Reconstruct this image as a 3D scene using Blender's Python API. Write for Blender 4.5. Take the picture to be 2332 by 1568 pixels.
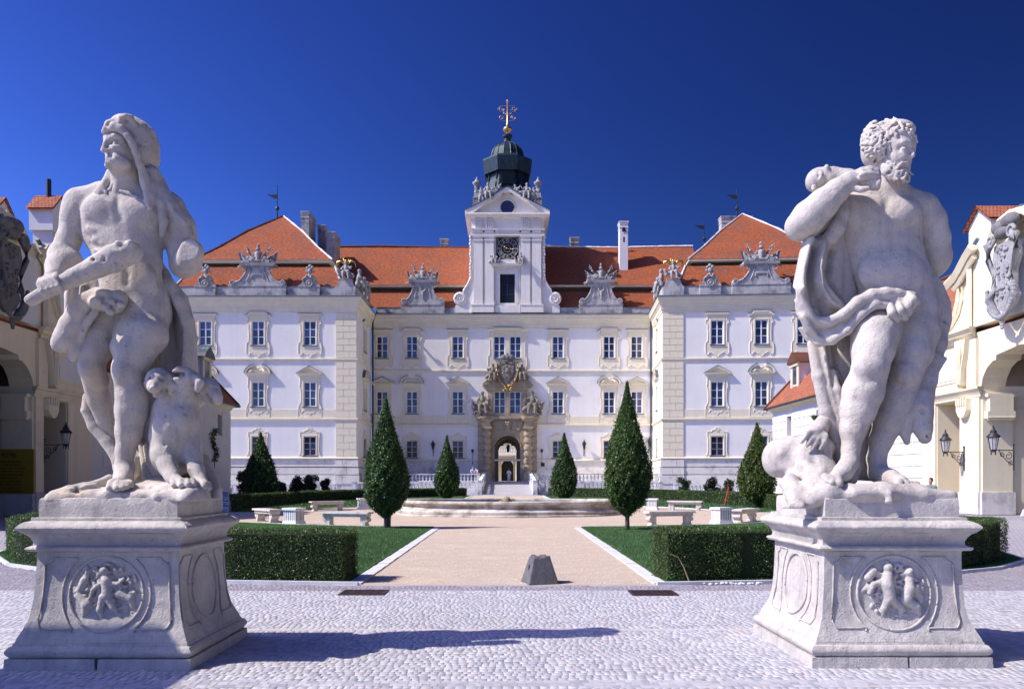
import bpy, bmesh, math, random
import numpy as np
from mathutils import Vector, Matrix
for o in list(bpy.data.objects): bpy.data.objects.remove(o)
SC = bpy.context.scene
COL = SC.collection
R = math.radians
PI = math.pi
# ---------------------------------------------------------------- camera, world, sun, exposure
F = 1814.0; HX = 1155.5; HY = 1092.0; EYE = 1.7          # focal length and horizon in units of a 2332 px wide picture
cam = bpy.data.cameras.new('camera'); camo = bpy.data.objects.new('camera', cam); COL.objects.link(camo)
camo.location = (0, 0, EYE); camo.rotation_euler = (R(90), 0, 0)
cam.sensor_width = 36; cam.lens = F / 2332 * 36
cam.shift_x = (1166 - HX) / 2332; cam.shift_y = (HY - 784) / 2332
cam.clip_start = 0.1; cam.clip_end = 3000
SC.camera = camo
SUN = Vector((4.9, 1.17, -5.3)).normalized()            # direction the light travels
world = bpy.data.worlds.new('World'); SC.world = world; world.use_nodes = True
wn = world.node_tree; wn.nodes.clear()
sky = wn.nodes.new('ShaderNodeTexSky'); sky.sky_type = 'NISHITA'; sky.sun_disc = False
sky.sun_elevation = math.asin(-SUN.z); sky.sun_rotation = math.atan2(-SUN.x, -SUN.y)
sky.altitude = 0; sky.air_density = 1.0; sky.dust_density = 1.0; sky.ozone_density = 2.0
hs = wn.nodes.new('ShaderNodeHueSaturation'); hs.inputs['Saturation'].default_value = 1.0
gm = wn.nodes.new('ShaderNodeGamma'); gm.inputs[1].default_value = 2.4
tint = wn.nodes.new('ShaderNodeMix'); tint.data_type = 'RGBA'; tint.blend_type = 'MULTIPLY'; tint.inputs[0].default_value = 1
tint.inputs[7].default_value = (0.62, 0.61, 0.92, 1)
# the photograph was taken through a polarising filter: the sky deepens away from the sun
tc = wn.nodes.new('ShaderNodeTexCoord'); dt = wn.nodes.new('ShaderNodeVectorMath'); dt.operation = 'DOT_PRODUCT'; dt.inputs[1].default_value = -SUN
pr = wn.nodes.new('ShaderNodeMapRange'); pr.interpolation_type = 'SMOOTHSTEP'; pr.inputs[1].default_value = -.34; pr.inputs[2].default_value = .42; pr.inputs[3].default_value = .29; pr.inputs[4].default_value = .86
pol = wn.nodes.new('ShaderNodeVectorMath'); pol.operation = 'SCALE'
bg = wn.nodes.new('ShaderNodeBackground'); bg.inputs[1].default_value = 0.0155
wo = wn.nodes.new('ShaderNodeOutputWorld'); L_ = wn.links.new
L_(tc.outputs['Generated'], dt.inputs[0]); L_(dt.outputs['Value'], pr.inputs[0]); L_(sky.outputs[0], hs.inputs['Color']); L_(hs.outputs[0], gm.inputs[0]); L_(gm.outputs[0], tint.inputs[6])
L_(tint.outputs[2], pol.inputs[0]); L_(pr.outputs[0], pol.inputs['Scale']); L_(pol.outputs[0], bg.inputs[0]); L_(bg.outputs[0], wo.inputs[0])
sl = bpy.data.lights.new('sun', 'SUN'); so = bpy.data.objects.new('sun', sl); COL.objects.link(so)
so.rotation_euler = SUN.to_track_quat('-Z', 'Y').to_euler(); so.location = (-40, -20, 60)
sl.energy = 4.2; sl.angle = R(0.5); sl.color = (1.0, 0.93, 0.84)
SC.view_settings.view_transform = 'Standard'; SC.view_settings.look = 'None'
SC.view_settings.exposure = 0.55; SC.view_settings.gamma = 1; SC.view_settings.use_curve_mapping = False
SC.render.engine = 'CYCLES'; SC.cycles.max_bounces = 5; SC.cycles.use_denoising = True

# ---------------------------------------------------------------- helpers
def at(px, py, Y): return Vector(((px - HX) * Y / F, Y, EYE - (py - HY) * Y / F))
def gx(px, Y): return (px - HX) * Y / F
def gz(py, Y): return EYE - (py - HY) * Y / F
def gnd(px, py):
    Y = F * EYE / (py - HY); return Vector((gx(px, Y), Y, 0))
def tag(o, label=None, cat=None, group=None, kind=None):
    if label: o['label'] = label
    if cat: o['category'] = cat
    if group: o['group'] = group
    if kind: o['kind'] = kind
    return o
def empty(name, loc=(0, 0, 0), rz=0, parent=None, **k):
    o = bpy.data.objects.new(name, None); COL.objects.link(o); o.location = loc; o.rotation_euler = (0, 0, rz)
    o.empty_display_size = 0.3
    if parent: o.parent = parent
    return tag(o, **k)
def link(name, me, parent=None, loc=(0, 0, 0), rz=0, scale=None, rot=None):
    o = bpy.data.objects.new(name, me); COL.objects.link(o); o.location = loc
    o.rotation_euler = rot if rot else (0, 0, rz)
    if scale: o.scale = scale
    if parent: o.parent = parent
    return o
def copy_tree(o, parent=None):
    c = o.copy(); COL.objects.link(c)
    if parent: c.parent = parent
    for ch in list(o.children): copy_tree(ch, c)
    return c
class MB:
    def __init__(s): s.v = []; s.f = []; s.uv = {}; s.mi = []; s.cm = 0
    def add(s, vs, fs, uvs=None):
        o = len(s.v); s.v += [tuple(v) for v in vs]
        for i, f in enumerate(fs):
            if uvs: s.uv[len(s.f)] = uvs[i]
            s.f.append(tuple(j + o for j in f)); s.mi.append(s.cm)
        return s
    def box(s, x0, x1, y0, y1, z0, z1, t=0.0, tt=None):
        tx = t; ty = t if tt is None else tt
        return s.add([(x0, y0, z0), (x1, y0, z0), (x1, y1, z0), (x0, y1, z0), (x0 + tx, y0 + ty, z1), (x1 - tx, y0 + ty, z1), (x1 - tx, y1 - ty, z1), (x0 + tx, y1 - ty, z1)],
                     [(0, 3, 2, 1), (4, 5, 6, 7), (0, 1, 5, 4), (1, 2, 6, 5), (2, 3, 7, 6), (3, 0, 4, 7)])
    def prism(s, poly, y0, y1):   # poly in x,z seen from -y, counter-clockwise
        n = len(poly)
        a = sum(poly[i][0] * poly[(i + 1) % n][1] - poly[(i + 1) % n][0] * poly[i][1] for i in range(n))
        if a < 0: poly = poly[::-1]
        vs = [(x, y0, z) for x, z in poly] + [(x, y1, z) for x, z in poly]
        fs = [tuple(range(n)), tuple(range(2 * n - 1, n - 1, -1))] + [(i, i + n, (i + 1) % n + n, (i + 1) % n) for i in range(n)]
        return s.add(vs, fs)
    def vprism(s, poly, z0, z1):
        n = len(poly)
        a = sum(poly[i][0] * poly[(i + 1) % n][1] - poly[(i + 1) % n][0] * poly[i][1] for i in range(n))
        if a < 0: poly = poly[::-1]
        vs = [(x, y, z0) for x, y in poly] + [(x, y, z1) for x, y in poly]
        return s.add(vs, [tuple(range(n - 1, -1, -1)), tuple(range(n, 2 * n))] + [(i, (i + 1) % n, (i + 1) % n + n, i + n) for i in range(n)])
    def lathe(s, prof, n=16, c=(0, 0, 0), a0=0, close=True, sq=False):
        vs = []; m = len(prof)
        for i in range(n):
            a = a0 + 2 * PI * i / n
            k = (1 / max(abs(math.cos(a)), abs(math.sin(a)))) if sq else 1
            for r, z in prof: vs.append((c[0] + r * k * math.cos(a), c[1] + r * k * math.sin(a), c[2] + z))
        fs = []
        for i in range(n):
            j = (i + 1) % n
            for q in range(m - 1): fs.append((i * m + q, j * m + q, j * m + q + 1, i * m + q + 1))
        if close: fs += [tuple(i * m for i in range(n - 1, -1, -1)), tuple(i * m + m - 1 for i in range(n))]
        return s.add(vs, fs)
    def tube(s, pts, r, n=6, cap=True):
        pts = [Vector(p) for p in pts]; rs = r if isinstance(r, (list, tuple)) else [r] * len(pts)
        vs = []; fs = []; up = Vector((0, 0, 1))
        for i, p in enumerate(pts):
            t = (pts[min(i + 1, len(pts) - 1)] - pts[max(i - 1, 0)])
            t = t.normalized() if t.length > 1e-9 else Vector((0, 0, 1))
            a = t.cross(up)
            if a.length < .2: a = t.cross(Vector((0, 1, 0)))
            a.normalize(); b = t.cross(a)
            for q in range(n):
                th = 2 * PI * q / n; vs.append(p + (a * math.cos(th) + b * math.sin(th)) * rs[i])
        for i in range(len(pts) - 1):
            for q in range(n): fs.append((i * n + q, i * n + (q + 1) % n, (i + 1) * n + (q + 1) % n, (i + 1) * n + q))
        if cap: fs += [tuple(range(n - 1, -1, -1)), tuple((len(pts) - 1) * n + q for q in range(n))]
        return s.add(vs, fs)
    def ball(s, c, r, n=8, m=6, sc=(1, 1, 1)):
        pr = [(r * math.sin(PI * i / m), -r * math.cos(PI * i / m)) for i in range(m + 1)]
        o = len(s.v); s.lathe(pr, n, (0, 0, 0), close=False)
        for i in range(o, len(s.v)):
            v = s.v[i]; s.v[i] = (v[0] * sc[0] + c[0], v[1] * sc[1] + c[1], v[2] * sc[2] + c[2])
        return s
    def spiral(s, cx, cz, y, r, d=1, turns=1.75, w=0.16, th=0.06, a0=0):   # a volute: spiral rib on a plane y
        pts = []
        n = int(20 * turns)
        for i in range(n + 1):
            t = i / n; a = a0 + d * 2 * PI * turns * t; rr = r * (1 - .85 * t)
            pts.append((cx + rr * math.cos(a), y, cz + rr * math.sin(a)))
        return s.tube(pts, [w * r * (1 - .5 * i / n) for i in range(n + 1)], 5)
    def mesh(s, name, mat, smooth=False, bev=0):
        me = bpy.data.meshes.new(name); me.from_pydata(s.v, [], s.f)
        for m in (mat if isinstance(mat, (list, tuple)) else [mat]): me.materials.append(m)
        if isinstance(mat, (list, tuple)): me.polygons.foreach_set('material_index', s.mi)
        if s.uv:
            ul = me.uv_layers.new(name='uv')
            for fi, uv in s.uv.items():
                for k, li in enumerate(me.polygons[fi].loop_indices): ul.data[li].uv = uv[k]
        if smooth: me.polygons.foreach_set('use_smooth', [True] * len(me.polygons))
        if smooth == 'auto': me.polygons.foreach_set('use_smooth', [True] * len(me.polygons)); me.set_sharp_from_angle(angle=R(38))
        me.update(); return me
    def build(s, name, mat, parent=None, loc=(0, 0, 0), rz=0, smooth=False, **k):
        return tag(link(name, s.mesh(name, mat, smooth), parent, loc, rz), **k)
def npmesh(name, V, Q, mat, smooth=True, nper=4):
    me = bpy.data.meshes.new(name); V = np.asarray(V, dtype=np.float32); Q = np.asarray(Q, dtype=np.int32)
    me.vertices.add(len(V)); me.vertices.foreach_set('co', V.ravel())
    me.loops.add(Q.size); me.loops.foreach_set('vertex_index', Q.ravel())
    me.polygons.add(len(Q)); me.polygons.foreach_set('loop_start', np.arange(0, Q.size, nper, dtype=np.int32))
    me.polygons.foreach_set('loop_total', np.full(len(Q), nper, dtype=np.int32))
    if smooth: me.polygons.foreach_set('use_smooth', np.ones(len(Q), dtype=bool))
    me.materials.append(mat); me.update(calc_edges=True); me.validate(); return me

# ---------------------------------------------------------------- materials
class NT:
    def __init__(s, name):
        s.m = bpy.data.materials.new(name); s.m.use_nodes = True; s.t = s.m.node_tree; s.p = s.t.nodes['Principled BSDF']
    def n(s, ty, **k):
        x = s.t.nodes.new('ShaderNode' + ty)
        for a, b in k.items(): setattr(x, a, b)
        return x
    def l(s, a, b): s.t.links.new(a, b)
    def coord(s, out='Object', scale=(1, 1, 1)):
        c = s.n('TexCoord'); mp = s.n('Mapping'); mp.inputs['Scale'].default_value = scale; s.l(c.outputs[out], mp.inputs[0]); return mp.outputs[0]
    def noise(s, co, scale, detail=5, rough=.6, out=0):
        x = s.n('TexNoise'); x.inputs['Scale'].default_value = scale; x.inputs['Detail'].default_value = detail; x.inputs['Roughness'].default_value = rough
        s.l(co, x.inputs['Vector']); return x.outputs[out]
    def ramp(s, f, stops):
        x = s.n('ValToRGB'); s.l(f, x.inputs[0]); e = x.color_ramp.elements
        while len(e) < len(stops): e.new(.5)
        for i, (p, c) in enumerate(stops): e[i].position = p; e[i].color = (c if len(c) == 4 else (*c, 1)) if not isinstance(c, (int, float)) else (c, c, c, 1)
        return x.outputs[0]
    def mix(s, f, a, b, bt='MIX'):
        x = s.n('Mix', data_type='RGBA', blend_type=bt)
        for i, v in ((0, f), (6, a), (7, b)):
            if isinstance(v, (int, float)): x.inputs[i].default_value = v if i == 0 else (v, v, v, 1)
            elif isinstance(v, tuple): x.inputs[i].default_value = (*v, 1) if len(v) == 3 else v
            else: s.l(v, x.inputs[i])
        return x.outputs[2]
    def math(s, op, a, b=None, c=None):
        x = s.n('Math', operation=op)
        for i, v in enumerate((a, b, c)):
            if v is None: continue
            if isinstance(v, (int, float)): x.inputs[i].default_value = v
            else: s.l(v, x.inputs[i])
        return x.outputs[0]
    def bump(s, h, st=.3, dist=.02, nrm=None):
        x = s.n('Bump'); x.inputs['Strength'].default_value = st; x.inputs['Distance'].default_value = dist; s.l(h, x.inputs['Height'])
        if nrm: s.l(nrm, x.inputs['Normal'])
        return x.outputs[0]
    def fin(s, col=None, rough=.8, nrm=None, metal=0, spec=.3):
        if col is not None:
            if isinstance(col, tuple): s.p.inputs['Base Color'].default_value = (*col, 1)
            else: s.l(col, s.p.inputs['Base Color'])
        if isinstance(rough, (int, float)): s.p.inputs['Roughness'].default_value = rough
        else: s.l(rough, s.p.inputs['Roughness'])
        s.p.inputs['Metallic'].default_value = metal; s.p.inputs['Specular IOR Level'].default_value = spec
        if nrm: s.l(nrm, s.p.inputs['Normal'])
        return s.m
def mul(c, k): return tuple(min(1, x * k) for x in c)
def simple(name, col, var=.12, scale=3, rough=.8, bump=.25, bs=40, bd=.01, metal=0, spec=.3, dirt=None, dp=(.52, .68), ds=1.2, coord='Object'):
    t = NT(name); co = t.coord(coord)
    c = t.ramp(t.noise(co, scale), [(.3, mul(col, 1 - var)), (.7, mul(col, 1 + var))])
    if dirt:
        c = t.mix(t.ramp(t.noise(t.coord(coord, (1, 1, .07)), 1.6, 6, .7), [(.48, 0.0), (.75, .45)]), c, dirt)
        c = t.mix(t.ramp(t.noise(co, ds, 7, .65), [(dp[0], 0.0), (dp[1], 1.0)]), c, dirt)
    nr = t.bump(t.noise(co, bs, 6, .6), bump, bd) if bump else None
    return t.fin(c, rough, nr, metal, spec)
def stone_mat(name, col, dark, crev=.5, pit=1.0, ds=2.2, bs=1.0, yel=None):
    t = NT(name); co = t.coord()
    n1 = t.noise(co, ds, 8, .65); n2 = t.noise(co, 14, 6, .7)
    c = t.mix(t.ramp(n1, [(.35, 0.0), (.75, 1.0)]), col, dark)
    c = t.mix(t.ramp(n2, [(.3, 0.0), (.8, .6)]), c, mul(col, 1.12))
    if yel: c = t.mix(t.ramp(t.noise(co, 1.3, 4, .5), [(.6, 0.0), (.75, .8)]), c, yel)
    v = t.n('TexVoronoi'); v.inputs['Scale'].default_value = 38; t.l(co, v.inputs['Vector'])
    pits = t.ramp(v.outputs['Distance'], [(.0, 0.0), (.28, 1.0)])
    msk = t.ramp(t.noise(co, 9, 3, .6), [(.55, 1.0), (.66, 0.0)])
    pm = t.math('MAXIMUM', pits, msk)
    c = t.mix(pm, mul(dark, .55), c)
    c = t.mix(t.ramp(t.noise(t.coord('Object', (5, 5, .55)), 1.5, 6, .7), [(.50, 0.0), (.72, .55)]), c, mul(dark, .85))
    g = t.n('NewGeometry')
    c = t.mix(t.ramp(g.outputs['Pointiness'], [(.40, 1.0), (.495, 0.0)]), c, mul(dark, .6))  # shade painted into the creases of the stone colour
    h = t.math('ADD', t.math('MULTIPLY', pm, .5 * pit), t.math('ADD', t.math('MULTIPLY', t.noise(co, 60, 5, .7), .5), t.math('MULTIPLY', t.noise(co, 10, 6, .6), 1.2)))
    return t.fin(c, .92, t.bump(h, .85, .020 * bs), 0, .15)
M = {}
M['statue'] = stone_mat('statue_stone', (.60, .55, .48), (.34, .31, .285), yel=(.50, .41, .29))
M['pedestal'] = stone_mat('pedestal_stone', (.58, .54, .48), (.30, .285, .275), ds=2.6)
M['gray_stone'] = stone_mat('weathered_grey_stone', (.44, .43, .42), (.16, .16, .17), ds=1.4, bs=3)
M['dark_stone'] = stone_mat('dark_grey_stone', (.22, .21, .20), (.08, .08, .085), ds=2)
M['tan_stone'] = stone_mat('tan_sandstone', (.46, .38, .25), (.22, .18, .13), ds=1.2, bs=2)

# ---------------------------------------------------------------- signed distance sculpting
class SDF:
    BIG = .3
    def __init__(s, lo, hi, h):
        s.h = h; s.lo = np.array(lo, float); n = np.ceil((np.array(hi) - s.lo) / h).astype(int) + 1
        s.x = (s.lo[0] + np.arange(n[0]) * h).astype(np.float32); s.y = (s.lo[1] + np.arange(n[1]) * h).astype(np.float32); s.z = (s.lo[2] + np.arange(n[2]) * h).astype(np.float32)
        s.d = np.full(tuple(n), s.BIG, np.float32)
    def win(s, lo, hi):
        sl = []
        for a, l, u in zip((s.x, s.y, s.z), lo, hi):
            i = max(0, int(np.searchsorted(a, l)) - 1); j = min(len(a), int(np.searchsorted(a, u)) + 1); sl.append(slice(i, max(j, i)))
        return tuple(sl), s.x[sl[0]][:, None, None], s.y[sl[1]][None, :, None], s.z[sl[2]][None, None, :]
    def un(s, sl, d, k):
        a = s.d[sl]
        if a.size == 0: return
        h = np.maximum(k - np.abs(a - d), 0) / k; s.d[sl] = np.minimum(a, d) - h * h * k * .25
    def sub(s, sl, d, k):
        a = s.d[sl]
        if a.size == 0: return
        h = np.maximum(k - np.abs(a + d), 0) / k; s.d[sl] = np.maximum(a, -d) + h * h * k * .25
    @staticmethod
    def seg(x, y, z, a, b, ra, rb, fy):
        ax, ay, az = a; bx, by, bz = b; ay_, by_ = ay / fy, by / fy; y = y / fy
        vx, vy, vz = bx - ax, by_ - ay_, bz - az; L = vx * vx + vy * vy + vz * vz + 1e-12
        px, py, pz = x - ax, y - ay_, z - az
        t = np.clip((px * vx + py * vy + pz * vz) / L, 0, 1)
        return (np.sqrt((px - t * vx) ** 2 + (py - t * vy) ** 2 + (pz - t * vz) ** 2) - (ra + (rb - ra) * t)) * min(1, fy)
    def chain(s, pts, k=.03, fy=1.0, sub=False):
        if len(pts) == 1: pts = pts * 2
        for (a, b) in zip(pts[:-1], pts[1:]):
            m = max(a[3], b[3]) ; p = m + k + 3 * s.h; py = m * max(1, fy) + k + 3 * s.h
            lo = (min(a[0], b[0]) - p, min(a[1], b[1]) - py, min(a[2], b[2]) - p); hi = (max(a[0], b[0]) + p, max(a[1], b[1]) + py, max(a[2], b[2]) + p)
            sl, x, y, z = s.win(lo, hi); (s.sub if sub else s.un)(sl, s.seg(x, y, z, a[:3], b[:3], a[3], b[3], fy), k)
    def ell(s, c, r, k=.04, rot=0, sub=False):   # rot about the y axis, degrees, clockwise seen from the camera
        m = max(r) + k + 3 * s.h; sl, x, y, z = s.win([q - m for q in c], [q + m for q in c])
        ca, sa = math.cos(R(rot)), math.sin(R(rot)); X = x - c[0]; Z = z - c[2]
        u = (X * ca - Z * sa) / r[0]; w = (X * sa + Z * ca) / r[2]; v = (y - c[1]) / r[1]
        q = np.sqrt(u * u + v * v + w * w); g = np.sqrt((u / r[0]) ** 2 + (v / r[1]) ** 2 + (w / r[2]) ** 2) + 1e-9
        (s.sub if sub else s.un)(sl, (q * (q - 1) / g).astype(np.float32), k)
    def gauss(s, pts, A, w):       # A>0 cuts a soft groove, A<0 raises a soft ridge along the polyline
        for (a, b) in zip(pts[:-1], pts[1:]) if len(pts) > 1 else [(pts[0], pts[0])]:
            p = 2.6 * w; sl, x, y, z = s.win([min(a[i], b[i]) - p for i in range(3)], [max(a[i], b[i]) + p for i in range(3)])
            d = s.seg(x, y, z, a[:3], b[:3], 0, 0, 1.0); s.d[sl] += (A * np.exp(-(d / w) ** 2) / (1 if len(pts) < 3 else 1.5)).astype(np.float32)
    def box(s, lo, hi, k=.02, rr=.02, sub=False):
        p = k + 3 * s.h; sl, x, y, z = s.win([q - p for q in lo], [q + p for q in hi])
        c = [(a + b) / 2 for a, b in zip(lo, hi)]; e = [(b - a) / 2 - rr for a, b in zip(lo, hi)]
        qx, qy, qz = np.abs(x - c[0]) - e[0], np.abs(y - c[1]) - e[1], np.abs(z - c[2]) - e[2]
        d = np.sqrt(np.maximum(qx, 0) ** 2 + np.maximum(qy, 0) ** 2 + np.maximum(qz, 0) ** 2) + np.minimum(np.maximum(np.maximum(qx, qy), qz), 0) - rr
        (s.sub if sub else s.un)(sl, d, k)
    def sheet(s, poly, yc, th, k=.03, folds=()):   # cloth hanging across x,z: poly [(x,z)], yc(x,z) depth function, folds [(pts(x,z), amp, width)]
        P = np.array(poly, np.float32); lo = P.min(0); hi = P.max(0)
        Ys = [yc(float(a), float(b)) for a, b in poly]; am = sum(abs(f[1]) for f in folds) ; p = th + k + 3 * s.h
        sl, x, y, z = s.win((lo[0] - p, min(Ys) - p - am, lo[1] - p), (hi[0] + p, max(Ys) + p + am, hi[1] + p))
        X, Z = np.broadcast_arrays(x[:, 0, :], z[:, 0, :])
        d = np.full(X.shape, 1e9, np.float32); ins = np.zeros(X.shape, bool)
        for i in range(len(P)):
            a = P[i]; b = P[(i + 1) % len(P)]; e = b - a; wx = X - a[0]; wz = Z - a[1]
            t = np.clip((wx * e[0] + wz * e[1]) / (e @ e + 1e-12), 0, 1); d = np.minimum(d, (wx - e[0] * t) ** 2 + (wz - e[1] * t) ** 2)
            c = ((a[1] > Z) != (b[1] > Z)) & (X < (b[0] - a[0]) * (Z - a[1]) / (b[1] - a[1] + 1e-12) + a[0]); ins ^= c
        d2 = np.sqrt(d) * np.where(ins, -1, 1)
        YC = yc(X, Z) + 0 * X
        for pts, A, w in folds:
            m = np.full(X.shape, 1e9, np.float32)
            for a, b in zip(pts[:-1], pts[1:]):
                e0, e1 = b[0] - a[0], b[1] - a[1]; t = np.clip(((X - a[0]) * e0 + (Z - a[1]) * e1) / (e0 * e0 + e1 * e1 + 1e-12), 0, 1)
                m = np.minimum(m, (X - a[0] - e0 * t) ** 2 + (Z - a[1] - e1 * t) ** 2)
            YC = YC - A * np.exp(-m / (w * w))
        u = (d2 + th)[:, None, :]; v = (np.abs(y - YC[:, None, :])) * .75
        q = np.sqrt(np.maximum(u, 0) ** 2 + v ** 2) - th
        s.un(sl, q.astype(np.float32), k)
    def mesh(s, name, mat, smooth=2):
        d = s.d; d[0] = d[-1] = s.BIG; d[:, 0] = d[:, -1] = s.BIG; d[:, :, 0] = d[:, :, -1] = s.BIG
        S = d < 0
        c = np.zeros(tuple(np.array(d.shape) - 1), np.int8)
        for i in (0, 1):
            for j in (0, 1):
                for k in (0, 1): c += S[i:i + c.shape[0], j:j + c.shape[1], k:k + c.shape[2]]
        act = (c > 0) & (c < 8); I = np.argwhere(act); idx = np.full(c.shape, -1, np.int32); idx[act] = np.arange(len(I))
        acc = np.zeros((len(I), 3)); cnt = np.zeros(len(I))
        cor = [(i, j, k) for i in (0, 1) for j in (0, 1) for k in (0, 1)]
        V = {q: d[I[:, 0] + q[0], I[:, 1] + q[1], I[:, 2] + q[2]] for q in cor}
        for a in cor:
            for ax in range(3):
                if a[ax]: continue
                b = list(a); b[ax] = 1; b = tuple(b); va, vb = V[a], V[b]; m = (va < 0) != (vb < 0)
                t = np.where(m, va / np.where(m, va - vb, 1), 0); p = np.tile(np.array(a, float), (len(I), 1)); p[:, ax] += t
                acc += p * m[:, None]; cnt += m
        P = s.lo + (I + acc / cnt[:, None]) * s.h
        Q = []
        for ax in range(3):
            sa = [slice(None)] * 3; sb = [slice(None)] * 3; sa[ax] = slice(0, -1); sb[ax] = slice(1, None)
            A, B = S[tuple(sa)], S[tuple(sb)]; o1, o2 = [(1, 2), (2, 0), (0, 1)][ax]
            E = np.argwhere(A != B); E = E[(E[:, o1] > 0) & (E[:, o2] > 0) & (E[:, o1] < d.shape[o1] - 1) & (E[:, o2] < d.shape[o2] - 1)]
            fl = A[E[:, 0], E[:, 1], E[:, 2]]
            def g(d1, d2):
                q = E.copy(); q[:, o1] -= d1; q[:, o2] -= d2; return idx[q[:, 0], q[:, 1], q[:, 2]]
            q = np.stack([g(1, 1), g(0, 1), g(0, 0), g(1, 0)], 1)
            q[~fl] = q[~fl][:, ::-1]; Q.append(q)
        Q = np.concatenate(Q); Q = Q[(Q >= 0).all(1)]
        for _ in range(smooth):        # light relaxing of the grid steps
            N = np.zeros_like(P); W = np.zeros(len(P))
            for a, b in ((0, 1), (1, 2), (2, 3), (3, 0)):
                for u, v in ((a, b), (b, a)):
                    np.add.at(N, Q[:, u], P[Q[:, v]]) if False else None
                    for ax in range(3): N[:, ax] += np.bincount(Q[:, u], P[Q[:, v], ax], len(P))
                    W += np.bincount(Q[:, u], minlength=len(P))
            P = P * .5 + .5 * N / np.maximum(W, 1)[:, None]
        return npmesh(name, P, Q, mat)
# ================================================================ materials for the buildings
M['wall'] = simple('off_white_plaster', (.84, .81, .75), .05, .25, .9, .12, 25, .01, dirt=(.70, .68, .64), dp=(.56, .85), ds=.45)
M['trim'] = simple('cream_stucco', (.79, .72, .54), .06, .8, .85, .15, 20, .01, dirt=(.66, .60, .46), dp=(.6, .9), ds=1.2)
M['quoin'] = simple('cream_quoin_stucco', (.81, .73, .53), .06, .5, .85, .2, 15, .015, dirt=(.66, .58, .43), dp=(.6, .85), ds=.9)
M['tower'] = simple('tower_white_stucco', (.80, .76, .69), .05, .6, .85, .12, 20, .01, dirt=(.5, .49, .47), dp=(.62, .85), ds=.9)
M['attic'] = simple('streaked_attic_stone', (.50, .48, .46), .14, 1.2, .9, .4, 9, .03, dirt=(.22, .22, .23), dp=(.46, .66), ds=1.0)
M['base'] = simple('worn_plinth_stone', (.70, .67, .60), .08, .9, .9, .3, 8, .03, dirt=(.46, .43, .40), dp=(.52, .64), ds=.55)
M['white'] = simple('white_window_paint', (.80, .80, .80), .03, 3, .5, 0)
M['iron'] = simple('black_iron', (.025, .025, .03), .1, 3, .5, 0, spec=.4)
M['flash'] = simple('dark_patinated_metal', (.075, .09, .11), .3, .9, .55, .1, dirt=(.16, .25, .24), dp=(.55, .7), ds=1.5, spec=.4)
M['gold'] = simple('gilding', (.62, .42, .14), .05, 3, .38, 0, metal=1)
M['frieze'] = simple('roof_frieze_eaves_shade', (.07, .06, .045), .2, 2, .9, .1)  # shadow under the eaves painted in as a dark frieze colour
M['dark'] = simple('unlit_interior', (.02, .018, .02), .1, 1, .9, 0)
M['white_mortar'] = simple('white_ridge_mortar', (.74, .72, .70), .2, 5, .9, .5, 9, .03)
def glass_mat(name, c):
    t = NT(name); co = t.coord('Object')
    oi = t.n('ObjectInfo')
    col = t.mix(t.ramp(oi.outputs['Random'], [(.35, 0.0), (.85, .6), (.93, 1.0)]), c, mul(c, 8))
    t.p.inputs['Coat Weight'].default_value = .0
    return t.fin(col, .07, t.bump(t.noise(co, 2.2, 2, .5), .08, .02), 0, .8)
M['glass'] = glass_mat('old_window_glass', (.012, .014, .03))
def tile_mat(name, a, b, row=.16, wid=.2):
    t = NT(name); c = t.n('TexCoord'); uv = c.outputs['UV']
    br = t.n('TexBrick'); br.inputs['Scale'].default_value = 1; br.inputs['Brick Width'].default_value = wid; br.inputs['Row Height'].default_value = row
    br.inputs['Mortar Size'].default_value = .018; br.inputs['Mortar Smooth'].default_value = .4; br.inputs['Bias'].default_value = -.1
    br.inputs['Color1'].default_value = (*a, 1); br.inputs['Color2'].default_value = (*b, 1); br.inputs['Mortar'].default_value = (.07, .03, .02, 1)
    t.l(uv, br.inputs['Vector'])
    n1 = t.noise(uv, .35, 7, .7); n2 = t.noise(uv, 2.8, 6, .75)
    col = t.mix(t.ramp(n1, [(.42, 0.0), (.68, .85)]), br.outputs[0], (.20, .075, .05))
    col = t.mix(t.ramp(n2, [(.48, 0.0), (.72, .55)]), col, (.50, .26, .15))
    # each row of tiles rises to its lower edge, so the joints throw real relief shading
    sp = t.n('SeparateXYZ'); t.l(uv, sp.inputs[0])
    fr = t.math('FRACT', t.math('DIVIDE', sp.outputs[1], row)); h = t.math('ADD', t.math('MULTIPLY', t.math('SUBTRACT', 1, fr), 1.0), t.math('MULTIPLY', br.outputs['Fac'], -.8))
    return t.fin(col, .85, t.bump(h, .9, .03), 0, .2)
M['tiles'] = tile_mat('red_roof_tiles', (.36, .082, .028), (.52, .142, .046))
M['tiles_near'] = tile_mat('red_roof_tiles_near', (.40, .12, .06), (.52, .19, .10), .2, .18)
t = NT('green_copper'); co = t.coord('Object', (3, 3, .5))
M['copper'] = t.fin(t.ramp(t.noise(co, 1.6, 6, .7), [(.35, (.010, .020, .026)), (.58, (.018, .042, .05)), (.80, (.10, .18, .18))]), .5, t.bump(t.noise(t.coord('Object'), 6, 4), .3, .02), .35, .5)

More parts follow.
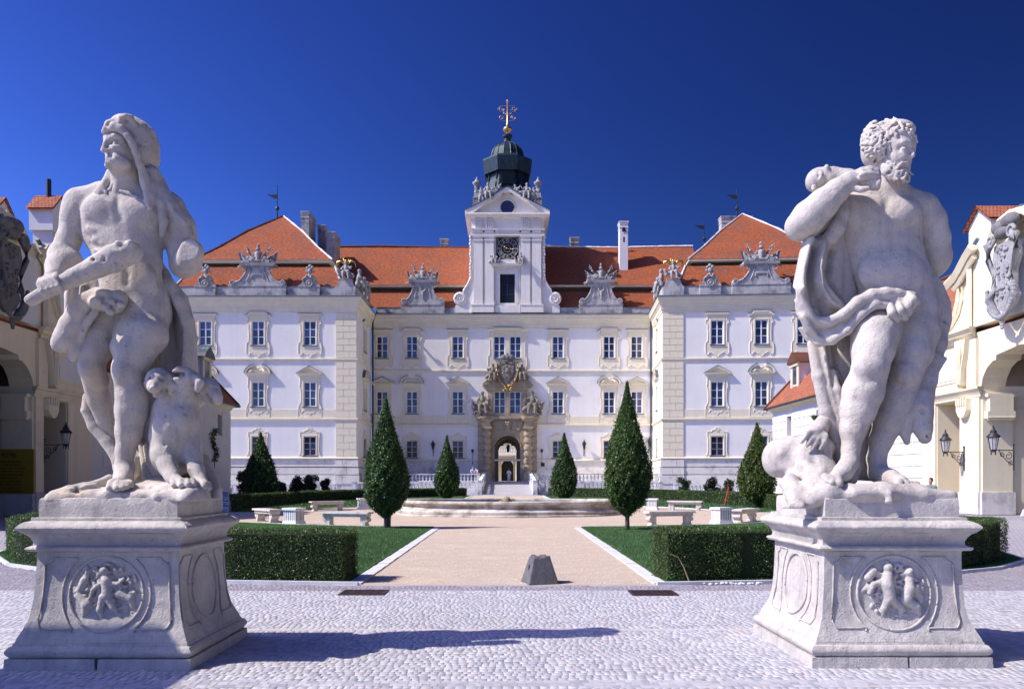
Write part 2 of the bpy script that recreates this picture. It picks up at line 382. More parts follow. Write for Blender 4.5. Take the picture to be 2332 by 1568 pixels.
# ================================================================ facade frame
class Fr:
    def __init__(s, ox, oy, th, root): s.o = Vector((ox, oy, 0)); s.th = th; s.c = math.cos(th); s.s = math.sin(th); s.root = root
    def pt(s, u, n, z): return Vector((s.o.x + u * s.c + n * s.s, s.o.y + u * s.s - n * s.c, z))
    def put(s, name, me, u=0, z=0, n=0, parent=None, scale=None):
        if parent: return link(name, me, parent, (u, -n, z), 0, scale)
        return link(name, me, s.root, s.pt(u, n, z) - s.root.location, s.th, scale)
    def u_at(s, px):        # where the sight line through a picture column meets this wall
        k = (px - HX) / F; return (k * s.o.y - s.o.x) / (s.c - k * s.s)
def wallmesh(name, u0, u1, z0, z1, holes, depth, mat, u_inner=None):
    us = sorted({u0, u1} | {h[0] for h in holes} | {h[1] for h in holes}); zs = sorted({z0, z1} | {h[2] for h in holes} | {h[3] for h in holes})
    m = MB()
    for a, b in zip(us[:-1], us[1:]):
        for c, d in zip(zs[:-1], zs[1:]):
            mu, mz = (a + b) / 2, (c + d) / 2
            if any(h[0] < mu < h[1] and h[2] < mz < h[3] for h in holes): continue
            m.add([(a, 0, c), (b, 0, c), (b, 0, d), (a, 0, d)], [(0, 1, 2, 3)])
    for a, b, c, d in holes:
        m.add([(a, 0, c), (b, 0, c), (b, 0, d), (a, 0, d), (a, depth, c), (b, depth, c), (b, depth, d), (a, depth, d)], [(0, 4, 5, 1), (1, 5, 6, 2), (2, 6, 7, 3), (3, 7, 4, 0)])
    return m.mesh(name, mat)
def mould(prof, u0, u1, m0=0, m1=0):   # prof [(n,z)] from top/back to bottom/back; m0,m1: +1 outer mitre, -1 inner mitre
    n = len(prof); vs = [(u0 - m0 * p, -p, z) for p, z in prof] + [(u1 + m1 * p, -p, z) for p, z in prof]
    fs = [(i, i + 1, i + 1 + n, i + n) for i in range(n - 1)] + [(n - 1, 0, n, 2 * n - 1), tuple(range(n - 1, -1, -1)), tuple(range(n, 2 * n))]
    return MB().add(vs, fs)
CORN = [(0, 23.86), (1.0, 23.86), (1.02, 23.62), (.86, 23.42), (.80, 23.18), (.52, 23.08), (.46, 22.88), (.30, 22.76), (.26, 22.34), (.14, 22.24), (.12, 21.98), (0, 21.95)]
CORN = [(n * .62, z) for n, z in CORN]
GUT = [(0, 24.04), (.58, 23.98), (.72, 23.9), (.72, 23.80), (.62, 23.865), (0, 23.865)]
STR = [(0, 16.46), (.16, 16.42), (.16, 16.28), (.08, 16.18), (.05, 16.05), (0, 16.04)]
STR2 = [(0, 9.24), (.20, 9.18), (.20, 9.0), (.10, 8.92), (.06, 8.80), (0, 8.79)]
BAS = [(0, 4.50), (.20, 4.42), (.25, 4.32), (.20, 4.22), (0, 4.20)]
palace = empty('palace', (0, 107, 0), label='long white baroque palace with red tiled roofs and central clock tower', cat='palace')
W2 = .73
# ---------------------------------------------------------------- windows
def framemesh(w, h, cols=2, rows=3):
    m = MB(); b = .085
    m.box(-w, -w + b, .09, .17, 0, h); m.box(w - b, w, .09, .17, 0, h); m.box(-w + b, w - b, .092, .168, 0, b); m.box(-w + b, w - b, .092, .168, h - b, h)
    m.box(-.075, .075, .08, .165, b, h - b)
    for i in (1, 2):
        z = b + (h - 2 * b) * i / 3; m.box(-w + b, -.075, .10, .16, z - .035, z + .035); m.box(.075, w - b, .10, .16, z - .035, z + .035)
    return m.mesh('window_frame', M['white'])
def surroundmesh(half, top, W=W2 + .03):
    m = MB(); inner = [(0, -.12), (W, -.12), (W, top), (0, top)]
    for s in (1, -1):
        P = [(s * x, z) for x, z in half] + [(s * x, z) for x, z in inner]
        m.prism(P, -.055, .0)
        m.tube([(s * x * .985, -.06, z) for x, z in half[1:]], .045, 5)
        m.box(*sorted((s * W, s * (W + .13))), -.10, -.05, -.12, top + .13)
    m.box(-W, W, -.10, -.05, top, top + .13)
    return m
HT = [(0, 3.55), (1.15, 3.55), (1.18, 3.0), (1.38, 2.92), (1.40, 2.62), (1.18, 2.5), (1.12, 1.5), (1.15, .38), (1.36, .22), (1.43, -.1), (1.42, -1.05), (1.3, -1.2), (1.08, -1.2), (.95, -.95), (.72, -.93), (.52, -1.12), (.3, -1.18), (.14, -1.45), (0, -1.5)]
HM = [(0, 3.72), (1.18, 3.72), (1.22, 2.7), (1.30, 2.45), (1.14, 2.1), (1.08, 1.2), (1.12, .5), (1.3, .12), (1.43, -.12), (1.45, -1.28), (0, -1.28)]
HG = [(0, 3.42), (.16, 3.40), (.26, 3.15), (.62, 3.02), (.72, 2.86), (1.2, 2.86), (1.2, 2.3), (1.13, 2.2), (1.12, .55), (1.2, .15), (1.4, -.05), (1.42, -.12), (0, -.12)]
mw = {}
mw['top_f'] = framemesh(W2, 2.9); mw['mid_f'] = framemesh(W2, 2.95); mw['gnd_f'] = framemesh(W2, 2.3)
mw['top_s'] = surroundmesh(HT, 2.95).mesh('surround', M['trim'])
m = surroundmesh(HM, 3.0)
for s in (1, -1): m.tube([(s * x, -.06, z) for x, z in ((1.25, -.25), (1.2, -.7), (1.0, -.75), (.85, -.5), (.6, -.5), (.45, -.8), (.2, -.75), (0, -1.05))], .04, 5)
mw['mid_s'] = m.mesh('surround', M['trim'])
m = surroundmesh(HG, 2.35); m.tube([(.16 * math.cos(a), -.07, 3.08 + .16 * math.sin(a)) for a in [i * PI / 6 for i in range(13)]], .035, 5); mw['gnd_s'] = m.mesh('surround', M['trim'])
mw['sill'] = MB().box(-.92, .92, -.16, .10, -.13, -.02).mesh('sill', M['flash'])
m = MB(); m.box(-1.42, 1.42, -.42, -.001, 3.62, 3.80, -.03); m.box(-1.2, 1.2, -.2, -.002, 3.36, 3.62); m.cm = 1; m.box(-1.46, 1.46, -.46, .0, 3.80, 3.84); mw['cap_flat'] = m.mesh('window_hood', [M['trim'], M['flash']])
m = MB(); m.box(-.95, .95, -.44, -.001, 3.80, 4.0, -.03)
for s in (1, -1): m.prism([(s * .9, 3.62), (s * 1.05, 3.62), (s * 1.3, 3.45), (s * 1.55, 3.42), (s * 1.55, 3.62), (s * 1.25, 3.68), (s * 1.08, 3.95), (s * .95, 3.95)], -.42, -.002)
m.box(-1.1, 1.1, -.2, -.001, 3.36, 3.62); m.box(-.92, .92, -.36, -.0, 3.621, 3.80); m.cm = 1; m.box(-1.0, 1.0, -.48, 0, 4.0, 4.045)
for s in (1, -1): m.prism([(s * .96, 3.96), (s * 1.1, 3.985), (s * 1.28, 3.71), (s * 1.6, 3.65), (s * 1.6, 3.62), (s * 1.25, 3.68), (s * 1.08, 3.95)], -.46, 0)
mw['cap_raised'] = m.mesh('window_hood', [M['trim'], M['flash']])
m = MB(); m.box(-1.55, 1.55, -.48, -.001, 3.86, 4.02, -.04); m.box(-1.3, 1.3, -.26, -.002, 3.70, 3.86, -.02)
m.prism([(-1.35, 4.02), (1.35, 4.02), (0, 4.72)], -.10, 0)
for s in (1, -1): m.prism([(s * 1.62, 4.02), (s * 1.3, 4.02), (0, 4.66), (0, 4.86)], -.50, -.003)
m.cm = 1
for s in (1, -1): m.prism([(s * 1.66, 4.02), (s * 1.62, 4.022), (0, 4.862), (0, 4.93)], -.54, -.001)
mw['cap_tri'] = m.mesh('window_hood', [M['trim'], M['flash']])
m = MB(); m.box(-1.55, 1.55, -.48, -.001, 3.86, 4.02, -.04); m.box(-1.3, 1.3, -.26, -.002, 3.70, 3.86, -.02)
for s in (1, -1):
    o = [(s * 1.58 * math.cos(R(a)), 4.02 + 1.1 * math.sin(R(a))) for a in range(0, 73, 8)]; i_ = [(s * 1.36 * math.cos(R(a)), 4.02 + .90 * math.sin(R(a))) for a in range(72, -1, -8)]
    m.prism(o + i_, -.50, -.003)
    m.cm = 1; m.prism([(s * 1.63 * math.cos(R(a)), 4.02 + 1.15 * math.sin(R(a))) for a in range(0, 73, 8)] + [(s * 1.582 * math.cos(R(a)), 4.022 + 1.102 * math.sin(R(a))) for a in range(72, -1, -8)], -.54, -.001); m.cm = 0
m.prism([(-1.3, 4.02), (1.3, 4.02), (.9, 4.6), (.35, 4.75), (-.35, 4.75), (-.9, 4.6)], -.08, 0)
m.ball((0, -.14, 4.55), .2, 8, 6, (1, .6, 1)); m.tube([(-1.1, -.3, 4.1), (-.8, -.34, 4.3), (-.5, -.2, 4.45), (0, -.18, 4.35), (.5, -.2, 4.45), (.8, -.34, 4.3), (1.1, -.3, 4.1)], [.12, .15, .1, .08, .1, .15, .12], 6)
mw['cap_seg'] = m.mesh('window_hood', [M['trim'], M['flash']])
m = MB()
for i in range(7): x = -.63 + 1.26 * i / 6; m.box(x - .016, x + .016, .02, .045, 0, 2.3)
for i in range(9): z = .12 + 2.06 * i / 8; m.box(-.70, .70, .046, .07, z - .016, z + .016)
mw['grille'] = m.mesh('grille', M['iron'])
panes = {}
def panemesh(w, h):
    k = (round(w, 2), round(h, 2))
    if k not in panes: panes[k] = MB().box(0, w, .125, .14, 0, h).mesh('pane', M['glass'])
    return panes[k]
backm = {}
def window(fr, u, z, kind, cap=None, bars=False):
    h = {'top': 2.9, 'mid': 2.95, 'gnd': 2.3}[kind]
    o = fr.put('window', mw[kind + '_f'], u, z)
    b = .085; ph = (h - 2 * b) / 3
    for c in (0, 1):
        for r in range(3):
            x0 = -W2 + b if c == 0 else .075; w = W2 - b - .075
            link('pane', panemesh(w, ph - .07), o, (x0, 0, b + ph * r + .035))
    link('surround', mw[kind + '_s'], o, (0, -.0, 0)); link('sill', mw['sill'], o)
    if cap: link('window_hood', mw['cap_' + cap], o, scale=(1, .5 if kind == 'top' else .74, 1))
    if bars: link('grille', mw['grille'], o)
    if h not in backm: backm[h] = MB().box(-W2, W2, .24, .26, 0, h).mesh('room_darkness', M['dark'])
    link('room_darkness', backm[h], o)
    return o
ZT, ZM, ZG = 18.05, 10.6, 4.65
def win_holes(lst): return [(u - W2, u + W2, z, z + {'top': 2.9, 'mid': 2.95, 'gnd': 2.3}[k]) for u, z, k, *_ in lst]
def bands(fr, u0, u1, m0, m1, trim=M['trim']):
    for nm, p, mt in (('cornice', CORN, trim), ('gutter', GUT, M['flash']), ('string_course', STR, trim), ('string_course', STR2, trim), ('base_moulding', BAS, trim)):
        fr.put(nm, mould(p, u0, u1, m0, m1).mesh(nm, mt))
# ---------------------------------------------------------------- central range
fc = Fr(0, 107.0, 0, palace)
UL, UR = -18.14, 19.55
cw = []
for px, c1, c2 in ((870.3, 'flat', 'tri'), (938.2, 'raised', 'seg'), (1042.7, 'flat', 'tri'), (1270.6, 'flat', 'tri'), (1387, 'raised', 'seg'), (1450, 'flat', 'tri')):
    u = gx(px, 107); cw += [(u, ZT, 'top', c1, False), (u, ZM, 'mid', c2, False), (u, ZG, 'gnd', None, True)]
tw = [(-1.08, ZT, 'top'), (1.08, ZT, 'top'), (-1.04, ZM, 'mid'), (1.04, ZM, 'mid')]
portal_hole = (-1.76, 1.76, 1.5, 7.7)
fc.put('wall', wallmesh('wall', UL, UR, 0, 22.0, win_holes(cw) + win_holes(tw) + [portal_hole], .25, M['wall']))
for u, z, k, c, b in cw: window(fc, u, z, k, c, b)
bands(fc, UL, UR, -1, -1)
fc.put('wall_band', mould([(0, 10.25), (.05, 10.24), (.05, 9.245), (0, 9.24)], UL, -2.7).mesh('wall_band', M['trim'])); fc.put('wall_band', mould([(0, 10.25), (.05, 10.24), (.05, 9.245), (0, 9.24)], 2.7, UR).mesh('wall_band', M['trim']))
fc.put('plinth', mould([(0, 4.19), (.06, 4.18), (.06, 3.2), (.09, 3.18), (.09, 2.35), (.16, 2.3), (.18, 0), (0, 0)], UL, -3.95).mesh('plinth', M['base'])); fc.put('plinth', mould([(0, 4.19), (.06, 4.18), (.06, 3.2), (.09, 3.18), (.09, 2.35), (.16, 2.3), (.18, 0), (0, 0)], 4.05, UR).mesh('plinth', M['base']))
for u, z, k in tw:
    h = 2.9 if k == 'top' else 2.95
    o = fc.put('window', mw[k + '_f'], u, z); b = .085; ph = (h - 2 * b) / 3
    for c in (0, 1):
        for r in range(3): link('pane', panemesh(W2 - b - .075, ph - .07), o, (-W2 + b if c == 0 else .075, 0, b + ph * r + .035))
    link('room_darkness', backm[h], o)
m = MB()
for s in (1, -1):
    P = [(0, 3.5), (2.35, 3.5), (2.4, 2.95), (2.6, 2.9), (2.62, 2.6), (2.4, 2.5), (2.34, 1.5), (2.36, .38), (2.55, .22), (2.6, -.1), (2.6, -1.05), (2.45, -1.25), (2.25, -1.2), (2.1, -.95), (1.9, -.93), (1.7, -1.2), (1.3, -1.2), (1.0, -.8), (0, -.8)]
    m.prism([(s * x, z) for x, z in P] + [(0, -.12), (s * 1.86, -.12), (s * 1.86, 2.95), (0, 2.95)], -.055, 0); m.tube([(s * x, -.06, z) for x, z in P[1:]], .045, 5)
m.box(-.30, .30, -.1, -.001, -.12, 2.95); m.box(-1.9, 1.9, -.42, 0, 3.78, 3.98, -.03); m.box(-2.2, 2.2, -.2, -.002, 3.5, 3.78)
for s in (1, -1): m.box(*sorted((s * 1.9, s * 2.6)), -.4, -.003, 3.55, 3.74, -.02)
m.cm = 1; m.box(-1.95, 1.95, -.46, 0, 3.98, 4.02); m.box(-1.85, 1.85, -.16, .1, -.13, -.02)
fc.put('surround', m.mesh('surround', [M['trim'], M['flash']]), 0, ZT)
# ---------------------------------------------------------------- wings
def quoins(fr, side):      # side +1: quoins end at u=0 going to -2.5 ; -1: start at u=0 going to 2.5
    rows = [(4.52, 8.78, 5), (9.26, 16.02, 8), (16.48, 21.93, 7)]; mc = {}
    i = 0
    for z0, z1, n in rows:
        for k in range(n):
            a = z0 + (z1 - z0) * k / n; b = z0 + (z1 - z0) * (k + 1) / n; sp = .9 if i % 2 else 1.6; i += 1
            for x0, x1 in ((0, sp), (sp, 2.55)):
                key = (round(x1 - x0, 2), n)
                if key not in mc:
                    w = x1 - x0; h = b - a; mc[key] = MB().box(.02, w - .02, -.10, .0, .03, h - .03).add([], []).mesh('quoin', M['quoin'])
                u = -x0 - (x1 - x0) if side > 0 else x0
                fr.put('quoin', mc[key], u, a, 0)
def wing(fr, side, ext, wins, sides_u):
    # fr: front frame with u=0 at the inner corner; side +1 left wing (wall runs to -ext), -1 right wing
    u0, u1 = (-ext, 0) if side > 0 else (0, ext)
    fr.put('wall', wallmesh('wall', u0, u1, 0, 22.0, win_holes(wins), .25, M['wall']))
    for w in wins: window(fr, *w)
    mm = (0, 1) if side > 0 else (1, 0); bands(fr, u0, u1, *mm)
    x0, x1 = (u0, -2.56) if side > 0 else (2.56, u1)
    fr.put('wall_band', mould([(0, 10.25), (.05, 10.24), (.05, 9.245), (0, 9.24)], x0, x1).mesh('wall_band', M['trim']))
    quoins(fr, side)
    base = [(0, 4.19), (.07, 4.18), (.08, 3.30), (.0, 3.27), (.0, 3.17), (.11, 3.14), (.13, 2.42), (.02, 2.39), (.02, 2.28), (.17, 2.25), (.28, 1.2), (.28, 0), (0, 0)]
    fr.put('plinth', mould(base, u0, u1, *mm).mesh('plinth', M['base']))
    for k, (z0, z1) in enumerate(((1.25, 2.26), (2.36, 3.16), (3.28, 4.16))):     # plinth quoin stones, battered outwards
        for j, (a, b) in enumerate(((0, 1.2 if k % 2 else 1.7), (1.2 if k % 2 else 1.7, 2.6))):
            a2, b2 = (-b + .02, -a - .02) if side > 0 else (a + .02, b - .02); n0 = .36 - .07 * k
            if j == 0: (a2, b2) = (a2, b2 + n0 + .02) if side > 0 else (a2 - n0 - .02, b2)
            fr.put('plinth_stone', MB().box(a2, b2, -n0, .0, z0, z1, 0, .03).mesh('plinth_stone', M['base']))
    # inner side wall
    L_ = 10.3
    th = fr.th + (R(90) if side > 0 else -R(90))
    c = fr.pt(0, 0, 0); fs = Fr(c.x, c.y, th, palace)
    sw = [(sides_u * (1 if side > 0 else -1), z, k, cp, b) for z, k, cp, b in ((ZT, 'top', 'raised', False), (ZM, 'mid', 'seg', False), (ZG, 'gnd', None, True))]
    a, b = (0, L_) if side > 0 else (-L_, 0)
    fs.put('wall', wallmesh('wall', a, b, 0, 22.0, win_holes(sw), .25, M['wall']))
    for w in sw: window(fs, *w)
    m2 = (1, -1) if side > 0 else (-1, 1); bands(fs, a, b, *m2); fs.put('plinth', mould(base, a, b, *m2).mesh('plinth', M['base']))
    # roofs, in the frame of the front
    s = -1 if side > 0 else 1
    cu = s * 12.0
    def ring(w, d0, d1, z): return [(cu - w, d0, z), (cu + w, d0, z), (cu + w, d1, z), (cu - w, d1, z)]
    def roofmesh(rings, name, mat):
        m = MB()
        for r0, r1 in zip(rings[:-1], rings[1:]):
            for q in range(4):
                A, B, C, D = (Vector(v) for v in (r0[q], r0[(q + 1) % 4], r1[(q + 1) % 4], r1[q])); e = (B - A).normalized()
                up = (C + D - A - B) / 2; up -= e * up.dot(e); sl = up.length; up = up / max(sl, 1e-6)
                v0 = A.z * 1.6
                m.add([A, B, C, D], [(0, 1, 2, 3)], [[((P - A).dot(e) + 40, (P - A).dot(up) + v0) for P in (A, B, C, D)]])
        return m.mesh(name, mat)
    low = [ring(10.35, .55, 21.5, 25.25), ring(9.6, 1.25, 20.8, 26.5), ring(8.9, 2.2, 19.8, 28.15)]
    fr.put('lower_roof', roofmesh(low, 'lower_roof', M['tiles']))
    fr.put('roof_frieze', MB().box(cu - 8.0, cu + 8.0, 2.9, 19.2, 28.1, 28.72).mesh('roof_frieze', M['frieze']))
    fr.put('eaves_board', MB().box(cu - 8.55, cu + 8.55, 2.0, 20.1, 28.70, 28.92).mesh('eaves_board', M['quoin']))
    up = [ring(8.6, 1.95, 20.2, 28.93), ring(6.3, 4.2, 17.9, 31.1), ring(3.6, 7.0, 15.2, 34.0), ring(.02, 11.0, 12.5, 37.3)]
    fr.put('roof', roofmesh(up, 'roof', M['tiles']))
    for q in range(4):
        m = MB(); rnd = random.Random(q)
        pts = [Vector(r[q]) for r in up]; P = []
        for A, B in zip(pts[:-1], pts[1:]):
            for t in range(9): P.append(A.lerp(B, t / 9) + Vector((0, 0, .06)))
        P.append(pts[-1] + Vector((0, 0, .06)))
        m.tube(P, [.08 + .06 * rnd.random() for _ in P], 5); fr.put('ridge_tiles', m.mesh('ridge_tiles', M['white_mortar'] if side < 0 or q in (1, 2) else M['tiles_near']))
        m = MB(); P = [Vector(low[0][q]).lerp(Vector(low[1][q]), t / 5) + Vector((0, 0, .05)) for t in range(6)] + [Vector(low[1][q]).lerp(Vector(low[2][q]), t / 5) + Vector((0, 0, .05)) for t in range(1, 6)]
        m.tube(P, [.08 + .06 * rnd.random() for _ in P], 5); fr.put('ridge_tiles', m.mesh('ridge_tiles', M['white_mortar']))
    # attic parapet with metal capping
    a, b = (u0, 0.0) if side > 0 else (0.0, u1)
    fr.put('attic_parapet', MB().box(a, b, .0, .45, 24.0, 25.1).mesh('attic_parapet', M['attic'])); fr.put('parapet_capping', MB().box(a - .05, b + .05, -.05, .5, 25.1, 25.18).mesh('parapet_capping', M['flash']))
    a, b = (.45, L_ - .1) if side > 0 else (-L_ + .1, -.45)
    fs.put('attic_parapet', MB().box(a, b, .0, .45, 24.0, 25.1).mesh('attic_parapet', M['attic'])); fs.put('parapet_capping', MB().box(a, b, -.05, .5, 25.1, 25.18).mesh('parapet_capping', M['flash']))
    # drain pipe in the inner corner
    p = fs.pt((L_ - .25) if side > 0 else -(L_ - .25), .25, 0)
    link('drain_pipe', MB().tube([(0, 0, 2), (0, 0, 23.3)], .11, 8).mesh('drain_pipe', M['iron']), palace, p - palace.location)
    return fs
fl = Fr(-18.3, 96.7, 0, palace)
lw = []
for px, c1, c2 in ((467.7, 'flat', 'seg'), (587.8, 'raised', 'seg'), (705.8, 'flat', 'tri')):
    u = fl.u_at(px); lw += [(u, ZT, 'top', c1, False), (u, ZM, 'mid', c2, False), (u, ZG, 'gnd', None, True)]
fsl = wing(fl, 1, 22.3, lw, 5.4)
frr = Fr(18.8, 96.7, R(-4), palace)
rw = []
for px, c1, c2 in ((1633.2, 'flat', 'tri'), (1734, 'raised', 'seg'), (1830, 'flat', 'tri')):
    u = frr.u_at(px); rw += [(u, ZT, 'top', c1, False), (u, ZM, 'mid', c2, False), (u, ZG, 'gnd', None, True)]
fsr = wing(frr, -1, 22.3, rw, 5.2)
# ---------------------------------------------------------------- central roof
def slope(name, pts, mat, parent=palace):
    A, B, C, D = (Vector(p) for p in pts); e = (B - A).normalized(); up = (D - A) - e * (D - A).dot(e); up.normalize()
    m = MB().add([p - palace.location for p in (A, B, C, D)], [(0, 1, 2, 3)], [[((P - A).dot(e), (P - A).dot(up)) for P in (A, B, C, D)]])
    return link(name, m.mesh(name, mat), parent)
XL, XR = -25, 27
slope('lower_roof', [(XL, 107.6, 24.9), (XR, 107.6, 24.9), (XR, 109.3, 27.5), (XL, 109.3, 27.5)], M['tiles'])
link('roof_frieze', MB().box(XL, XR, 2.6, 3.0, 27.3, 28.2).mesh('roof_frieze', M['frieze']), palace)
link('eaves_board', MB().box(XL, XR, 1.95, 3.0, 28.12, 28.32).mesh('eaves_board', M['quoin']), palace)
slope('roof', [(XL, 108.9, 28.33), (XR, 108.9, 28.33), (XR, 116, 35.55), (XL, 116, 35.55)], M['tiles'])
slope('roof', [(XR, 123, 28.3), (XL, 123, 28.3), (XL, 116, 35.55), (XR, 116, 35.55)], M['tiles'])
rnd = random.Random(1)
m = MB(); n = 110; P = [(XL + (XR - XL) * i / n, 9, 35.6 + .10 * math.sin(i * .13)) for i in range(n + 1)]; m.tube(P[:56], [.13 + .05 * rnd.random() for _ in P[:56]], 5); link('ridge_tiles', m.mesh('ridge_tiles', M['tiles_near']), palace); m = MB().tube(P[55:], [.10 + .08 * rnd.random() for _ in P[55:]], 5); link('ridge_tiles', m.mesh('ridge_tiles', M['white_mortar']), palace)
fc.put('attic_parapet', MB().box(UL + .5, UR - .5, .0, .45, 24.0, 24.8).mesh('attic_parapet', M['attic'])); fc.put('parapet_capping', MB().box(UL + .5, UR - .5, -.05, .5, 24.8, 24.88).mesh('parapet_capping', M['flash']))
# chimneys and vanes
def chimney(px0, px1, y0, y1, Y, dep, mat=M['attic'], cap=True, holes=False):
    x0, x1 = gx(px0, Y), gx(px1, Y); z0, z1 = gz(y1, Y) - 2.5, gz(y0, Y); w = x1 - x0; c = (x0 + x1) / 2
    m = MB().box(-w / 2, w / 2, 0, dep, z0, z1 - .45); m.box(-w / 2 - .06, w / 2 + .06, -.06, dep + .06, z1 - .9, z1 - .75); m.box(-w / 2 - .05, w / 2 + .05, -.05, dep + .05, z1 - .45, z1 - .12); m.box(-w / 2 - .12, w / 2 + .12, -.12, dep + .12, z1 - .12, z1)
    o = link('chimney', m.mesh('chimney', mat), palace, (c, Y - 107, 0))
    if holes:
        link('smoke_hole', MB().prism([(-.28, z1 - 1.5), (.28, z1 - 1.5), (.2, z1 - 1.0), (0, z1 - .8), (-.2, z1 - 1.0)], -.075, -.05).mesh('smoke_hole', M['dark']), o); link('smoke_hole', MB().box(-.1, .1, -.02, -.004, z1 - 2.9, z1 - 2.2).mesh('smoke_hole', M['dark']), o)
    return o
M['white_chimney'] = simple('whitewashed_chimney', (.74, .74, .75), .06, 1, .9, .2, 9, .02)
chimney(685.5, 703.5, 481, 560, 107.5, 3.8); chimney(723.5, 739.5, 512, 590, 111.5, 1.6); chimney(744.5, 761.5, 527.5, 590, 108.5, 3.6)
chimney(1003, 1020.5, 543.5, 562, 117.5, 1.2); chimney(1299.5, 1318, 540, 562, 117.5, 1.2); chimney(1411.5, 1430, 503.5, 602, 111.6, 1.5, M['white_chimney'], holes=True); chimney(1643, 1712, 492, 512, 111.0, 1.4)
def vane(px, yb, yt, Y, yf):
    x, z0, z1, zf = gx(px, Y), gz(yb, Y), gz(yt, Y), gz(yf, Y)
    m = MB().tube([(0, 0, z0 - .5), (0, 0, z0 + .8)], .1, 6).tube([(0, 0, z0 + .8), (0, 0, z1)], .045, 5).ball((0, 0, z0 + 1.15), .28, 8, 6)
    m.box(-.06, .06, -.06, .06, z0 + 1.9, z0 + 2.2)
    o = link('weather_vane', m.mesh('weather_vane', M['iron']), palace, (x, Y - 107, 0))
    link('vane_flag', MB().prism([(0, zf - .45), (-.45, zf - .42), (-.75, zf - .25), (-1.35, zf + .1), (-1.3, zf + .16), (-.9, zf + .1), (0, zf + .12)], -.02, .02).mesh('vane_flag', M['iron']), o)
vane(631.6, 494, 421, 107.7, 445); vane(1678.5, 494, 430, 107.7, 446); vane(1603.5, 562, 505, 116, 515)
# ================================================================ clock tower
tz = lambda y: 1.7 + (HY - y) * 106.6 / F
def tput(name, mb, mat, y=106.6, smooth=False, x=0, z=0): return link(name, mb.mesh(name, mat, smooth) if isinstance(mb, MB) else mb, palace, (x, y - 107, z))
HWT = 4.85
body = wallmesh('tower_wall', -HWT, HWT, 24.0, 37.2, [(-1.0, 1.0, 25.35, 29.2)], .3, M['tower']); tput('tower_wall', body, None)
tput('tower_side', MB().add([(-HWT, 0, 24), (-HWT, 8.6, 24), (-HWT, 8.6, 37.2), (-HWT, 0, 37.2)], [(3, 2, 1, 0)]).add([(HWT, 0, 24), (HWT, 8.6, 24), (HWT, 8.6, 37.2), (HWT, 0, 37.2)], [(0, 1, 2, 3)]).add([(-HWT, 8.6, 24), (HWT, 8.6, 24), (HWT, 8.6, 37.2), (-HWT, 8.6, 37.2)], [(1, 0, 3, 2)]), M['tower'])
m = MB()
for s in (1, -1):
    for a, b in ((1.78, 4.80),): m.box(*sorted((s * a, s * b)), -.45, -.001, 24.02, 24.95)
    m.box(*sorted((s * 1.72, s * 4.86)), -.5, -.002, 24.95, 25.08)
m.box(-1.70, 1.70, -.2, -.001, 24.02, 25.0); tput('tower_base', m, M['tower'])
for s in (1, -1):
    for a, b in ((1.82, 3.02), (3.30, 4.50)):
        m = MB(); x0, x1 = sorted((s * a, s * b)); m.box(x0, x1, -.34, -.003, 25.1, 33.55); m.box(x0 - .07, x1 + .07, -.40, -.002, 25.09, 25.45); tput('pilaster', m, M['tower'])
        m = MB().box(x0 - .06, x1 + .06, -.42, -.002, 33.56, 33.75).box(x0 - .02, x1 + .02, -.38, -.003, 33.75, 34.0).box(x0 - .12, x1 + .12, -.48, -.002, 34.0, 34.2, -.03); tput('capital', m, M['tower'])
    # ornamental edge down the side of the tower
    rnd = random.Random(3); m = MB()
    for i in range(13): m.ball((s * (4.88 + .1 * rnd.random()), -.1, 28.6 + i * .46), .22, 7, 5, (.8, .8, 1.2))
    tput('leaf_ornament', m, M['tower'], smooth=True)
    # volute buttress
    cv = [(s * 7.0, 24.05), (s * 7.0, 24.95), (s * 6.9, 25.05), (s * 6.3, 26.6), (s * 5.85, 26.75), (s * 5.82, 27.1), (s * 5.45, 27.6), (s * 5.05, 28.4), (s * 4.85, 29.4), (s * 4.75, 30.6), (s * 4.6, 30.6), (s * 4.6, 24.05)]
    m = MB().prism(cv, .02, 1.1); tput('volute_buttress', m, M['tower'])
    m = MB().tube([(x, -.04, z) for x, z in cv[4:10]], .14, 6); cx, cz = s * 6.35, 25.95
    m.lathe([(0, -.1), (.78, -.1), (.88, 0), (.88, .5)], 20)
    for i in range(len(m.v) - 80, len(m.v)): x, y, z = m.v[i]; m.v[i] = (x + cx, z - .05 + .05, y + cz)
    m.spiral(cx, cz, -.12, .68, s, 2.0, .17, a0=0 if s > 0 else PI); m.ball((cx, -.1, cz), .13); tput('volute_scroll', m, M['tower'], smooth='auto')
    o = palace.children[-1]
# entablature, frieze, cornice
m = MB(); m.box(-4.95, 4.95, -.5, -.001, 34.21, 34.6).box(-1.6, 1.6, -.52, -.002, 34.62, 34.9); m.box(-5.0, 5.0, -.62, -.001, 34.92, 35.15, -.03)
for s in (1, -1):
    for a, b in ((1.82, 3.02), (3.30, 4.50)): m.box(*sorted((s * a, s * b)), -.56, -.003, 34.62, 34.9)
tput('entablature', m, M['tower'])
m = MB()
for s in (1, -1):
    for a, b in ((1.9, 2.9), (3.4, 4.4)):
        for i in range(4): x = s * (a + (b - a) * (i + .5) / 4); m.box(x - .09, x + .09, -.32, -.002, 35.2, 36.6)
tput('triglyph', m, M['tower'])
prof = [(0, 37.2), (.78, 37.2), (.80, 37.0), (.55, 36.9), (.45, 36.72), (.2, 36.65), (0, 36.6)]
tput('tower_cornice', mould(prof, -HWT, HWT, 1, 1), M['tower'])
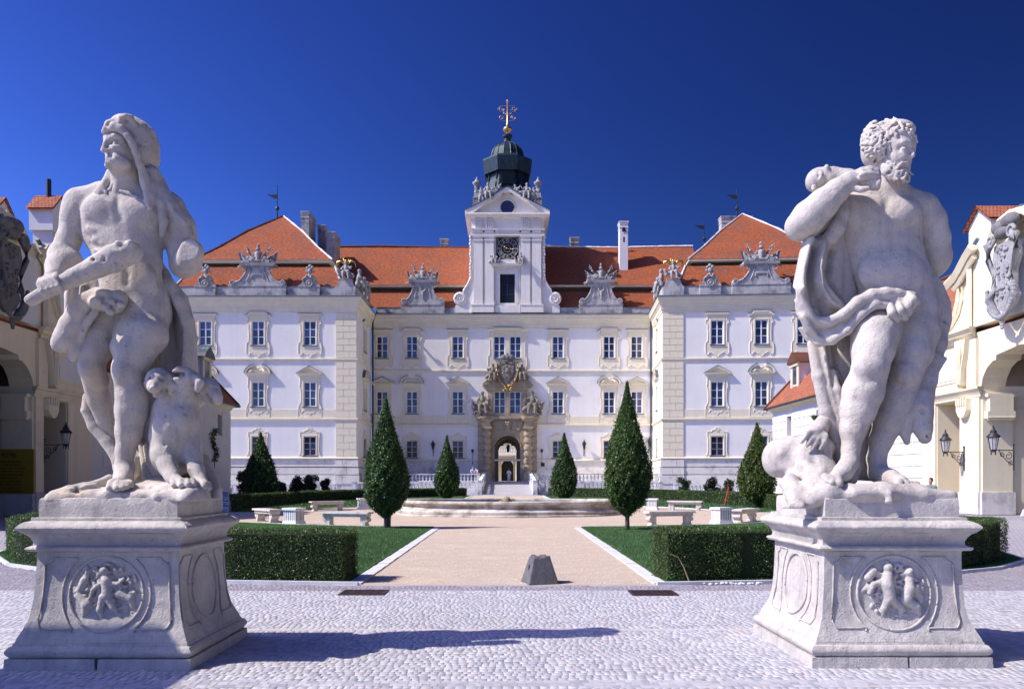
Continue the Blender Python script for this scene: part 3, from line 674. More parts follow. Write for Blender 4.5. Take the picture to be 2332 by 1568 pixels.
for s in (1, -1):
    o = link('tower_cornice', mould(prof, 0, 8.6, 1 if s < 0 else 0, 0 if s < 0 else 1).mesh('tower_cornice', M['tower']), palace)
    if s < 0: o.location = (-HWT, 106.6 - 107 + 8.6, 0); o.rotation_euler.z = R(-90); o.data = mould(prof, 0, 8.6, 0, 1).mesh('tower_cornice', M['tower'])
    else: o.location = (HWT, 106.6 - 107, 0); o.rotation_euler.z = R(90); o.data = mould(prof, 0, 8.6, 1, 0).mesh('tower_cornice', M['tower'])
ped = [(5.62, 37.22), (5.62, 37.55), (4.6, 38.0), (3.2, 38.72), (1.9, 39.45), (.9, 40.1), (0, 40.62)]
full = [(-x, z) for x, z in ped] + [(x, z) for x, z in ped[-2::-1]]
inn = [(-4.5, 37.22), (-3.1, 38.3), (-1.8, 39.0), (-.8, 39.7), (0, 40.15), (.8, 39.7), (1.8, 39.0), (3.1, 38.3), (4.5, 37.22)]
tput('pediment_field', MB().prism([(-4.6, 37.21)] + inn[1:-1] + [(4.6, 37.21)], .02, .25), M['tower'])
m = MB()
for s in (1, -1):
    P = [(s * x, z) for x, z in ped]; Q = [(s * -x, z) for x, z in inn[:5]]
    m.prism(P + Q[::-1], -.72, .2)
tput('raking_cornice', m, M['tower'])
m = MB()
for s in (1, -1): m.prism([(s * x, z + .02) for x, z in ped[1:]] + [(s * x * 1.0, z + .12) for x, z in ped[1:]][::-1], -.8, 8.6)
tput('tower_roof', m, M['flash'])
m = MB().tube([(1.02 * math.cos(a), -.02, 38.15 + 1.02 * math.sin(a)) for a in [i * PI / 14 for i in range(29)]], .13, 6, False); o = tput('round_window', m, M['trim'], smooth=True)
o2 = link('pane', MB().prism([(.95 * math.cos(i * PI / 12), 38.15 + .95 * math.sin(i * PI / 12)) for i in range(24)], -.03, .0).mesh('pane', M['glass']), o); link('glazing_bar', MB().box(-.03, .03, -.05, -.031, 37.2, 39.1).box(-.95, .95, -.048, -.032, 38.12, 38.18).mesh('glazing_bar', M['iron']), o)
# louvred window
m = MB().box(-1.5, -1.02, -.16, -.001, 25.3, 29.75).box(1.02, 1.5, -.16, -.001, 25.3, 29.75).box(-1.02, 1.02, -.15, -.002, 29.22, 29.75)
for s in (1, -1): m.box(*sorted((s * 1.52, s * 1.74)), -.1, -.002, 25.1, 33.4)
tput('surround', m, M['tower'])
sh = tput('shutter', MB().box(-1.0, 1.0, .2, .24, 25.35, 29.2), M['dark'])
M['shutter'] = simple('dark_blue_shutter', (.03, .045, .07), .15, 3, .6, 0)
lv = MB().add([(-.46, -.02, 0), (.46, -.02, 0), (.46, .06, .09), (-.46, .06, .09)], [(0, 1, 2, 3)]).box(-.46, .46, -.03, -.02, -.01, .03).mesh('louvre', M['shutter'])
for s in (-.5, .5):
    for i in range(33): link('louvre', lv, sh, (s, .12, 25.4 + i * .114))
for x in (-.98, 0, .98): link('shutter_rail', MB().box(x - .035, x + .035, .05, .12, 25.35, 29.2).mesh('shutter_rail', M['shutter']), sh)
for z in (26.5, 27.8, 29.15): link('shutter_rail', MB().box(-.95, .95, .055, .115, z - .04, z + .04).mesh('shutter_rail', M['shutter']), sh)
# shelf under the clock
m = MB().box(-1.9, 1.9, -.62, -.001, 30.25, 30.5, -.04).box(-1.75, 1.75, -.5, -.002, 30.5, 30.62).prism([(-1.2, 30.62), (1.2, 30.62), (1.0, 31.05), (-1.0, 31.05)], -.45, -.01); tput('clock_shelf', m, M['tower'])
# clock
M['clock'] = simple('black_clock_face', (.012, .013, .018), .1, 3, .35, 0)
ck = tput('clock', MB().box(-1.48, 1.48, -.14, -.001, 31.13, 34.05), M['clock']); CZ = 32.58
M['pale_gold'] = simple('pale_gilt_numerals', (.46, .45, .40), .05, 3, .5, 0)
def ringm(r, w): return MB().tube([(r * math.cos(i * PI / 24), -.15, CZ + r * math.sin(i * PI / 24)) for i in range(49)], w, 4, False).mesh('chapter_ring', M['pale_gold'])
for r, w in ((1.38, .028), (.82, .028), (.45, .02)): link('chapter_ring', ringm(r, w), ck)
NUM = ['XII', 'I', 'II', 'III', 'IIII', 'V', 'VI', 'VII', 'VIII', 'IX', 'X', 'XI']
for h, s in enumerate(NUM):
    m = MB(); wd = {'I': .1, 'V': .2, 'X': .2}; tot = sum(wd[c] for c in s); x = -tot / 2; H_ = .22
    for c in s:
        w = wd[c]; cx = x + w / 2
        if c == 'I': m.box(cx - .022, cx + .022, -.01, 0, -H_, H_)
        elif c == 'V': m.tube([(cx - .08, -.005, H_), (cx, -.005, -H_)], .026, 4).tube([(cx + .08, -.005, H_), (cx, -.005, -H_)], .014, 4)
        else: m.tube([(cx - .08, -.005, H_), (cx + .08, -.005, -H_)], .026, 4).tube([(cx + .08, -.005, H_), (cx - .08, -.005, -H_)], .014, 4)
        x += w
    a = h * PI / 6; link('numeral', m.mesh('numeral', M['pale_gold']), ck, (1.1 * math.sin(a), -.145, CZ + 1.1 * math.cos(a)), rot=(0, a, 0))
    a += PI / 12; link('half_hour_dot', MB().ball((0, 0, 0), .045, 6, 4).mesh('half_hour_dot', M['pale_gold']), ck, (1.1 * math.sin(a), -.15, CZ + 1.1 * math.cos(a)))
link('numeral', MB().box(-.03, .03, -.01, 0, -.22, .22).box(-.09, -.03, -.01, 0, .12, .17).box(-.09, .09, -.01, 0, -.26, -.22).mesh('numeral', M['pale_gold']), ck, (-1.24, -.145, 33.66))
link('numeral', MB().box(-.15, .12, -.01, 0, .16, .22).tube([(.1, -.005, .18), (.02, -.005, 0), (.03, -.005, -.24)], .035, 4).mesh('numeral', M['pale_gold']), ck, (1.26, -.145, 33.66))
def hand(a, L_, r):
    m = MB().tube([(0, 0, -.2), (0, 0, L_ * .55)], .03, 5).ball((0, 0, L_ * .45), r * .7, 8, 5, (1, .3, 1)).ball((0, 0, L_ * .75), r, 8, 5, (1, .3, 1)).tube([(0, 0, L_ * .85), (0, 0, L_)], [.04, .01], 4)
    link('clock_hand', m.mesh('clock_hand', M['gold'], True), ck, (0, -.2, CZ), rot=(0, a, 0))
hand(R(98), .95, .11); hand(R(-60), 1.05, .11)
# copper lantern
CY = 111.0
def oct_(prof): return MB().lathe(prof, 8, a0=PI / 8)
o = tput('lantern', oct_([(4.0, 37.6), (3.9, 40.8), (3.4, 41.4), (3.2, 42.0), (2.95, 42.9), (2.85, 43.9)]), M['copper'], CY)
fl_ = MB()
for i in range(13): z = 41.8 + i * .165; fl_.box(-1.05 + i * .012, 1.05 - i * .012, -3.18 + i * .017 - .06, -3.1 + i * .02, z, z + .045)
link('louvre', fl_.mesh('louvre', M['copper']), o)
m = MB()
for a in range(8):
    t = PI / 8 + a * PI / 4
    for k in (-.13, .13): m.tube([(r * 1.01 * math.cos(t + k), r * 1.01 * math.sin(t + k), z) for r, z in ((3.35, 41.4), (3.15, 42.0), (2.93, 42.9), (2.83, 43.8))], .10, 5)
link('corner_rib', m.mesh('corner_rib', M['copper']), o)
tput('lantern_eaves', oct_([(2.75, 44.0), (3.3, 43.72), (3.38, 43.72), (3.66, 45.55), (3.62, 45.75), (3.2, 45.95), (2.7, 46.05)]), M['copper'], CY)
dome = [(2.7, 46.0), (2.45, 46.25), (2.28, 46.6), (2.2, 47.0), (2.02, 47.5), (1.68, 47.95), (1.2, 48.25), (.76, 48.45), (.58, 48.6)]
o = tput('dome', MB().lathe(dome, 16, a0=PI / 16), M['copper'], CY)
for a in range(16):
    t = PI / 16 + a * PI / 8; link('dome_rib', MB().tube([(r * 1.0 * math.cos(t), r * 1.0 * math.sin(t), z) for r, z in dome], .055, 4).mesh('dome_rib', M['copper']), o)
tput('dome_collar', oct_([(.6, 48.55), (.5, 48.8), (.48, 49.1), (.7, 49.35), (.72, 49.6), (.5, 49.7)]), M['copper'], CY)
m = MB().lathe([(.1, 49.6), (.25, 49.65), (.16, 49.9), (.3, 50.1), (.62, 50.35), (.64, 50.5), (.45, 50.72), (.2, 50.85), (.16, 51.3), (.09, 51.5), (.06, 54.3)], 12)
cr = tput('gilded_cross', m, M['gold'], CY, smooth=True)
m = MB(); th = .032
for s in (1, -1):
    for cx, cz, r, d, a0 in ((.85, 53.3, .38, 1, PI), (.85, 52.1, .36, -1, PI), (.35, 52.7, .22, 1, 0)):
        m.tube([(s * (cx + r * (1 - .75 * i / 20) * math.cos(a0 + d * i * .42)), 0, cz + r * (1 - .75 * i / 20) * math.sin(a0 + d * i * .42)) for i in range(21)], th, 4)
    m.tube([(s * .05, 0, 53.75), (s * .8, 0, 53.78), (s * 1.3, 0, 53.5), (s * 1.3, 0, 53.2)], th, 4); m.tube([(s * .05, 0, 51.6), (s * .5, 0, 51.75), (s * 1.1, 0, 51.8)], th, 4)
    m.tube([(s * .02, 0, 54.2), (s * .22, 0, 54.4)], th, 4)
m.ball((0, 0, 54.45), .13); link('cross_scrolls', m.mesh('cross_scrolls', M['gold']), cr)
for s in (1, -1):
    tput('urn_block', MB().box(-.5, .5, -.5, .5, 37.3, 39.7).box(-.56, .56, -.56, .56, 39.7, 39.85).box(-.42, .42, -.42, .42, 39.85, 40.45, .1), M['attic'], 108.0, x=s * 4.15)
    tput('urn', MB().lathe([(.34, 40.45), (.3, 40.6), (.38, 40.75), (.3, 40.9), (.26, 41.25), (.34, 41.35), (.36, 41.6), (.55, 41.75), (.58, 41.95), (.35, 42.1), (.22, 42.2), (.25, 42.3), (.12, 42.45), (.02, 42.75)], 12), M['gray_stone'], 108.0, True, x=s * 4.15)

# ================================================================ portal
def pput(name, mb, mat=M['tan_stone'], y=107.0, smooth=False, x=0, z=0, parent=None): return link(name, mb.mesh(name, mat, smooth), parent or palace, (x, y - 107, z) if not parent else (x, y, z))
N_ = 16
arc = [(1.72 * math.cos(PI * i / N_), 5.95 + 1.72 * math.sin(PI * i / N_)) for i in range(N_ + 1)]
m = MB()
for s in (1, -1):
    a = [(s * x, z) for x, z in arc[:N_ // 2 + 1]]; m.prism(a + [(0, 8.3), (s * 2.45, 8.3), (s * 2.45, 1.5), (s * 1.72, 1.5)], -.35, .26)
pput('arch_surround', m); m = MB().tube([(x * 1.07, -.36, (z - 5.95) * 1.07 + 5.95) for x, z in arc], .1, 5); m.box(-2.0, -1.7, -.42, .1, 5.7, 5.95).box(1.7, 2.0, -.42, .1, 5.7, 5.95); pput('arch_moulding', m)
for s in (1, -1):
    pl_ = pput('rusticated_pilaster', MB().box(-.55, .55, -.6, .0, 1.5, 8.75), x=s * 3.35)
    o = pput('rusticated_column', MB().lathe([(.62, 1.5), (.62, 2.6), (.5, 2.75), (.44, 2.9), (.42, 8.3), (.5, 8.35), (.55, 8.5)], 16), smooth='auto', x=s * 2.75, y=106.25)
    link('column_base', MB().box(-.68, .68, -.66, .2, 1.5, 2.55, .03).mesh('column_base', M['tan_stone']), o)
    for i in range(6):
        z = 2.95 + i * .92; link('drum', MB().lathe([(.46, z), (.56, z + .04), (.58, z + .28), (.56, z + .52), (.46, z + .56)], 16).mesh('drum', M['tan_stone'], 'auto'), o)
        link('rustic_block', MB().box(-.62, .62, -.78, -.0, z, z + .84, .04).mesh('rustic_block', M['tan_stone']), pl_)
    link('capital', MB().box(-.66, .66, -.66, .3, 8.5, 8.8).box(-.5, .5, -.5, .2, 8.8, 9.5).box(-.7, .7, -.72, .3, 9.5, 9.72, -.04).mesh('capital', M['tan_stone']), o)
    pput('entablature_block', MB().box(-.62, .62, -.7, .0, 8.76, 9.72), x=s * 3.35)
m = MB().prism([(-2.4, 8.32), (2.4, 8.32), (2.4, 9.72), (-2.4, 9.72)], -.3, -.001)
for s in (1, -1):
    for k in range(3): a = .45 + k * .62; m.prism([(s * a, 8.32), (s * (a + .5), 8.32), (s * (a + 1.1), 9.5), (s * (a + .35), 9.5)] if k < 2 else [(s * 1.8, 8.32), (s * 2.2, 8.32), (s * 2.35, 9.2), (s * 2.35, 9.4)], -.36 - .05 * (k % 2), -.3)
pput('voussoirs', m)
m = MB().prism([(-.28, 8.1), (.28, 8.1), (.42, 9.6), (-.42, 9.6)], -.55, -.3).ball((0, -.6, 9.0), .26, 8, 6, (.8, .6, 1.2)).ball((-.15, -.6, 9.35), .14).ball((.15, -.6, 9.35), .14).ball((0, -.6, 8.6), .15); pput('carved_keystone', m, smooth='auto')
edge = [(-4.25, -.25), (-4.25, -.8), (-3.6, -1.0), (-2.3, -1.0), (-1.9, -.7), (1.9, -.7), (2.3, -1.0), (3.6, -1.0), (4.25, -.8), (4.25, -.25), (4.25, 0), (-4.25, 0)]
m = MB().vprism([(x * .95, y * .85) for x, y in edge], 9.73, 9.88); m.vprism(edge, 9.88, 10.08); m.vprism([(x * .97, y * .92) for x, y in edge], 10.08, 10.2); pput('balcony_ledge', m)
m = MB()
for s in (1, -1):
    m.box(*sorted((s * 1.87, s * 2.6)), -.45, -.001, 10.2, 13.6); m.box(*sorted((s * 2.0, s * 2.45)), -.52, -.44, 10.9, 13.2)
m.box(-.28, .28, -.4, -.001, 10.2, 13.6); m.box(-1.87, 1.87, -.35, -.002, 10.2, 10.58); m.box(-1.87, 1.87, -.3, -.002, 13.56, 13.62)
m.box(-2.75, 2.75, -.5, -.001, 13.62, 13.95, -.04); pput('window_aedicule', m)
top_ = [(-3.35, 14.25), (-3.2, 14.05), (3.2, 14.05), (3.35, 14.25), (3.3, 14.5), (2.9, 14.4), (2.2, 14.6), (1.6, 15.3), (.8, 15.8), (-.8, 15.8), (-1.6, 15.3), (-2.2, 14.6), (-2.9, 14.4), (-3.3, 14.5)]
m = MB().box(-2.9, 2.9, -.62, -.001, 13.95, 14.06, -.03).prism(top_, -.6, -.002); m.tube([(x, -.62, z) for x, z in top_[3:]], .09, 5); pput('broken_pediment', m)
# coat of arms with cap and garlands
arms = pput('coat_of_arms', MB().prism([(-1.15, 17.0), (-.95, 17.35), (-.4, 17.2), (0, 17.4), (.4, 17.2), (.95, 17.35), (1.15, 17.0), (1.05, 15.8), (.75, 14.9), (0, 14.3), (-.75, 14.9), (-1.05, 15.8)], -.95, -.6), M['dark_stone'])
M['shield'] = stone_mat('carved_shield_stone', (.30, .27, .21), (.12, .11, .10), ds=3, bs=4)
m = MB().prism([(-.85, 16.9), (-.5, 17.0), (.5, 17.0), (.85, 16.9), (.8, 15.9), (.5, 15.2), (0, 14.8), (-.5, 15.2), (-.8, 15.9)], -1.05, -.95)
rnd = random.Random(6)
for i in range(26): m.ball((rnd.uniform(-.6, .6), -1.05, rnd.uniform(15.3, 16.9)), rnd.uniform(.07, .16), 6, 5, (1, .6, 1.2))
m.ball((0, -1.1, 16.2), .32, 8, 6, (1, .4, 1.25)); link('shield', m.mesh('shield', M['shield'], 'auto'), arms)
m = MB()
for s in (1, -1):
    m.spiral(s * 1.1, 17.15, -1.0, .36, s, 1.5, .3)
    m.tube([(s * 1.2, -.95, 16.9), (s * 1.32, -1.0, 16.0), (s * 1.0, -1.0, 15.1), (s * .4, -1.0, 14.5)], [.14, .12, .12, .1], 6)
link('scroll_frame', m.mesh('scroll_frame', M['dark_stone'], True), arms)
m = MB()
for s in (1, -1):
    for i in range(16):
        t = i / 15; m.ball((s * (1.45 - .15 * t - .95 * t ** 3), -1.1, 17.0 - 2.9 * t), .095 + .03 * math.sin(i * 2), 6, 5)
for i in range(8): m.ball((.5 * math.cos(i), -1.1, 13.9 + .35 * math.sin(i * 1.7)), .14, 6, 5)
link('gilded_garland', m.mesh('gilded_garland', M['gold'], True), arms)
m = MB().ball((-.5, -.8, 17.95), .48, 10, 7, (1.05, .8, .9)).ball((.5, -.8, 17.95), .48, 10, 7, (1.05, .8, .9)).ball((0, -.85, 17.9), .42, 10, 7, (1, .9, 1.1)); m.box(-.75, .75, -1.1, -.5, 17.4, 17.6); m.ball((0, -.8, 18.45), .14)
link('princely_cap', m.mesh('princely_cap', M['dark_stone'], True), arms)
# passage through the palace to the inner court
pas = palace
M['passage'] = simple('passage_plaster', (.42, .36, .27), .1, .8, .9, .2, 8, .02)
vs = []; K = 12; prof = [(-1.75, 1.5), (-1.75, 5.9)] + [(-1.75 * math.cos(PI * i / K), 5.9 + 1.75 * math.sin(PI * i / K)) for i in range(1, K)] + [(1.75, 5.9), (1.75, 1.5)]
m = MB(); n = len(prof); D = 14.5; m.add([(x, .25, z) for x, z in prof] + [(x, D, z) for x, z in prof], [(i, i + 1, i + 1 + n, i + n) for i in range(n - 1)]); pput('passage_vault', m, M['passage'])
m = MB()
for y in (4.5, 9.0, D - .3):
    for s in (1, -1): m.box(*sorted((s * 1.35, s * 1.75)), y, y + .5, 1.5, 5.9)
    for i in range(K): a0, a1 = PI * i / K, PI * (i + 1) / K; m.prism([(1.76 * math.cos(a0), 5.9 + 1.76 * math.sin(a0)), (1.76 * math.cos(a1), 5.9 + 1.76 * math.sin(a1)), (1.4 * math.cos(a1), 5.9 + 1.4 * math.sin(a1)), (1.4 * math.cos(a0), 5.9 + 1.4 * math.sin(a0))], y, y + .5)
pput('passage_rib', m, M['passage'])
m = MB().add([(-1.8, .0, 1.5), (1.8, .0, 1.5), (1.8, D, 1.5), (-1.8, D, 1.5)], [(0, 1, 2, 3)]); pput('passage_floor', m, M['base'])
# far side of the court: lit wall, balcony on columns and a second dark archway
yc = 34.0
fcourt = Fr(0, 107 + yc, 0, palace)
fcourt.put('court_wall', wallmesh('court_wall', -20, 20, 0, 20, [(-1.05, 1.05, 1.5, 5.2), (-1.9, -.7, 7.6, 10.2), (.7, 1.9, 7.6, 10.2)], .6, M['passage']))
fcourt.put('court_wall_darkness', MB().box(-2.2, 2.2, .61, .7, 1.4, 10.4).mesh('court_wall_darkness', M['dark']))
fcourt.put('court_arch', MB().prism([(-1.05, 4.1)] + [(-1.05 * math.cos(PI * i / 10), 4.1 + 1.05 * math.sin(PI * i / 10)) for i in range(1, 10)] + [(1.05, 4.1), (1.05, 5.25), (-1.05, 5.25)], -.05, .1).mesh('court_arch', M['trim']))
fcourt.put('court_balcony', MB().box(-3.2, 3.2, -1.8, 0, 6.1, 6.5).box(-3.0, 3.0, -1.6, -.01, 5.9, 6.1).box(-3.2, 3.2, -1.75, -1.6, 7.45, 7.6).mesh('court_balcony', M['wall']))
bm = MB().lathe([(.05, 0), (.11, .3), (.05, .6), (.06, .95)], 6)
m = MB()
for i in range(22): 
    x = -3.1 + i * .295; m.tube([(x, -1.68, 6.5), (x, -1.68, 6.8), (x, -1.68, 7.1), (x, -1.68, 7.45)], [.05, .1, .05, .05], 5)
fcourt.put('court_railing', m.mesh('court_railing', M['white_chimney'], True))
for s in (1, -1): fcourt.put('court_column', MB().lathe([(.35, 1.5), (.3, 1.9), (.27, 5.4), (.36, 5.6), (.36, 5.9)], 12).mesh('court_column', M['quoin'], True), s * 1.75, 0, 1.4)
pput('court_floor', MB().add([(-20, D, 1.49), (20, D, 1.49), (20, yc, 1.49), (-20, yc, 1.49)], [(0, 1, 2, 3)]), M['base'])
fb = Fr(0, 107 + D, 0, palace); fb.put('court_wall', wallmesh('court_wall', -20, 20, 0, 22, [(-1.76, 1.76, 1.5, 7.7)], .02, M['trim']))
m = MB()
for s in (1, -1): m.prism([(s * x, z) for x, z in arc[:N_ // 2 + 1]] + [(0, 7.75), (s * 1.8, 7.75), (s * 1.8, 5.95)], -.05, .05)
fb.put('arch_spandrel', m.mesh('arch_spandrel', M['passage']))
# hanging lantern in the passage
m = MB().tube([(0, 0, 7.6), (0, 0, 6.9)], .03, 4).lathe([(.05, 6.9), (.22, 6.7), (.25, 6.62), (.2, 5.95), (.08, 5.8)], 6); link('passage_lantern', m.mesh('passage_lantern', M['iron']), palace, (.1, 3, -.3))
# small lamps and plates on the front
def walllamp(px, py, label):
    x, z = gx(px, 106.8), gz(py, 106.8); root = empty('wall_lantern', (x, 107, z), label=label, cat='lantern', group='lanterns on the palace front')
    MB().tube([(0, 0, -1.0), (0, -.35, -.7), (0, -.5, -.2)], .045, 5).tube([(0, -.02, -1.1), (0, -.02, .3)], .04, 4).build('bracket', M['iron'], root)
    MB().lathe([(.12, -.2), (.24, .45), (.30, .5), (.2, .75), (.08, .85), (.1, .95), (.0, 1.1)], 6, (0, -.5, 0)).build('lamp_head', M['iron'], root)
for a in ((986.5, 1020, 'iron wall lantern left of the portal beyond the small cone tree'), (1330, 1019, 'iron wall lantern between cone tree and grilled window right of portal'), (1478, 1012, 'iron wall lantern near the right wing behind the large cone tree')): walllamp(*a)
def torch(px): 
    x = gx(px, 106.8); root = empty('torch_lamp', (x, 107, 5.3), label='slim iron torch lamp on the wall %s of the portal' % ('left' if px < 1155 else 'right'), cat='lamp', group='torch lamps beside the portal')
    MB().tube([(0, -.2, -1.6), (0, -.2, .2)], .03, 4).build('stem', M['iron'], root); MB().lathe([(.05, .0), (.2, .35), (.22, .4), (.05, .5)], 6, (0, -.2, 0)).build('lamp_head', M['iron'], root)
torch(1076); torch(1234)
fc.put('number_plate', MB().box(-.25, .25, -.03, -.001, -.25, .25).mesh('number_plate', M['iron']), 4.75, 3.75, .1)
# ================================================================ attic gables, trophies and small figures
def minifig(kind, seed=0):
    S = SDF((-1.1, -.8, -.1), (1.1, .8, 2.1), .042); c = lambda *p, k=.06: S.chain(list(p), k)
    rnd = random.Random(seed)
    if kind == 'seated':
        c((0, .05, .75, .22), (0, .0, 1.15, .24), (0, 0, 1.35, .2)); c((0, 0, 1.45, .1), (.0, -.02, 1.68, .15)); S.ell((0, 0, 1.80), (.17, .17, .14), .03)
        c((-.12, 0, .72, .2), (-.2, -.4, .72, .17), (-.22, -.5, .35, .13), (-.2, -.5, .05, .12)); c((.12, 0, .72, .2), (.25, -.38, .75, .17), (.32, -.45, .35, .13), (.36, -.5, .05, .12))
        c((-.25, 0, 1.35, .12), (-.45, -.15, 1.1, .1), (-.35, -.4, .95, .08)); c((.25, 0, 1.35, .12), (.5, -.1, 1.15, .1), (.62, -.3, 1.3, .08))
        c((-.4, .1, .7, .18), (-.7, 0, .5, .2), (-.85, -.1, .9, .14), (-.95, -.1, 1.0, .1)); c((.45, .1, .55, .25), (.7, 0, .35, .22))
        for i in range(26): a = rnd.uniform(-.45, .45); z = rnd.uniform(.1, 1.2); S.gauss([(a, -.5, z), (a + .1, -.45, z + .3)], rnd.choice((.05, -.05)), .05)
    elif kind == 'stand':
        c((0, 0, .85, .2), (0, -.02, 1.2, .22), (0, 0, 1.42, .19)); c((0, 0, 1.5, .1), (0, -.03, 1.70, .15)); c((-.12, 0, .8, .18), (-.2, -.1, .4, .12), (-.2, 0, 0, .1)); c((.12, 0, .8, .18), (.24, -.1, .42, .12), (.3, 0, 0, .1))
        c((-.25, 0, 1.4, .12), (-.55, -.05, 1.3, .09), (-.65, -.1, 1.65, .08)); c((.25, 0, 1.4, .12), (.5, -.1, 1.15, .09), (.3, -.3, 1.0, .08))
        c((-.2, .2, .9, .2), (.35, .15, .6, .2), (.5, .1, .1, .16)); c((.3, .2, 1.3, .14), (.7, .2, 1.6, .1), (.75, .2, 1.2, .08))
    else:   # reclining
        c((-.1, 0, .25, .2), (.15, 0, .55, .22), (.3, 0, .75, .18)); c((.34, 0, .85, .1), (.42, -.03, 1.02, .15)); c((-.1, -.05, .25, .18), (-.5, -.15, .35, .14), (-.85, -.1, .05, .1)); c((-.1, .05, .2, .18), (-.5, -.1, .1, .13), (-.95, -.05, -.0, .1))
        c((.4, 0, .7, .12), (.7, 0, .5, .1), (.75, -.1, .2, .09)); c((.2, -.1, .7, .11), (-.05, -.25, .75, .09), (-.2, -.3, .95, .08)); c((.4, .1, .5, .2), (.8, .1, .2, .18))
    for i in range(24): S.gauss([(rnd.uniform(-.5, .5), rnd.uniform(-.3, 0), rnd.uniform(0, 1.4))], rnd.choice((.05, -.05)), .07)
    return S.mesh('figure', M['gray_stone'], 1)
FIG = {k: minifig(k, i) for i, k in enumerate(('seated', 'stand', 'recline'))}
TAN = {k: v.copy() for k, v in FIG.items()}
M['tan_dark'] = stone_mat('brown_weathered_stone', (.30, .27, .21), (.12, .11, .10), ds=2, bs=3)
for v in TAN.values(): v.materials[0] = M['tan_dark']
def trophy_parts(root, W, H, seed):
    rnd = random.Random(seed); mt = M['gray_stone']
    m = MB().lathe([(.30, 0), (.34, .2), (.28, .5), (.42, .95), (.36, 1.15), (.16, 1.25), (.14, 1.35)], 10, (0, 0, 0)); m.ball((-.42, 0, 1.05), .16).ball((.42, 0, 1.05), .16)
    for a in range(7): m.tube([(-.3 + a * .1, -.3, .25), (-.33 + a * .11, -.34, -.05)], .05, 4)
    link('armour', m.mesh('armour', mt, True), root, (0, -.1, .15), scale=(1, 1, H / 2.3))
    m = MB().ball((0, 0, 0), .24, 10, 7, (1, 1, 1.15)).lathe([(.3, -.12), (.32, -.08), (.2, 0)], 10); m.tube([(0, 0, .25), (0, .05, .5), (.02, .22, .62), (0, .42, .45), (.02, .5, .2)], [.07, .12, .14, .12, .06], 6)
    link('helmet', m.mesh('helmet', mt, True), root, (0, -.1, .15 + 1.55 * H / 2.3))
    for s in (1, -1):
        for k in range(2):        # furled banners on their staffs
            a = R(38 + 22 * k + rnd.uniform(-4, 4)); L_ = (W * 1.0, W * .98)[k]; dx, dz = math.cos(a * .95) if k else math.cos(R(30)), math.sin(a * .95) if k else math.sin(R(30))
            y = .05 + .12 * k; m = MB().tube([(s * .1, y, .1), (s * L_ * dx, y, .1 + L_ * dz * (1.0 if k == 0 else .85))], .045, 5); link('flag_staff', m.mesh('flag_staff', mt), root)
            vs = []; nn = 9
            for i in range(nn):
                t = .35 + .62 * i / (nn - 1); px, pz = L_ * dx * t, .1 + L_ * dz * t * (1.0 if k == 0 else .85)
                wv = .10 * math.sin(i * 2.4); ln = (.30 + 1.0 * t) * (.8 + .3 * math.sin(i * 1.9)) * (1 if k == 0 else .8)
                vs += [(s * px, y - wv, pz), (s * (px - .12), y - wv * 1.4, pz - ln * .55), (s * (px - .1 - .35 * t + .1 * math.sin(i)), y - wv, pz - ln)]
            vs2 = [(a_, b_ + .07, c_) for a_, b_, c_ in vs]; fs = []
            for i in range(nn - 1):
                for j in (0, 1): q = i * 3 + j; fs += [(q, q + 3, q + 4, q + 1), (q + 3 * nn, q + 1 + 3 * nn, q + 4 + 3 * nn, q + 3 + 3 * nn)]
                fs += [(i * 3, i * 3 + 3 * nn, i * 3 + 3 + 3 * nn, i * 3 + 3), (i * 3 + 2, i * 3 + 5, i * 3 + 5 + 3 * nn, i * 3 + 2 + 3 * nn)]
            link('banner', MB().add(vs + vs2, fs).mesh('banner', mt, 'auto'), root)
        a = R(54); L_ = H * .86; m = MB().tube([(s * .3, .1, .2), (s * (.3 + L_ * math.cos(a)), .1, .2 + L_ * math.sin(a))], .05, 5)
        e = (s * (.3 + L_ * math.cos(a)), .1, .2 + L_ * math.sin(a)); m.tube([(e[0] + .16 * math.cos(q), .1, e[2] + .2 * math.sin(q)) for q in [i * PI / 5 for i in range(11)]], .05, 5, False).tube([(e[0], .1, e[2] + .15), (e[0] + s * .12, .1, e[2] + .42)], .04, 4).ball((e[0] - s * .3, .05, e[2] - .45), .15, 6, 5, (1.3, .6, .8)); link('standard', m.mesh('standard', mt, True), root)
        m = MB().lathe([(.0, -.3), (.26, -.3), (.28, 0), (.26, .3), (0, .3)], 10); link('drum', m.mesh('drum', mt, 'auto'), root, (s * W * .42, -.12, .22), rot=(R(90), 0, 0))
        m = MB().ball((0, 0, 0), .42, 10, 6, (1, .3, 1.2)).ball((0, -.1, 0), .16, 6, 5); link('shield', m.mesh('shield', mt, True), root, (s * W * .24, -.22, .38), rot=(0, s * .5, 0))
        m = MB().tube([(0, 0, 0), (s * .9, 0, -.35)], [.16, .1], 8).tube([(s * .1, -.1, -.15), (s * .85, -.15, -.6)], .06, 5); link('cannon', m.mesh('cannon', mt, True), root, (s * W * .55, -.05, -.05))
        m = MB()
        for i in range(6): m.ball((s * (W * .3 + i * .17), -.2 + rnd.uniform(-.1, .1), .1 + rnd.uniform(0, .3)), rnd.uniform(.1, .17), 6, 5)
        for i in range(16): q = rnd.uniform(0, 1); m.ball((s * (.15 + q * W * .62), rnd.uniform(-.25, .2), rnd.uniform(.1, .35 + 1.0 * (1 - q))), rnd.uniform(.09, .2), 6, 5, (rnd.uniform(.6, 1.8), .7, rnd.uniform(.6, 1.5)))
        link('cannonballs', m.mesh('cannonballs', mt, True), root)
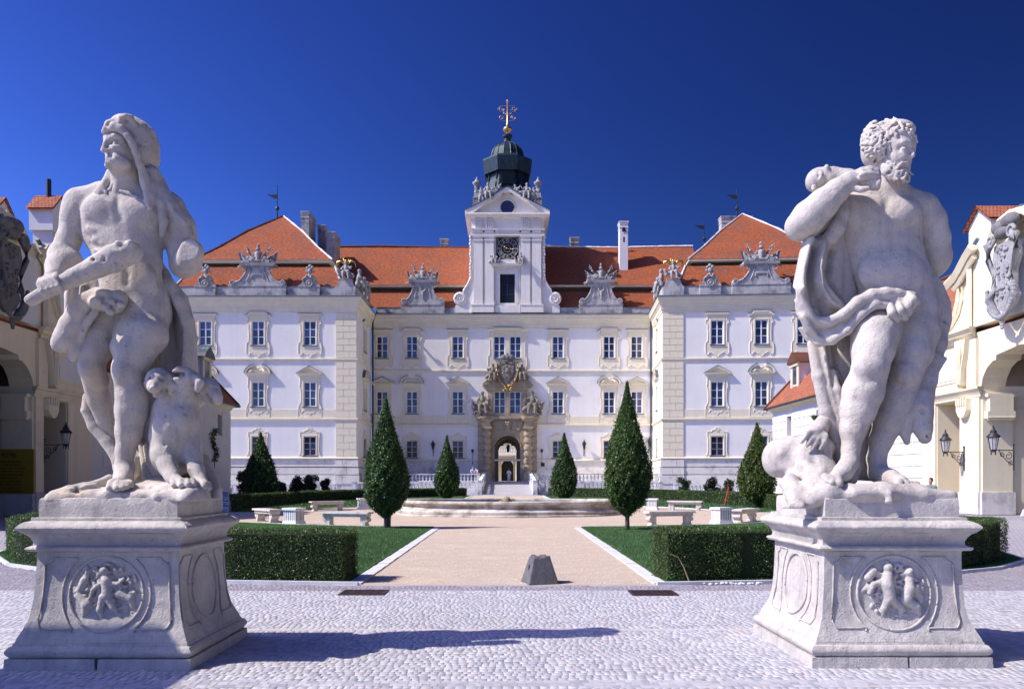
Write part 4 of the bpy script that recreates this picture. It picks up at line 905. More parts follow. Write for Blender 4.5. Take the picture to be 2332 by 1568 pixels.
def gable(fr, u, z0, big, label, tlabel, seed):
    c = fr.pt(u, 0, z0); root = empty('attic_gable', c, fr.th, label=label, cat='gable')
    if big == 'wing': hw, zt, nk, cap, vz, zc, vr = 3.45, 1.18, 1.25, 2.1, 1.5, 3.45, .36; sw = [(2.75, 1.55), (2.2, 1.75), (1.75, 2.25), (1.4, 2.8), (1.25, 3.45)]
    elif big == 'mid': hw, zt, nk, cap, vz, zc, vr = 2.9, 1.17, 1.2, 1.9, 1.6, 4.0, .42; sw = [(2.2, 1.75), (1.85, 2.1), (1.5, 2.7), (1.3, 3.3), (1.2, 4.0)]
    else: hw, zt, nk, cap, vz, zc, vr = 1.25, 1.1, .55, .7, 0, 2.3, .0; sw = [(1.2, 1.3), (.95, 1.45), (.7, 1.9), (.6, 2.3)]
    half = [(0, 0), (hw, 0), (hw, zt)] + ([(hw - .15, zt), (hw - .15, zt + .05)] if vr else []) + sw; half += [(0, zc)]
    m = MB()
    m.prism([(x, z) for x, z in half] + [(-x, z) for x, z in half[::-1][1:-1]], -.30, .55); m.box(-hw - .06, hw + .06, -.36, .6, zt - .08, zt + .02); root.rotation_euler.z = fr.th
    link('gable_body', m.mesh('gable_body', M['attic'], 'auto'), root)
    m = MB()
    if vr:
        for s in (1, -1):
            m.tube([(s * x, -.32, z) for x, z in sw], .10, 5); n0 = len(m.v); m.lathe([(0, -.05), (vr, -.05), (vr, .8), (0, .8)], 16, close=False)
            for i in range(n0, len(m.v)): x, y, z = m.v[i]; m.v[i] = (x + s * (hw - .42), z - .33, y + vz)
            m.spiral(s * (hw - .42), vz, -.40, vr * .8, s, 1.6, .2, a0=0 if s > 0 else PI)
            m.spiral(s * (nk + .25), zc - .35, -.38, .3, -s, 1.4, .24); m.tube([(s * (x * .55 + .1), -.33, z) for x, z in sw[1:]], .06, 5)
        link('scrolls', m.mesh('scrolls', M['attic'], 'auto'), root)
        m = MB().box(-cap, cap, -.55, .7, zc + .12, zc + .42, -.05).box(-cap + .15, cap - .15, -.42, .6, zc, zc + .12); link('gable_cap', m.mesh('gable_cap', M['attic']), root)
        m = MB().box(-.75, .75, -.40, -.301, zc - 1.0, zc - .9).box(-.75, -.65, -.40, -.301, zc - 1.4, zc - 1.0).box(.65, .75, -.40, -.301, zc - 1.4, zc - 1.0) if big == 'wing' else MB().tube([(.35 * math.cos(a), -.36, zc - .75 + .35 * math.sin(a)) for a in [i * PI / 8 for i in range(17)]], .08, 5, False).tube([(0, -.36, zc - 1.1), (0, -.36, zc - 2.1)], [.16, .05], 6)
        link('carved_panel', m.mesh('carved_panel', M['attic']), root)
        t = empty('trophy', fr.pt(u, 0, z0 + zc + .42), fr.th, label=tlabel, cat='trophy'); trophy_parts(t, 2.85 if big == 'wing' else 2.55, 2.4 if big == 'wing' else 2.2, seed)
    else:
        m = MB(); n0 = 0; m.lathe([(0, 0), (.5, 0), (.58, .06), (.58, .2)], 18, close=False)
        for i in range(n0, len(m.v)): x, y, z = m.v[i]; m.v[i] = (x, -z - .20, y + 1.42)
        m.tube([(.36 * math.cos(a), -.40, 1.42 + .36 * math.sin(a)) for a in [i * PI / 8 for i in range(17)]], .05, 4, False); m.ball((0, -.38, 1.42), .2, 7, 5, (1, .3, 1.1)); link('medallion', m.mesh('medallion', M['attic'], 'auto'), root)
        m = MB()
        for s in (1, -1): m.tube([(0, -.3, 2.15), (s * .35, -.35, 2.25), (s * .62, -.3, 2.05), (s * .72, -.3, 1.75), (s * .6, -.3, 1.65)], .12, 6); m.ball((s * .3, -.4, 2.35), .15).ball((s * .72, -.35, 1.95), .13)
        link('scrolls', m.mesh('scrolls', M['gray_stone'], True), root)
        m = MB().lathe([(.3, 2.2), (.25, 2.4), (.16, 2.6), (.2, 2.8)], 8); m.ball((0, 0, 3.0), .3, 10, 7, (1, 1.1, 1.2)).ball((-.3, 0, 3.35), .2).ball((.3, 0, 3.4), .22).ball((0, .1, 3.6), .24).ball((-.38, .05, 3.0), .17).ball((.4, .05, 2.95), .17); m.tube([(-.3, 0, 2.5), (.3, -.1, 2.4)], .1)
        t = empty('plumed_helmet', fr.pt(u, 0, z0), fr.th, label=tlabel, cat='sculpture'); link('helmet', m.mesh('helmet', M['gray_stone'], True), t)
gable(fl, fl.u_at(588), 24.02, 'wing', 'wide scrolled stone gable on the left wing roof edge', 'stone trophy of banners and armour on the left wing gable', 1)
gable(frr, frr.u_at(1732.8), 24.02, 'wing', 'wide scrolled stone gable on the right wing roof edge', 'stone trophy of banners and armour on the right wing gable', 2)
gable(fc, -11.34, 24.02, 'mid', 'scrolled stone gable on the central roof edge left of the clock tower', 'stone trophy of banners left of the clock tower', 3)
gable(fc, 12.56, 24.02, 'mid', 'scrolled stone gable on the central roof edge right of the clock tower', 'stone trophy of banners right of the clock tower', 4)
gable(fl, fl.u_at(469), 24.02, 'small', 'small medallion gable on the left wing next to the hooded statue', 'plumed stone helmet on the left wing, nearest the hooded statue', 5)
gable(fl, fl.u_at(705.8), 24.02, 'small', 'small medallion gable on the left wing right of the big trophy', 'plumed stone helmet on the left wing, right of the trophy', 6)
gable(frr, frr.u_at(1617), 24.02, 'small', 'small medallion gable on the right wing left of the big trophy', 'plumed stone helmet on the right wing, left of the trophy', 7)
def roof_statue(fr, u, label, kind='seated', sc=1.15, gold=True, n=-.25, ped=True, z=24.02, fl_=1):
    root = empty('roof_statue', fr.pt(u, n, z), fr.th, label=label, cat='statue')
    z1 = 0
    if ped: z1 = 2.05; link('pedestal', MB().box(-1.25, 1.25, -.45, .45, 0, 1.1, .0).box(-1.1, 1.1, -.4, .4, 1.1, 1.9, .35, .0).box(-.8, .8, -.42, .42, 1.9, 2.06).mesh('pedestal', M['attic']), root)
    link('figure', FIG[kind], root, (0, 0, z1), scale=(sc * fl_, sc, sc))
    if gold:
        m = MB()
        for s in (1, -1): m.tube([(s * .15, .1, 1.55), (s * .5, .15, 2.0), (s * .95, .1, 1.85), (s * 1.0, .1, 1.3)], [.08, .16, .12, .04], 5).tube([(s * .15, .1, 1.6), (s * .3, .1, 2.25)], [.08, .03], 5)
        m.ball((0, 0, 1.95), .16); link('gilded_wings', m.mesh('gilded_wings', M['gold'], True), root, (0, 0, z1), scale=(sc, sc, sc))
roof_statue(fl, -1.35, 'figure with gilded wings on the inner corner of the left wing roof'); roof_statue(frr, 1.35, 'figure with gilded wings on the inner corner of the right wing roof')
for i, (u, k, z) in enumerate(((3.2, 'seated', 25.2), (6.6, 'stand', 25.2), (9.0, 'stand', 25.2))):
    roof_statue(fsl, u, 'weathered stone figure on the left wing side parapet, %s from the corner' % ('first', 'second', 'third')[i], k, 1.5, False, -.25, False, z); roof_statue(fsr, -u, 'weathered stone figure on the right wing side parapet, %s from the corner' % ('first', 'second', 'third')[i], k, 1.5, False, -.25, False, z, -1)
def single(kind, loc, sc, label, mesh=FIG, flip=1, rz=0, name='stone_figure', grp=None):
    root = empty(name, loc, rz, label=label, cat='figure', group=grp); link('figure', mesh[kind], root, scale=(sc * flip, sc, sc)); return root
# reclining figures on the tower pediment
for s, nm in ((1, 'right'), (-1, 'left')):
    for k, (x, z, kd) in enumerate(((1.5, 39.7, 'recline'), (2.6, 39.1, 'seated'), (3.5, 38.6, 'stand'))):
        single(kd, (s * x, 106.1, z - .1), 1.15, 'pale stone figure on the %s slope of the tower gable, %s from the peak' % (nm, ('first', 'second', 'third')[k]), flip=-s)
    single('seated', (s * 1.75, 106.05, 30.35), .85, 'stone cherub at the %s lower corner of the clock' % nm, flip=s)
    r = single('seated', (s * 3.35, 106.4, 10.55), 1.55, 'seated brown stone woman on the %s side of the portal' % nm, TAN, -s); link('scroll', MB().tube([(s * -.1, .1, 0), (s * .5, .1, .45), (s * .95, .1, .3), (s * 1.1, .1, -.2)], .22, 8).spiral(s * .75, .0, -.2, .42, s, 1.5, .35).mesh('scroll', M['tan_dark'], True), r)
    single('seated', (s * 1.95, 106.3, 15.0), 1.15, 'brown stone cherub at the %s of the coat of arms' % nm, TAN, s)
    single('recline', (s * 2.2, 106.3, 14.6), 1.0, 'brown stone cherub reclining below the %s edge of the arms' % nm, TAN, -s)
# ================================================================ low houses and gate wings on both sides
M['cream'] = simple('cream_gate_stucco', (.76, .68, .48), .06, .7, .88, .2, 14, .015, dirt=(.58, .53, .40), dp=(.55, .8), ds=.7)
M['cream_pale'] = simple('pale_gate_field', (.70, .70, .69), .05, .7, .88, .15, 14, .01, dirt=(.6, .58, .52), dp=(.55, .8), ds=.7)
M['house'] = simple('white_house_plaster', (.70, .69, .66), .05, .6, .9, .15, 14, .01, dirt=(.6, .58, .54), dp=(.55, .8), ds=.6)
M['passage_shade'] = simple('left_passage_shade', (.05, .035, .03), .2, 1, .9, 0)  # brown this dark paints in the shade of the left passage
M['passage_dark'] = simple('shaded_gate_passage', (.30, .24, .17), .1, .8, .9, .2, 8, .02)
def side(s):       # s=+1 right, -1 left ; u runs towards the viewer from the far end (Y=44.5)
    nm = 'right' if s > 0 else 'left'; X0 = 23.3
    # ---------------- gate wing
    root = empty('gate_building', (s * X0, 40, 0), label='cream baroque gate building with curved gable at the %s edge' % nm, cat='building')
    fr = Fr(s * X0, 44.5, -s * R(90), root)
    def P(name, poly, n0, n1, mat='cream', z=None): return fr.put(name, MB().prism([(s * a, b) for a, b in poly], -n1, -n0).mesh(name, M[mat]))
    def BX(name, u0, u1, z0, z1, n0, n1, mat='cream', par=None):
        a, b = sorted((s * u0, s * u1)); me = MB().box(a, b, -n1, -n0, z0, z1).mesh(name, M[mat]); return fr.put(name, me) if par is None else link(name, me, par)
    d0, d1 = (1.35, 3.55) if s > 0 else (2.45, 4.55); dz = 5.75
    hol = [(min(s * d0, s * d1), max(s * d0, s * d1), .0, dz)]
    a, b = sorted((0, s * 5.3)); fr.put('wall', wallmesh('wall', a, b, 0, 9.0, hol, 1.3, M['cream']))
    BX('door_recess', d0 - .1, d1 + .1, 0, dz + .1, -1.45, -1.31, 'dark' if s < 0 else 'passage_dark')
    pm = M['passage_dark'] if s > 0 else M['passage_shade']
    # wall above the arch and beyond it
    A0, A1, CX = 5.3, 11.3, 8.3
    up = [(A0, 9.0), (A0, 6.25), (5.45, 6.7), (5.8, 7.15), (6.25, 7.4), (6.5, 7.42), (6.55, 7.65), (CX, 7.85), (10.05, 7.65), (10.1, 7.42), (10.35, 7.4), (10.8, 7.15), (11.15, 6.7), (A1, 6.25), (A1, 9.0)]
    P('arch_wall', up, -1.2, 0); BX('wall', A1, 19, 0, 9.0, -1.2, 0)
    # jambs and passage
    BX('jamb', A0 - .02, A0 + .001, 0, 6.3, -2.3, -.0, 'cream'); 
    m = MB(); 
    for u in (A0, A1):
        x = s * u; m.add([(x, 0, 0), (x, 9, 0), (x, 9, 8), (x, 0, 8)], [(0, 1, 2, 3)])
    m.add([(s * A0, 9, 0), (s * A1, 9, 0), (s * A1, 9, 8), (s * A0, 9, 8)], [(0, 1, 2, 3)]).add([(s * A0, 1.2, 7.6), (s * A1, 1.2, 7.6), (s * A1, 9, 7.6), (s * A0, 9, 7.6)], [(0, 1, 2, 3)])
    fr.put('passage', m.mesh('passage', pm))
    fr.put('jamb_face', MB().box(*sorted((s * (A0 - .01), s * (A0 + .12))), .02, 1.5, 1.1, 6.0).mesh('jamb_face', M['cream'])); BX('jamb_base', A0 - .02, A0 + .2, 0, 1.1, -1.6, .06, 'base')
    # console bracket on the jamb that faces the viewer
    m = MB(); x0, x1 = sorted((s * (A0 + .12), s * (A0 + .42)))
    m.box(x0, x1, .2, 1.35, 5.05, 5.75, -.0).box(x0, x1, .1, 1.45, 4.7, 5.05).box(x0, x1 + .0, .1, 1.45, 5.75, 5.9); m.tube([(s * (A0 + .3), .15, 4.75), (s * (A0 + .3), 1.4, 4.75)], .14, 8); fr.put('console', m.mesh('console', M['cream'], 'auto'))
    # pilasters, mouldings
    BX('pilaster', d1 + .08, A0 - .0, 1.1, 5.85, 0, .10); BX('pilaster', .0, d0 - .05, 1.1, 5.85, 0, .10); BX('pilaster_base', d1 + .06, A0 + .04, 0, 1.1, 0, .16, 'base'); BX('pilaster_base', -.03, d0 - .03, 0, 1.1, 0, .16, 'base')
    def ML(name, prof, u0, u1, mat='cream'):
        a, b = sorted((s * u0, s * u1)); return fr.put(name, mould(prof, a, b, .6, .0 if False else .6).mesh(name, M[mat]))
    imp = [(0, 6.3), (.36, 6.27), (.36, 6.18), (.26, 6.12), (.2, 6.0), (.14, 5.9), (.12, 5.8), (0, 5.78)]; ML('impost_cornice', imp, -.1, A0 + .1); ML('impost_cornice', imp, A1 - .1, 19)
    mc = [(0, 9.32), (.55, 9.28), (.55, 9.18), (.42, 9.1), (.36, 8.95), (.2, 8.9), (.16, 8.75), (0, 8.7)]; ML('main_cornice', mc, -.1, 4.9); ML('main_cornice', mc, 2 * CX - 4.9, 19)
    BX('corner_pilaster', 4.35, 5.15, 6.3, 8.7, .0, .16); BX('corner_pilaster', 2 * CX - 5.15, 2 * CX - 4.35, 6.3, 8.7, .0, .16)
    BX('wall_panel', .9, 3.3, 6.75, 8.35, .0, .05); BX('wall_panel', 1.05, 3.15, 6.9, 8.2, .05, .08, 'cream_pale')
    # scroll console between the cornices and the leaf bracket under the impost
    m = MB().prism([(s * u, z) for u, z in ((3.7, 8.75), (4.65, 8.75), (4.55, 8.1), (4.3, 7.3), (4.25, 6.5), (4.0, 6.35), (3.85, 6.6), (3.95, 7.3), (3.75, 8.1))], -.42, 0); m.tube([(s * 4.15, -.42, 8.7), (s * 4.2, -.5, 8.0), (s * 4.1, -.42, 7.2), (s * 4.1, -.44, 6.5)], [.16, .2, .12, .1], 6); fr.put('scroll_console', m.mesh('scroll_console', M['cream'], 'auto'))
    m = MB().prism([(s * u, z) for u, z in ((3.75, 5.78), (4.65, 5.78), (4.65, 5.2), (4.45, 4.9), (4.2, 4.8), (3.95, 4.9), (3.75, 5.2))], -.36, 0)
    for k in range(4): m.box(*sorted((s * (3.85 + k * .2), s * (3.95 + k * .2))), -.44, -.3, 5.45, 5.85)
    fr.put('leaf_bracket', m.mesh('leaf_bracket', M['cream']))
    # gable
    L = [(1.3, 9.3), (1.7, 9.38), (2.5, 9.65), (3.05, 10.1), (3.35, 10.7), (3.38, 11.35), (3.1, 11.7), (3.0, 11.95), (3.6, 12.15), (4.1, 12.5), (4.7, 13.0), (5.2, 13.35), (6.4, 13.0), (6.9, 13.3), (7.4, 13.65), (CX, 13.85)]
    full = L + [(2 * CX - a, b) for a, b in L[::-1][1:]]
    P('gable', full, -.7, 0)
    m = MB(); W = lambda u, z, n: (s * u, -n, z)
    for sg in (0, 1):
        mir = lambda pts: [((2 * CX - u) if sg else u, z) for u, z in pts]
        m.tube([W(u, z, .1) for u, z in mir([(1.7, 9.42), (2.6, 9.75), (3.2, 10.25), (3.5, 10.9), (3.55, 11.6)])], .16, 5); m.tube([W(u + (.25 if not sg else -.25), z, .05) for u, z in mir([(1.7, 9.42), (2.6, 9.75), (3.2, 10.25), (3.5, 10.9), (3.55, 11.6)])], .10, 5)
        m.tube([W(u, z, .35) for u, z in mir([(2.9, 11.8), (3.6, 12.05), (4.1, 12.4), (4.7, 12.9), (5.15, 13.2)])], .26, 5); m.tube([W(u, z - .35, .2) for u, z in mir([(3.3, 11.9), (3.8, 12.15), (4.6, 12.8), (5.1, 13.1)])], .16, 5)
        m.tube([W(u, z, .35) for u, z in mir([(6.7, 12.9), (6.85, 13.3), (7.4, 13.65), (CX, 13.8)])], .24, 5)
        m.tube([W(u, z, .12) for u, z in mir([(4.55, 9.3), (4.55, 12.4)])], .16, 4)
    fr.put('gable_moulding', m.mesh('gable_moulding', M['cream'], 'auto'))
    BX('gable_field', 5.0, 2 * CX - 5.0, 9.3, 12.6, .0, .04, 'cream_pale')
    m = MB()
    for sg in (0, 1):
        pts = [((2 * CX - u) if sg else u, z + .22) for u, z in L[6:12]]; m.tube([W(u, z, .1) for u, z in pts], .12, 4); m.tube([W(u, z, -.5) for u, z in pts], .12, 4)
    pts = L[12:] + [(2 * CX - a, b) for a, b in L[::-1][1:4]]; m.tube([W(u, z + .22, .0) for u, z in pts], .14, 4)
    fr.put('gable_flashing', m.mesh('gable_flashing', M['flash']))
    # roof of the wing
    rf = MB(); q = lambda u, n, z: (s * u, n, z)
    for (u0, u1) in ((-1, 3.2), (3.2, 19)):
        zt_ = 14.2; A, B, C, D = q(u0, .4, 9.2), q(u1, .4, 9.2), q(u1, 5.0, zt_), q(u0, 5.0, zt_); rf.add([A, B, C, D], [(0, 1, 2, 3)], [[(u0, 0), (u1, 0), (u1, 6.8), (u0, 6.8)]])
    rf.add([q(-1, 5, 14.2), q(19, 5, 14.2), q(19, 10, 9.2), q(-1, 10, 9.2)], [(0, 1, 2, 3)], [[(0, 0), (20, 0), (20, 7), (0, 7)]]); fr.put('roof', rf.mesh('roof', M['tiles_near']))
    # chimneys with little tiled roofs
    def house_chimney(u, n, w, d, z0, z1, pipe):
        c = fr.put('chimney', MB().box(-w * .5, w * .5, -d * .5, d * .5, z0, z1 - 1.2).mesh('chimney', M['cream_pale' if s > 0 else 'white_chimney']), s * u, 0, -n)
        link('chimney_head', MB().box(-w * .62, w * .62, -d * .62, d * .62, z1 - 1.2, z1).prism([(-w * .62, z1), (w * .62, z1), (0, z1 + .75)], -d * .62, d * .62).mesh('chimney_head', M['white_chimney']), c)
        for k in range(4): link('corbel', MB().box(-w * .4 + k * w * .24, -w * .32 + k * w * .24, -d * .6, -d * .5, z1 - 1.45, z1 - 1.2).mesh('corbel', M['white_chimney']), c)
        r1 = MB(); 
        for g in (1, -1): r1.add([(g * w * .75, -d * .72, z1 - .08), (g * w * .75, d * .72, z1 - .08), (0, d * .72, z1 + .85), (0, -d * .72, z1 + .85)], [(0, 1, 2, 3)], [[(0, 0), (d * 1.44, 0), (d * 1.44, w), (0, w)]])
        for g in (1, -1): r1.add([(g * w * .75, -d * .72, z1 - .18), (g * w * .75, d * .72, z1 - .18), (0, d * .72, z1 + .75), (0, -d * .72, z1 + .75)], [(3, 2, 1, 0)], [[(0, 0), (d * 1.44, 0), (d * 1.44, w), (0, w)]])
        link('chimney_roof', r1.mesh('chimney_roof', M['tiles_near']), c)
        if pipe: link('flue_pipe', MB().tube([(0, 0, z1 + .4), (0, 0, z1 + 1.7)], .13, 8).mesh('flue_pipe', M['iron']), c)
    if s > 0: house_chimney(4.8, 1.6, 1.5, 2.2, 10, 14.5, False)
    else: house_chimney(2.3, 1.0, 1.15, 1.0, 10.0, 15.9, True); house_chimney(1.0, 1.8, .8, .9, 10.5, 13.0, False); house_chimney(6.3, 1.6, 1.2, 1.2, 10.5, 14.4, False)
    # cartouche hanging in the gable
    ct = empty('cartouche', fr.pt(s * CX, .3, 11), fr.th, label='carved stone coat of arms with dark cap on the %s gate gable' % nm, cat='carving'); mt = M['gray_stone'] if s > 0 else M['dark_stone']  # left carving takes the darker stone to paint in its shade
    m = MB().prism([(s * x, z) for x, z in ((-.75, 1.6), (-.95, .9), (-.6, .2), (-.55, -.6), (-.8, -1.1), (-.3, -1.7), (0, -1.85), (.3, -1.7), (.8, -1.1), (.55, -.6), (.6, .2), (.95, .9), (.75, 1.6))], -.55, -.1); link('shield', m.mesh('shield', mt), ct)
    m = MB()
    for g in (1, -1):
        m.tube([(g * .7, -.55, 2.0), (g * 1.15, -.65, 1.7), (g * 1.2, -.6, 1.0), (g * .8, -.55, .2), (g * .7, -.6, -.6), (g * 1.05, -.65, -1.1), (g * .6, -.6, -1.7), (g * .2, -.6, -2.0)], [.14, .26, .16, .13, .18, .24, .2, .12], 7); m.spiral(g * .85, 1.9, -.7, .35, g, 1.4, .3)
    link('scroll_frame', m.mesh('scroll_frame', mt, True), ct)
    m = MB(); rnd = random.Random(4)
    for i in range(30): t = i / 29; m.ball((1.15 * math.cos(PI * (1 + t)) * (1 - .0), -.7, -.6 + 1.5 * math.sin(PI * (1 + t))), rnd.uniform(.1, .17), 6, 5)
    for i in range(40): m.ball((rnd.uniform(-.5, .5), -.58, rnd.uniform(-1.3, 1.5)), rnd.uniform(.05, .12), 5, 4)
    for i in range(4): m.ball((0, -.6, -2.2 - .13 * i), .16 - .02 * i, 6, 5)
    link('garland', m.mesh('garland', mt, True), ct)
    m = MB().ball((-.4, -.4, 2.45), .5, 9, 6, (1.2, .9, .8)).ball((.45, -.4, 2.55), .5, 9, 6, (1.2, .9, .8)).ball((0, -.5, 2.1), .45, 9, 6, (1.5, .9, .7)); link('princely_cap', m.mesh('princely_cap', M['dark_stone'], True), ct)
    ct.scale = (.86, .86, .92)
    # ---------------- low rusticated house behind
    hr = empty('low_house', (s * X0, 57, 0), label='low white house with grooved walls and red roof at %s' % nm, cat='house'); L_ = 25.4 if s > 0 else 22.5
    fh = Fr(s * X0, 44.5 + L_, -s * R(90), hr); q0, q1 = sorted((0, s * L_))
    wins = [(3.6, 4.6), (9.9, 10.9)] if s > 0 else [(2.1, 3.0), (9.0, 9.9)]
    hs = [(min(s * a, s * b), max(s * a, s * b), 5.3, 6.95) for a, b in wins]
    fh.put('wall', wallmesh('wall', q0, q1, 0, 8.0, hs, .35, M['house']))
    for a, b in wins: fh.put('window', MB().box(min(s * a, s * b), max(s * a, s * b), .3, .34, 5.3, 6.95).mesh('window', M['glass'])); fh.put('window_surround', MB().box(min(s * a, s * b) - .14, min(s * a, s * b) - .001, -.04, 0, 5.2, 7.1).box(max(s * a, s * b) + .001, max(s * a, s * b) + .14, -.04, 0, 5.2, 7.1).box(min(s * a, s * b), max(s * a, s * b), -.04, 0, 6.951, 7.1).mesh('window_surround', M['cream']))
    z = 1.1; row = 0; rnd = random.Random(3); mcache = {}
    while z < 7.3:      # rusticated bands: raised blocks with open joints
        u = .0 if row % 2 else .9
        edges = [0] 
        while u < L_: edges.append(min(L_, u + .0001)); u += 2.9
        edges.append(L_); edges = sorted(set(round(e, 2) for e in edges))
        for a, b in zip(edges[:-1], edges[1:]):
            if b - a < .3: continue
            parts_ = [(a, b)]
            for w0, w1 in wins:
                if z + .62 > 5.2 and z < 7.1:
                    parts_ = [p for x0, x1 in parts_ for p in ((x0, min(x1, w0 - .16)), (max(x0, w1 + .16), x1)) if p[1] - p[0] > .15] if any(x0 < w1 + .16 and x1 > w0 - .16 for x0, x1 in parts_) else parts_
            for x0, x1 in parts_:
                k = round(x1 - x0, 1)
                if k not in mcache: mcache[k] = MB().box(-k / 2 + .03, k / 2 - .03, -.045, .0, .025, .645).mesh('rustic_block', M['house'])
                fh.put('rustic_block', mcache[k], s * (x0 + x1) / 2, z)
        z += .69; row += 1
    fh.put('plinth', MB().box(q0, q1, -.12, 0, 0, 1.05).mesh('plinth', M['base']))
    fh.put('eaves_cornice', mould([(0, 8.05), (.42, 8.0), (.42, 7.9), (.28, 7.8), (.15, 7.7), (.1, 7.55), (0, 7.5)], q0, q1, .8 if s > 0 else 0, 0 if s > 0 else .8).mesh('eaves_cornice', M['cream']))
    hw = 9.5
    fh.put('end_wall', MB().box(*sorted((s * .001, s * .3)), .001, hw, 0, 8.0).mesh('end_wall', M['house']))
    rg = 4.9; zt_ = 14.6; e = .55; m = MB(); S3 = lambda u, n, z: (s * u, n, z)
    for quad, uv in (([S3(-e, -e, 7.95), S3(L_, -e, 7.95), S3(L_, rg, zt_), S3(3.2, rg, zt_)], [(0, 0), (L_, 0), (L_, 8.4), (3.2, 8.4)]), ([S3(L_, hw + e, 7.95), S3(-e, hw + e, 7.95), S3(3.2, rg, zt_), S3(L_, rg, zt_)], [(0, 0), (L_, 0), (L_, 8.4), (3.2, 8.4)])): m.add(quad, [(0, 1, 2, 3)], [uv])
    m.add([S3(-e, hw + e, 7.95), S3(-e, -e, 7.95), S3(3.2, rg, zt_)], [(0, 1, 2)], [[(0, 0), (hw, 0), (hw / 2, 7.6)]]); fh.put('roof', m.mesh('roof', M['tiles_near'])); 
    fh.put('gutter', MB().tube([S3(-e, -e - .05, 7.9), S3(L_, -e - .05, 7.9)], .1, 6).tube([S3(-e - .02, -e, 7.9), S3(-e - .02, hw + e, 7.9)], .1, 6).mesh('gutter', M['iron']))
    m = MB().tube([S3(-e, -e, 8.0), S3(3.2, rg, zt_ + .05)], .13, 5).tube([S3(3.2, rg, zt_ + .05), S3(L_, rg, zt_ + .05)], .13, 5); fh.put('ridge_tiles', m.mesh('ridge_tiles', M['tiles_near']))
    # dormer
    du = 2.6; dm = fh.put('dormer', MB().box(*sorted((s * du, s * (du + 1.6))), .75, 4.2, 8.9, 11.4).mesh('dormer', M['house']))
    link('dormer_window', MB().box(*sorted((s * (du + .35), s * (du + 1.25))), .70, .749, 9.7, 11.1).mesh('dormer_window', M['glass']), dm)
    a, b = sorted((s * du, s * (du + 1.6))); link('dormer_frame', MB().box(a - .1, a + .3, .66, .748, 8.95, 11.3).box(b - .3, b + .1, .66, .748, 8.95, 11.3).box(a - .2, b + .2, .55, .747, 11.15, 11.45).mesh('dormer_frame', M['cream']), dm)
    m = MB().prism([(a - .35, 11.42), (b + .35, 11.42), (b + .1, 11.75), ((a + b) / 2, 12.35), (a - .1, 11.75)], .4, 4.4); link('dormer_roof', m.mesh('dormer_roof', M['tiles_near'] if s > 0 else M['flash']), dm)
side(1); side(-1)
# unseen pier added beyond the left edge, only to shade the left pedestal
gp_ = empty('shadow_caster', (-8.1, 5.45, 0), label='unseen stone pier added beyond the left edge to cast shade', cat='pier')
link('caster_shaft', MB().box(-.75, .75, -.7, .7, 0, 4.7).mesh('caster_shaft', M['pedestal']), gp_); link('caster_cap', MB().box(-.8, .8, -.8, .8, 4.7, 4.9).box(-.5, .5, -.5, .5, 4.9, 5.2, .2).mesh('caster_cap', M['pedestal']), gp_)
# ================================================================ ground, garden, terraces
def stone_joint_mat(name, a, b, joint, sc, rowh, w):
    t = NT(name); co = t.coord('Object'); br = t.n('TexBrick'); br.inputs['Scale'].default_value = sc; br.inputs['Brick Width'].default_value = w; br.inputs['Row Height'].default_value = rowh
    br.inputs['Mortar Size'].default_value = .012; br.inputs['Color1'].default_value = (*a, 1); br.inputs['Color2'].default_value = (*b, 1); br.inputs['Mortar'].default_value = (*joint, 1); t.l(co, br.inputs['Vector'])
    c = t.mix(t.ramp(t.noise(co, .35, 7, .7), [(.35, 0.0), (.75, .6)]), br.outputs[0], mul(a, .75)); c = t.mix(t.ramp(t.noise(co, 6, 5, .7), [(.4, 0.0), (.8, .35)]), c, mul(b, 1.2))
    return t.fin(c, .85, t.bump(t.math('ADD', t.math('MULTIPLY', br.outputs['Fac'], -1), t.noise(co, 22, 4)), .6, .015), 0, .2)
M['cobble_far'] = stone_joint_mat('distant_cobbles', (.33, .32, .35), (.38, .37, .39), (.22, .21, .23), 1, .12, .14)
t = NT('cobblestone'); co = t.coord('Object'); g = t.n('NewGeometry'); oi = t.n('ObjectInfo')
r_ = t.math('FRACT', t.math('ADD', g.outputs['Random Per Island'], oi.outputs['Random']))
gp = t.n('NewGeometry'); sp = t.n('Mapping'); t.l(gp.outputs['Position'], sp.inputs[0])
c = t.ramp(r_, [(0, (.30, .31, .35)), (.25, (.41, .41, .44)), (.55, (.46, .455, .47)), (.8, (.52, .52, .54)), (.93, (.46, .40, .39)), (1, (.28, .29, .33))])
c = t.mix(t.ramp(t.noise(sp.outputs[0], .7, 7, .75), [(.40, 0.0), (.70, .7)]), c, (.36, .35, .37)); c = t.mix(t.ramp(t.noise(sp.outputs[0], 30, 4, .7), [(.5, 0.0), (.8, .35)]), c, (.40, .38, .38))
M['cobble'] = t.fin(c, .75, t.bump(t.noise(sp.outputs[0], 45, 5, .7), .3, .005), 0, .35)
M['cobble_dark'] = M['cobble'].copy(); nt_ = M['cobble_dark'].node_tree; mx_ = nt_.nodes.new('ShaderNodeMix'); mx_.data_type = 'RGBA'; mx_.blend_type = 'MULTIPLY'; mx_.inputs[0].default_value = 1; mx_.inputs[7].default_value = (.66, .62, .66, 1); p_ = nt_.nodes['Principled BSDF']; nt_.links.new(p_.inputs['Base Color'].links[0].from_socket, mx_.inputs[6]); nt_.links.new(mx_.outputs[2], p_.inputs['Base Color'])
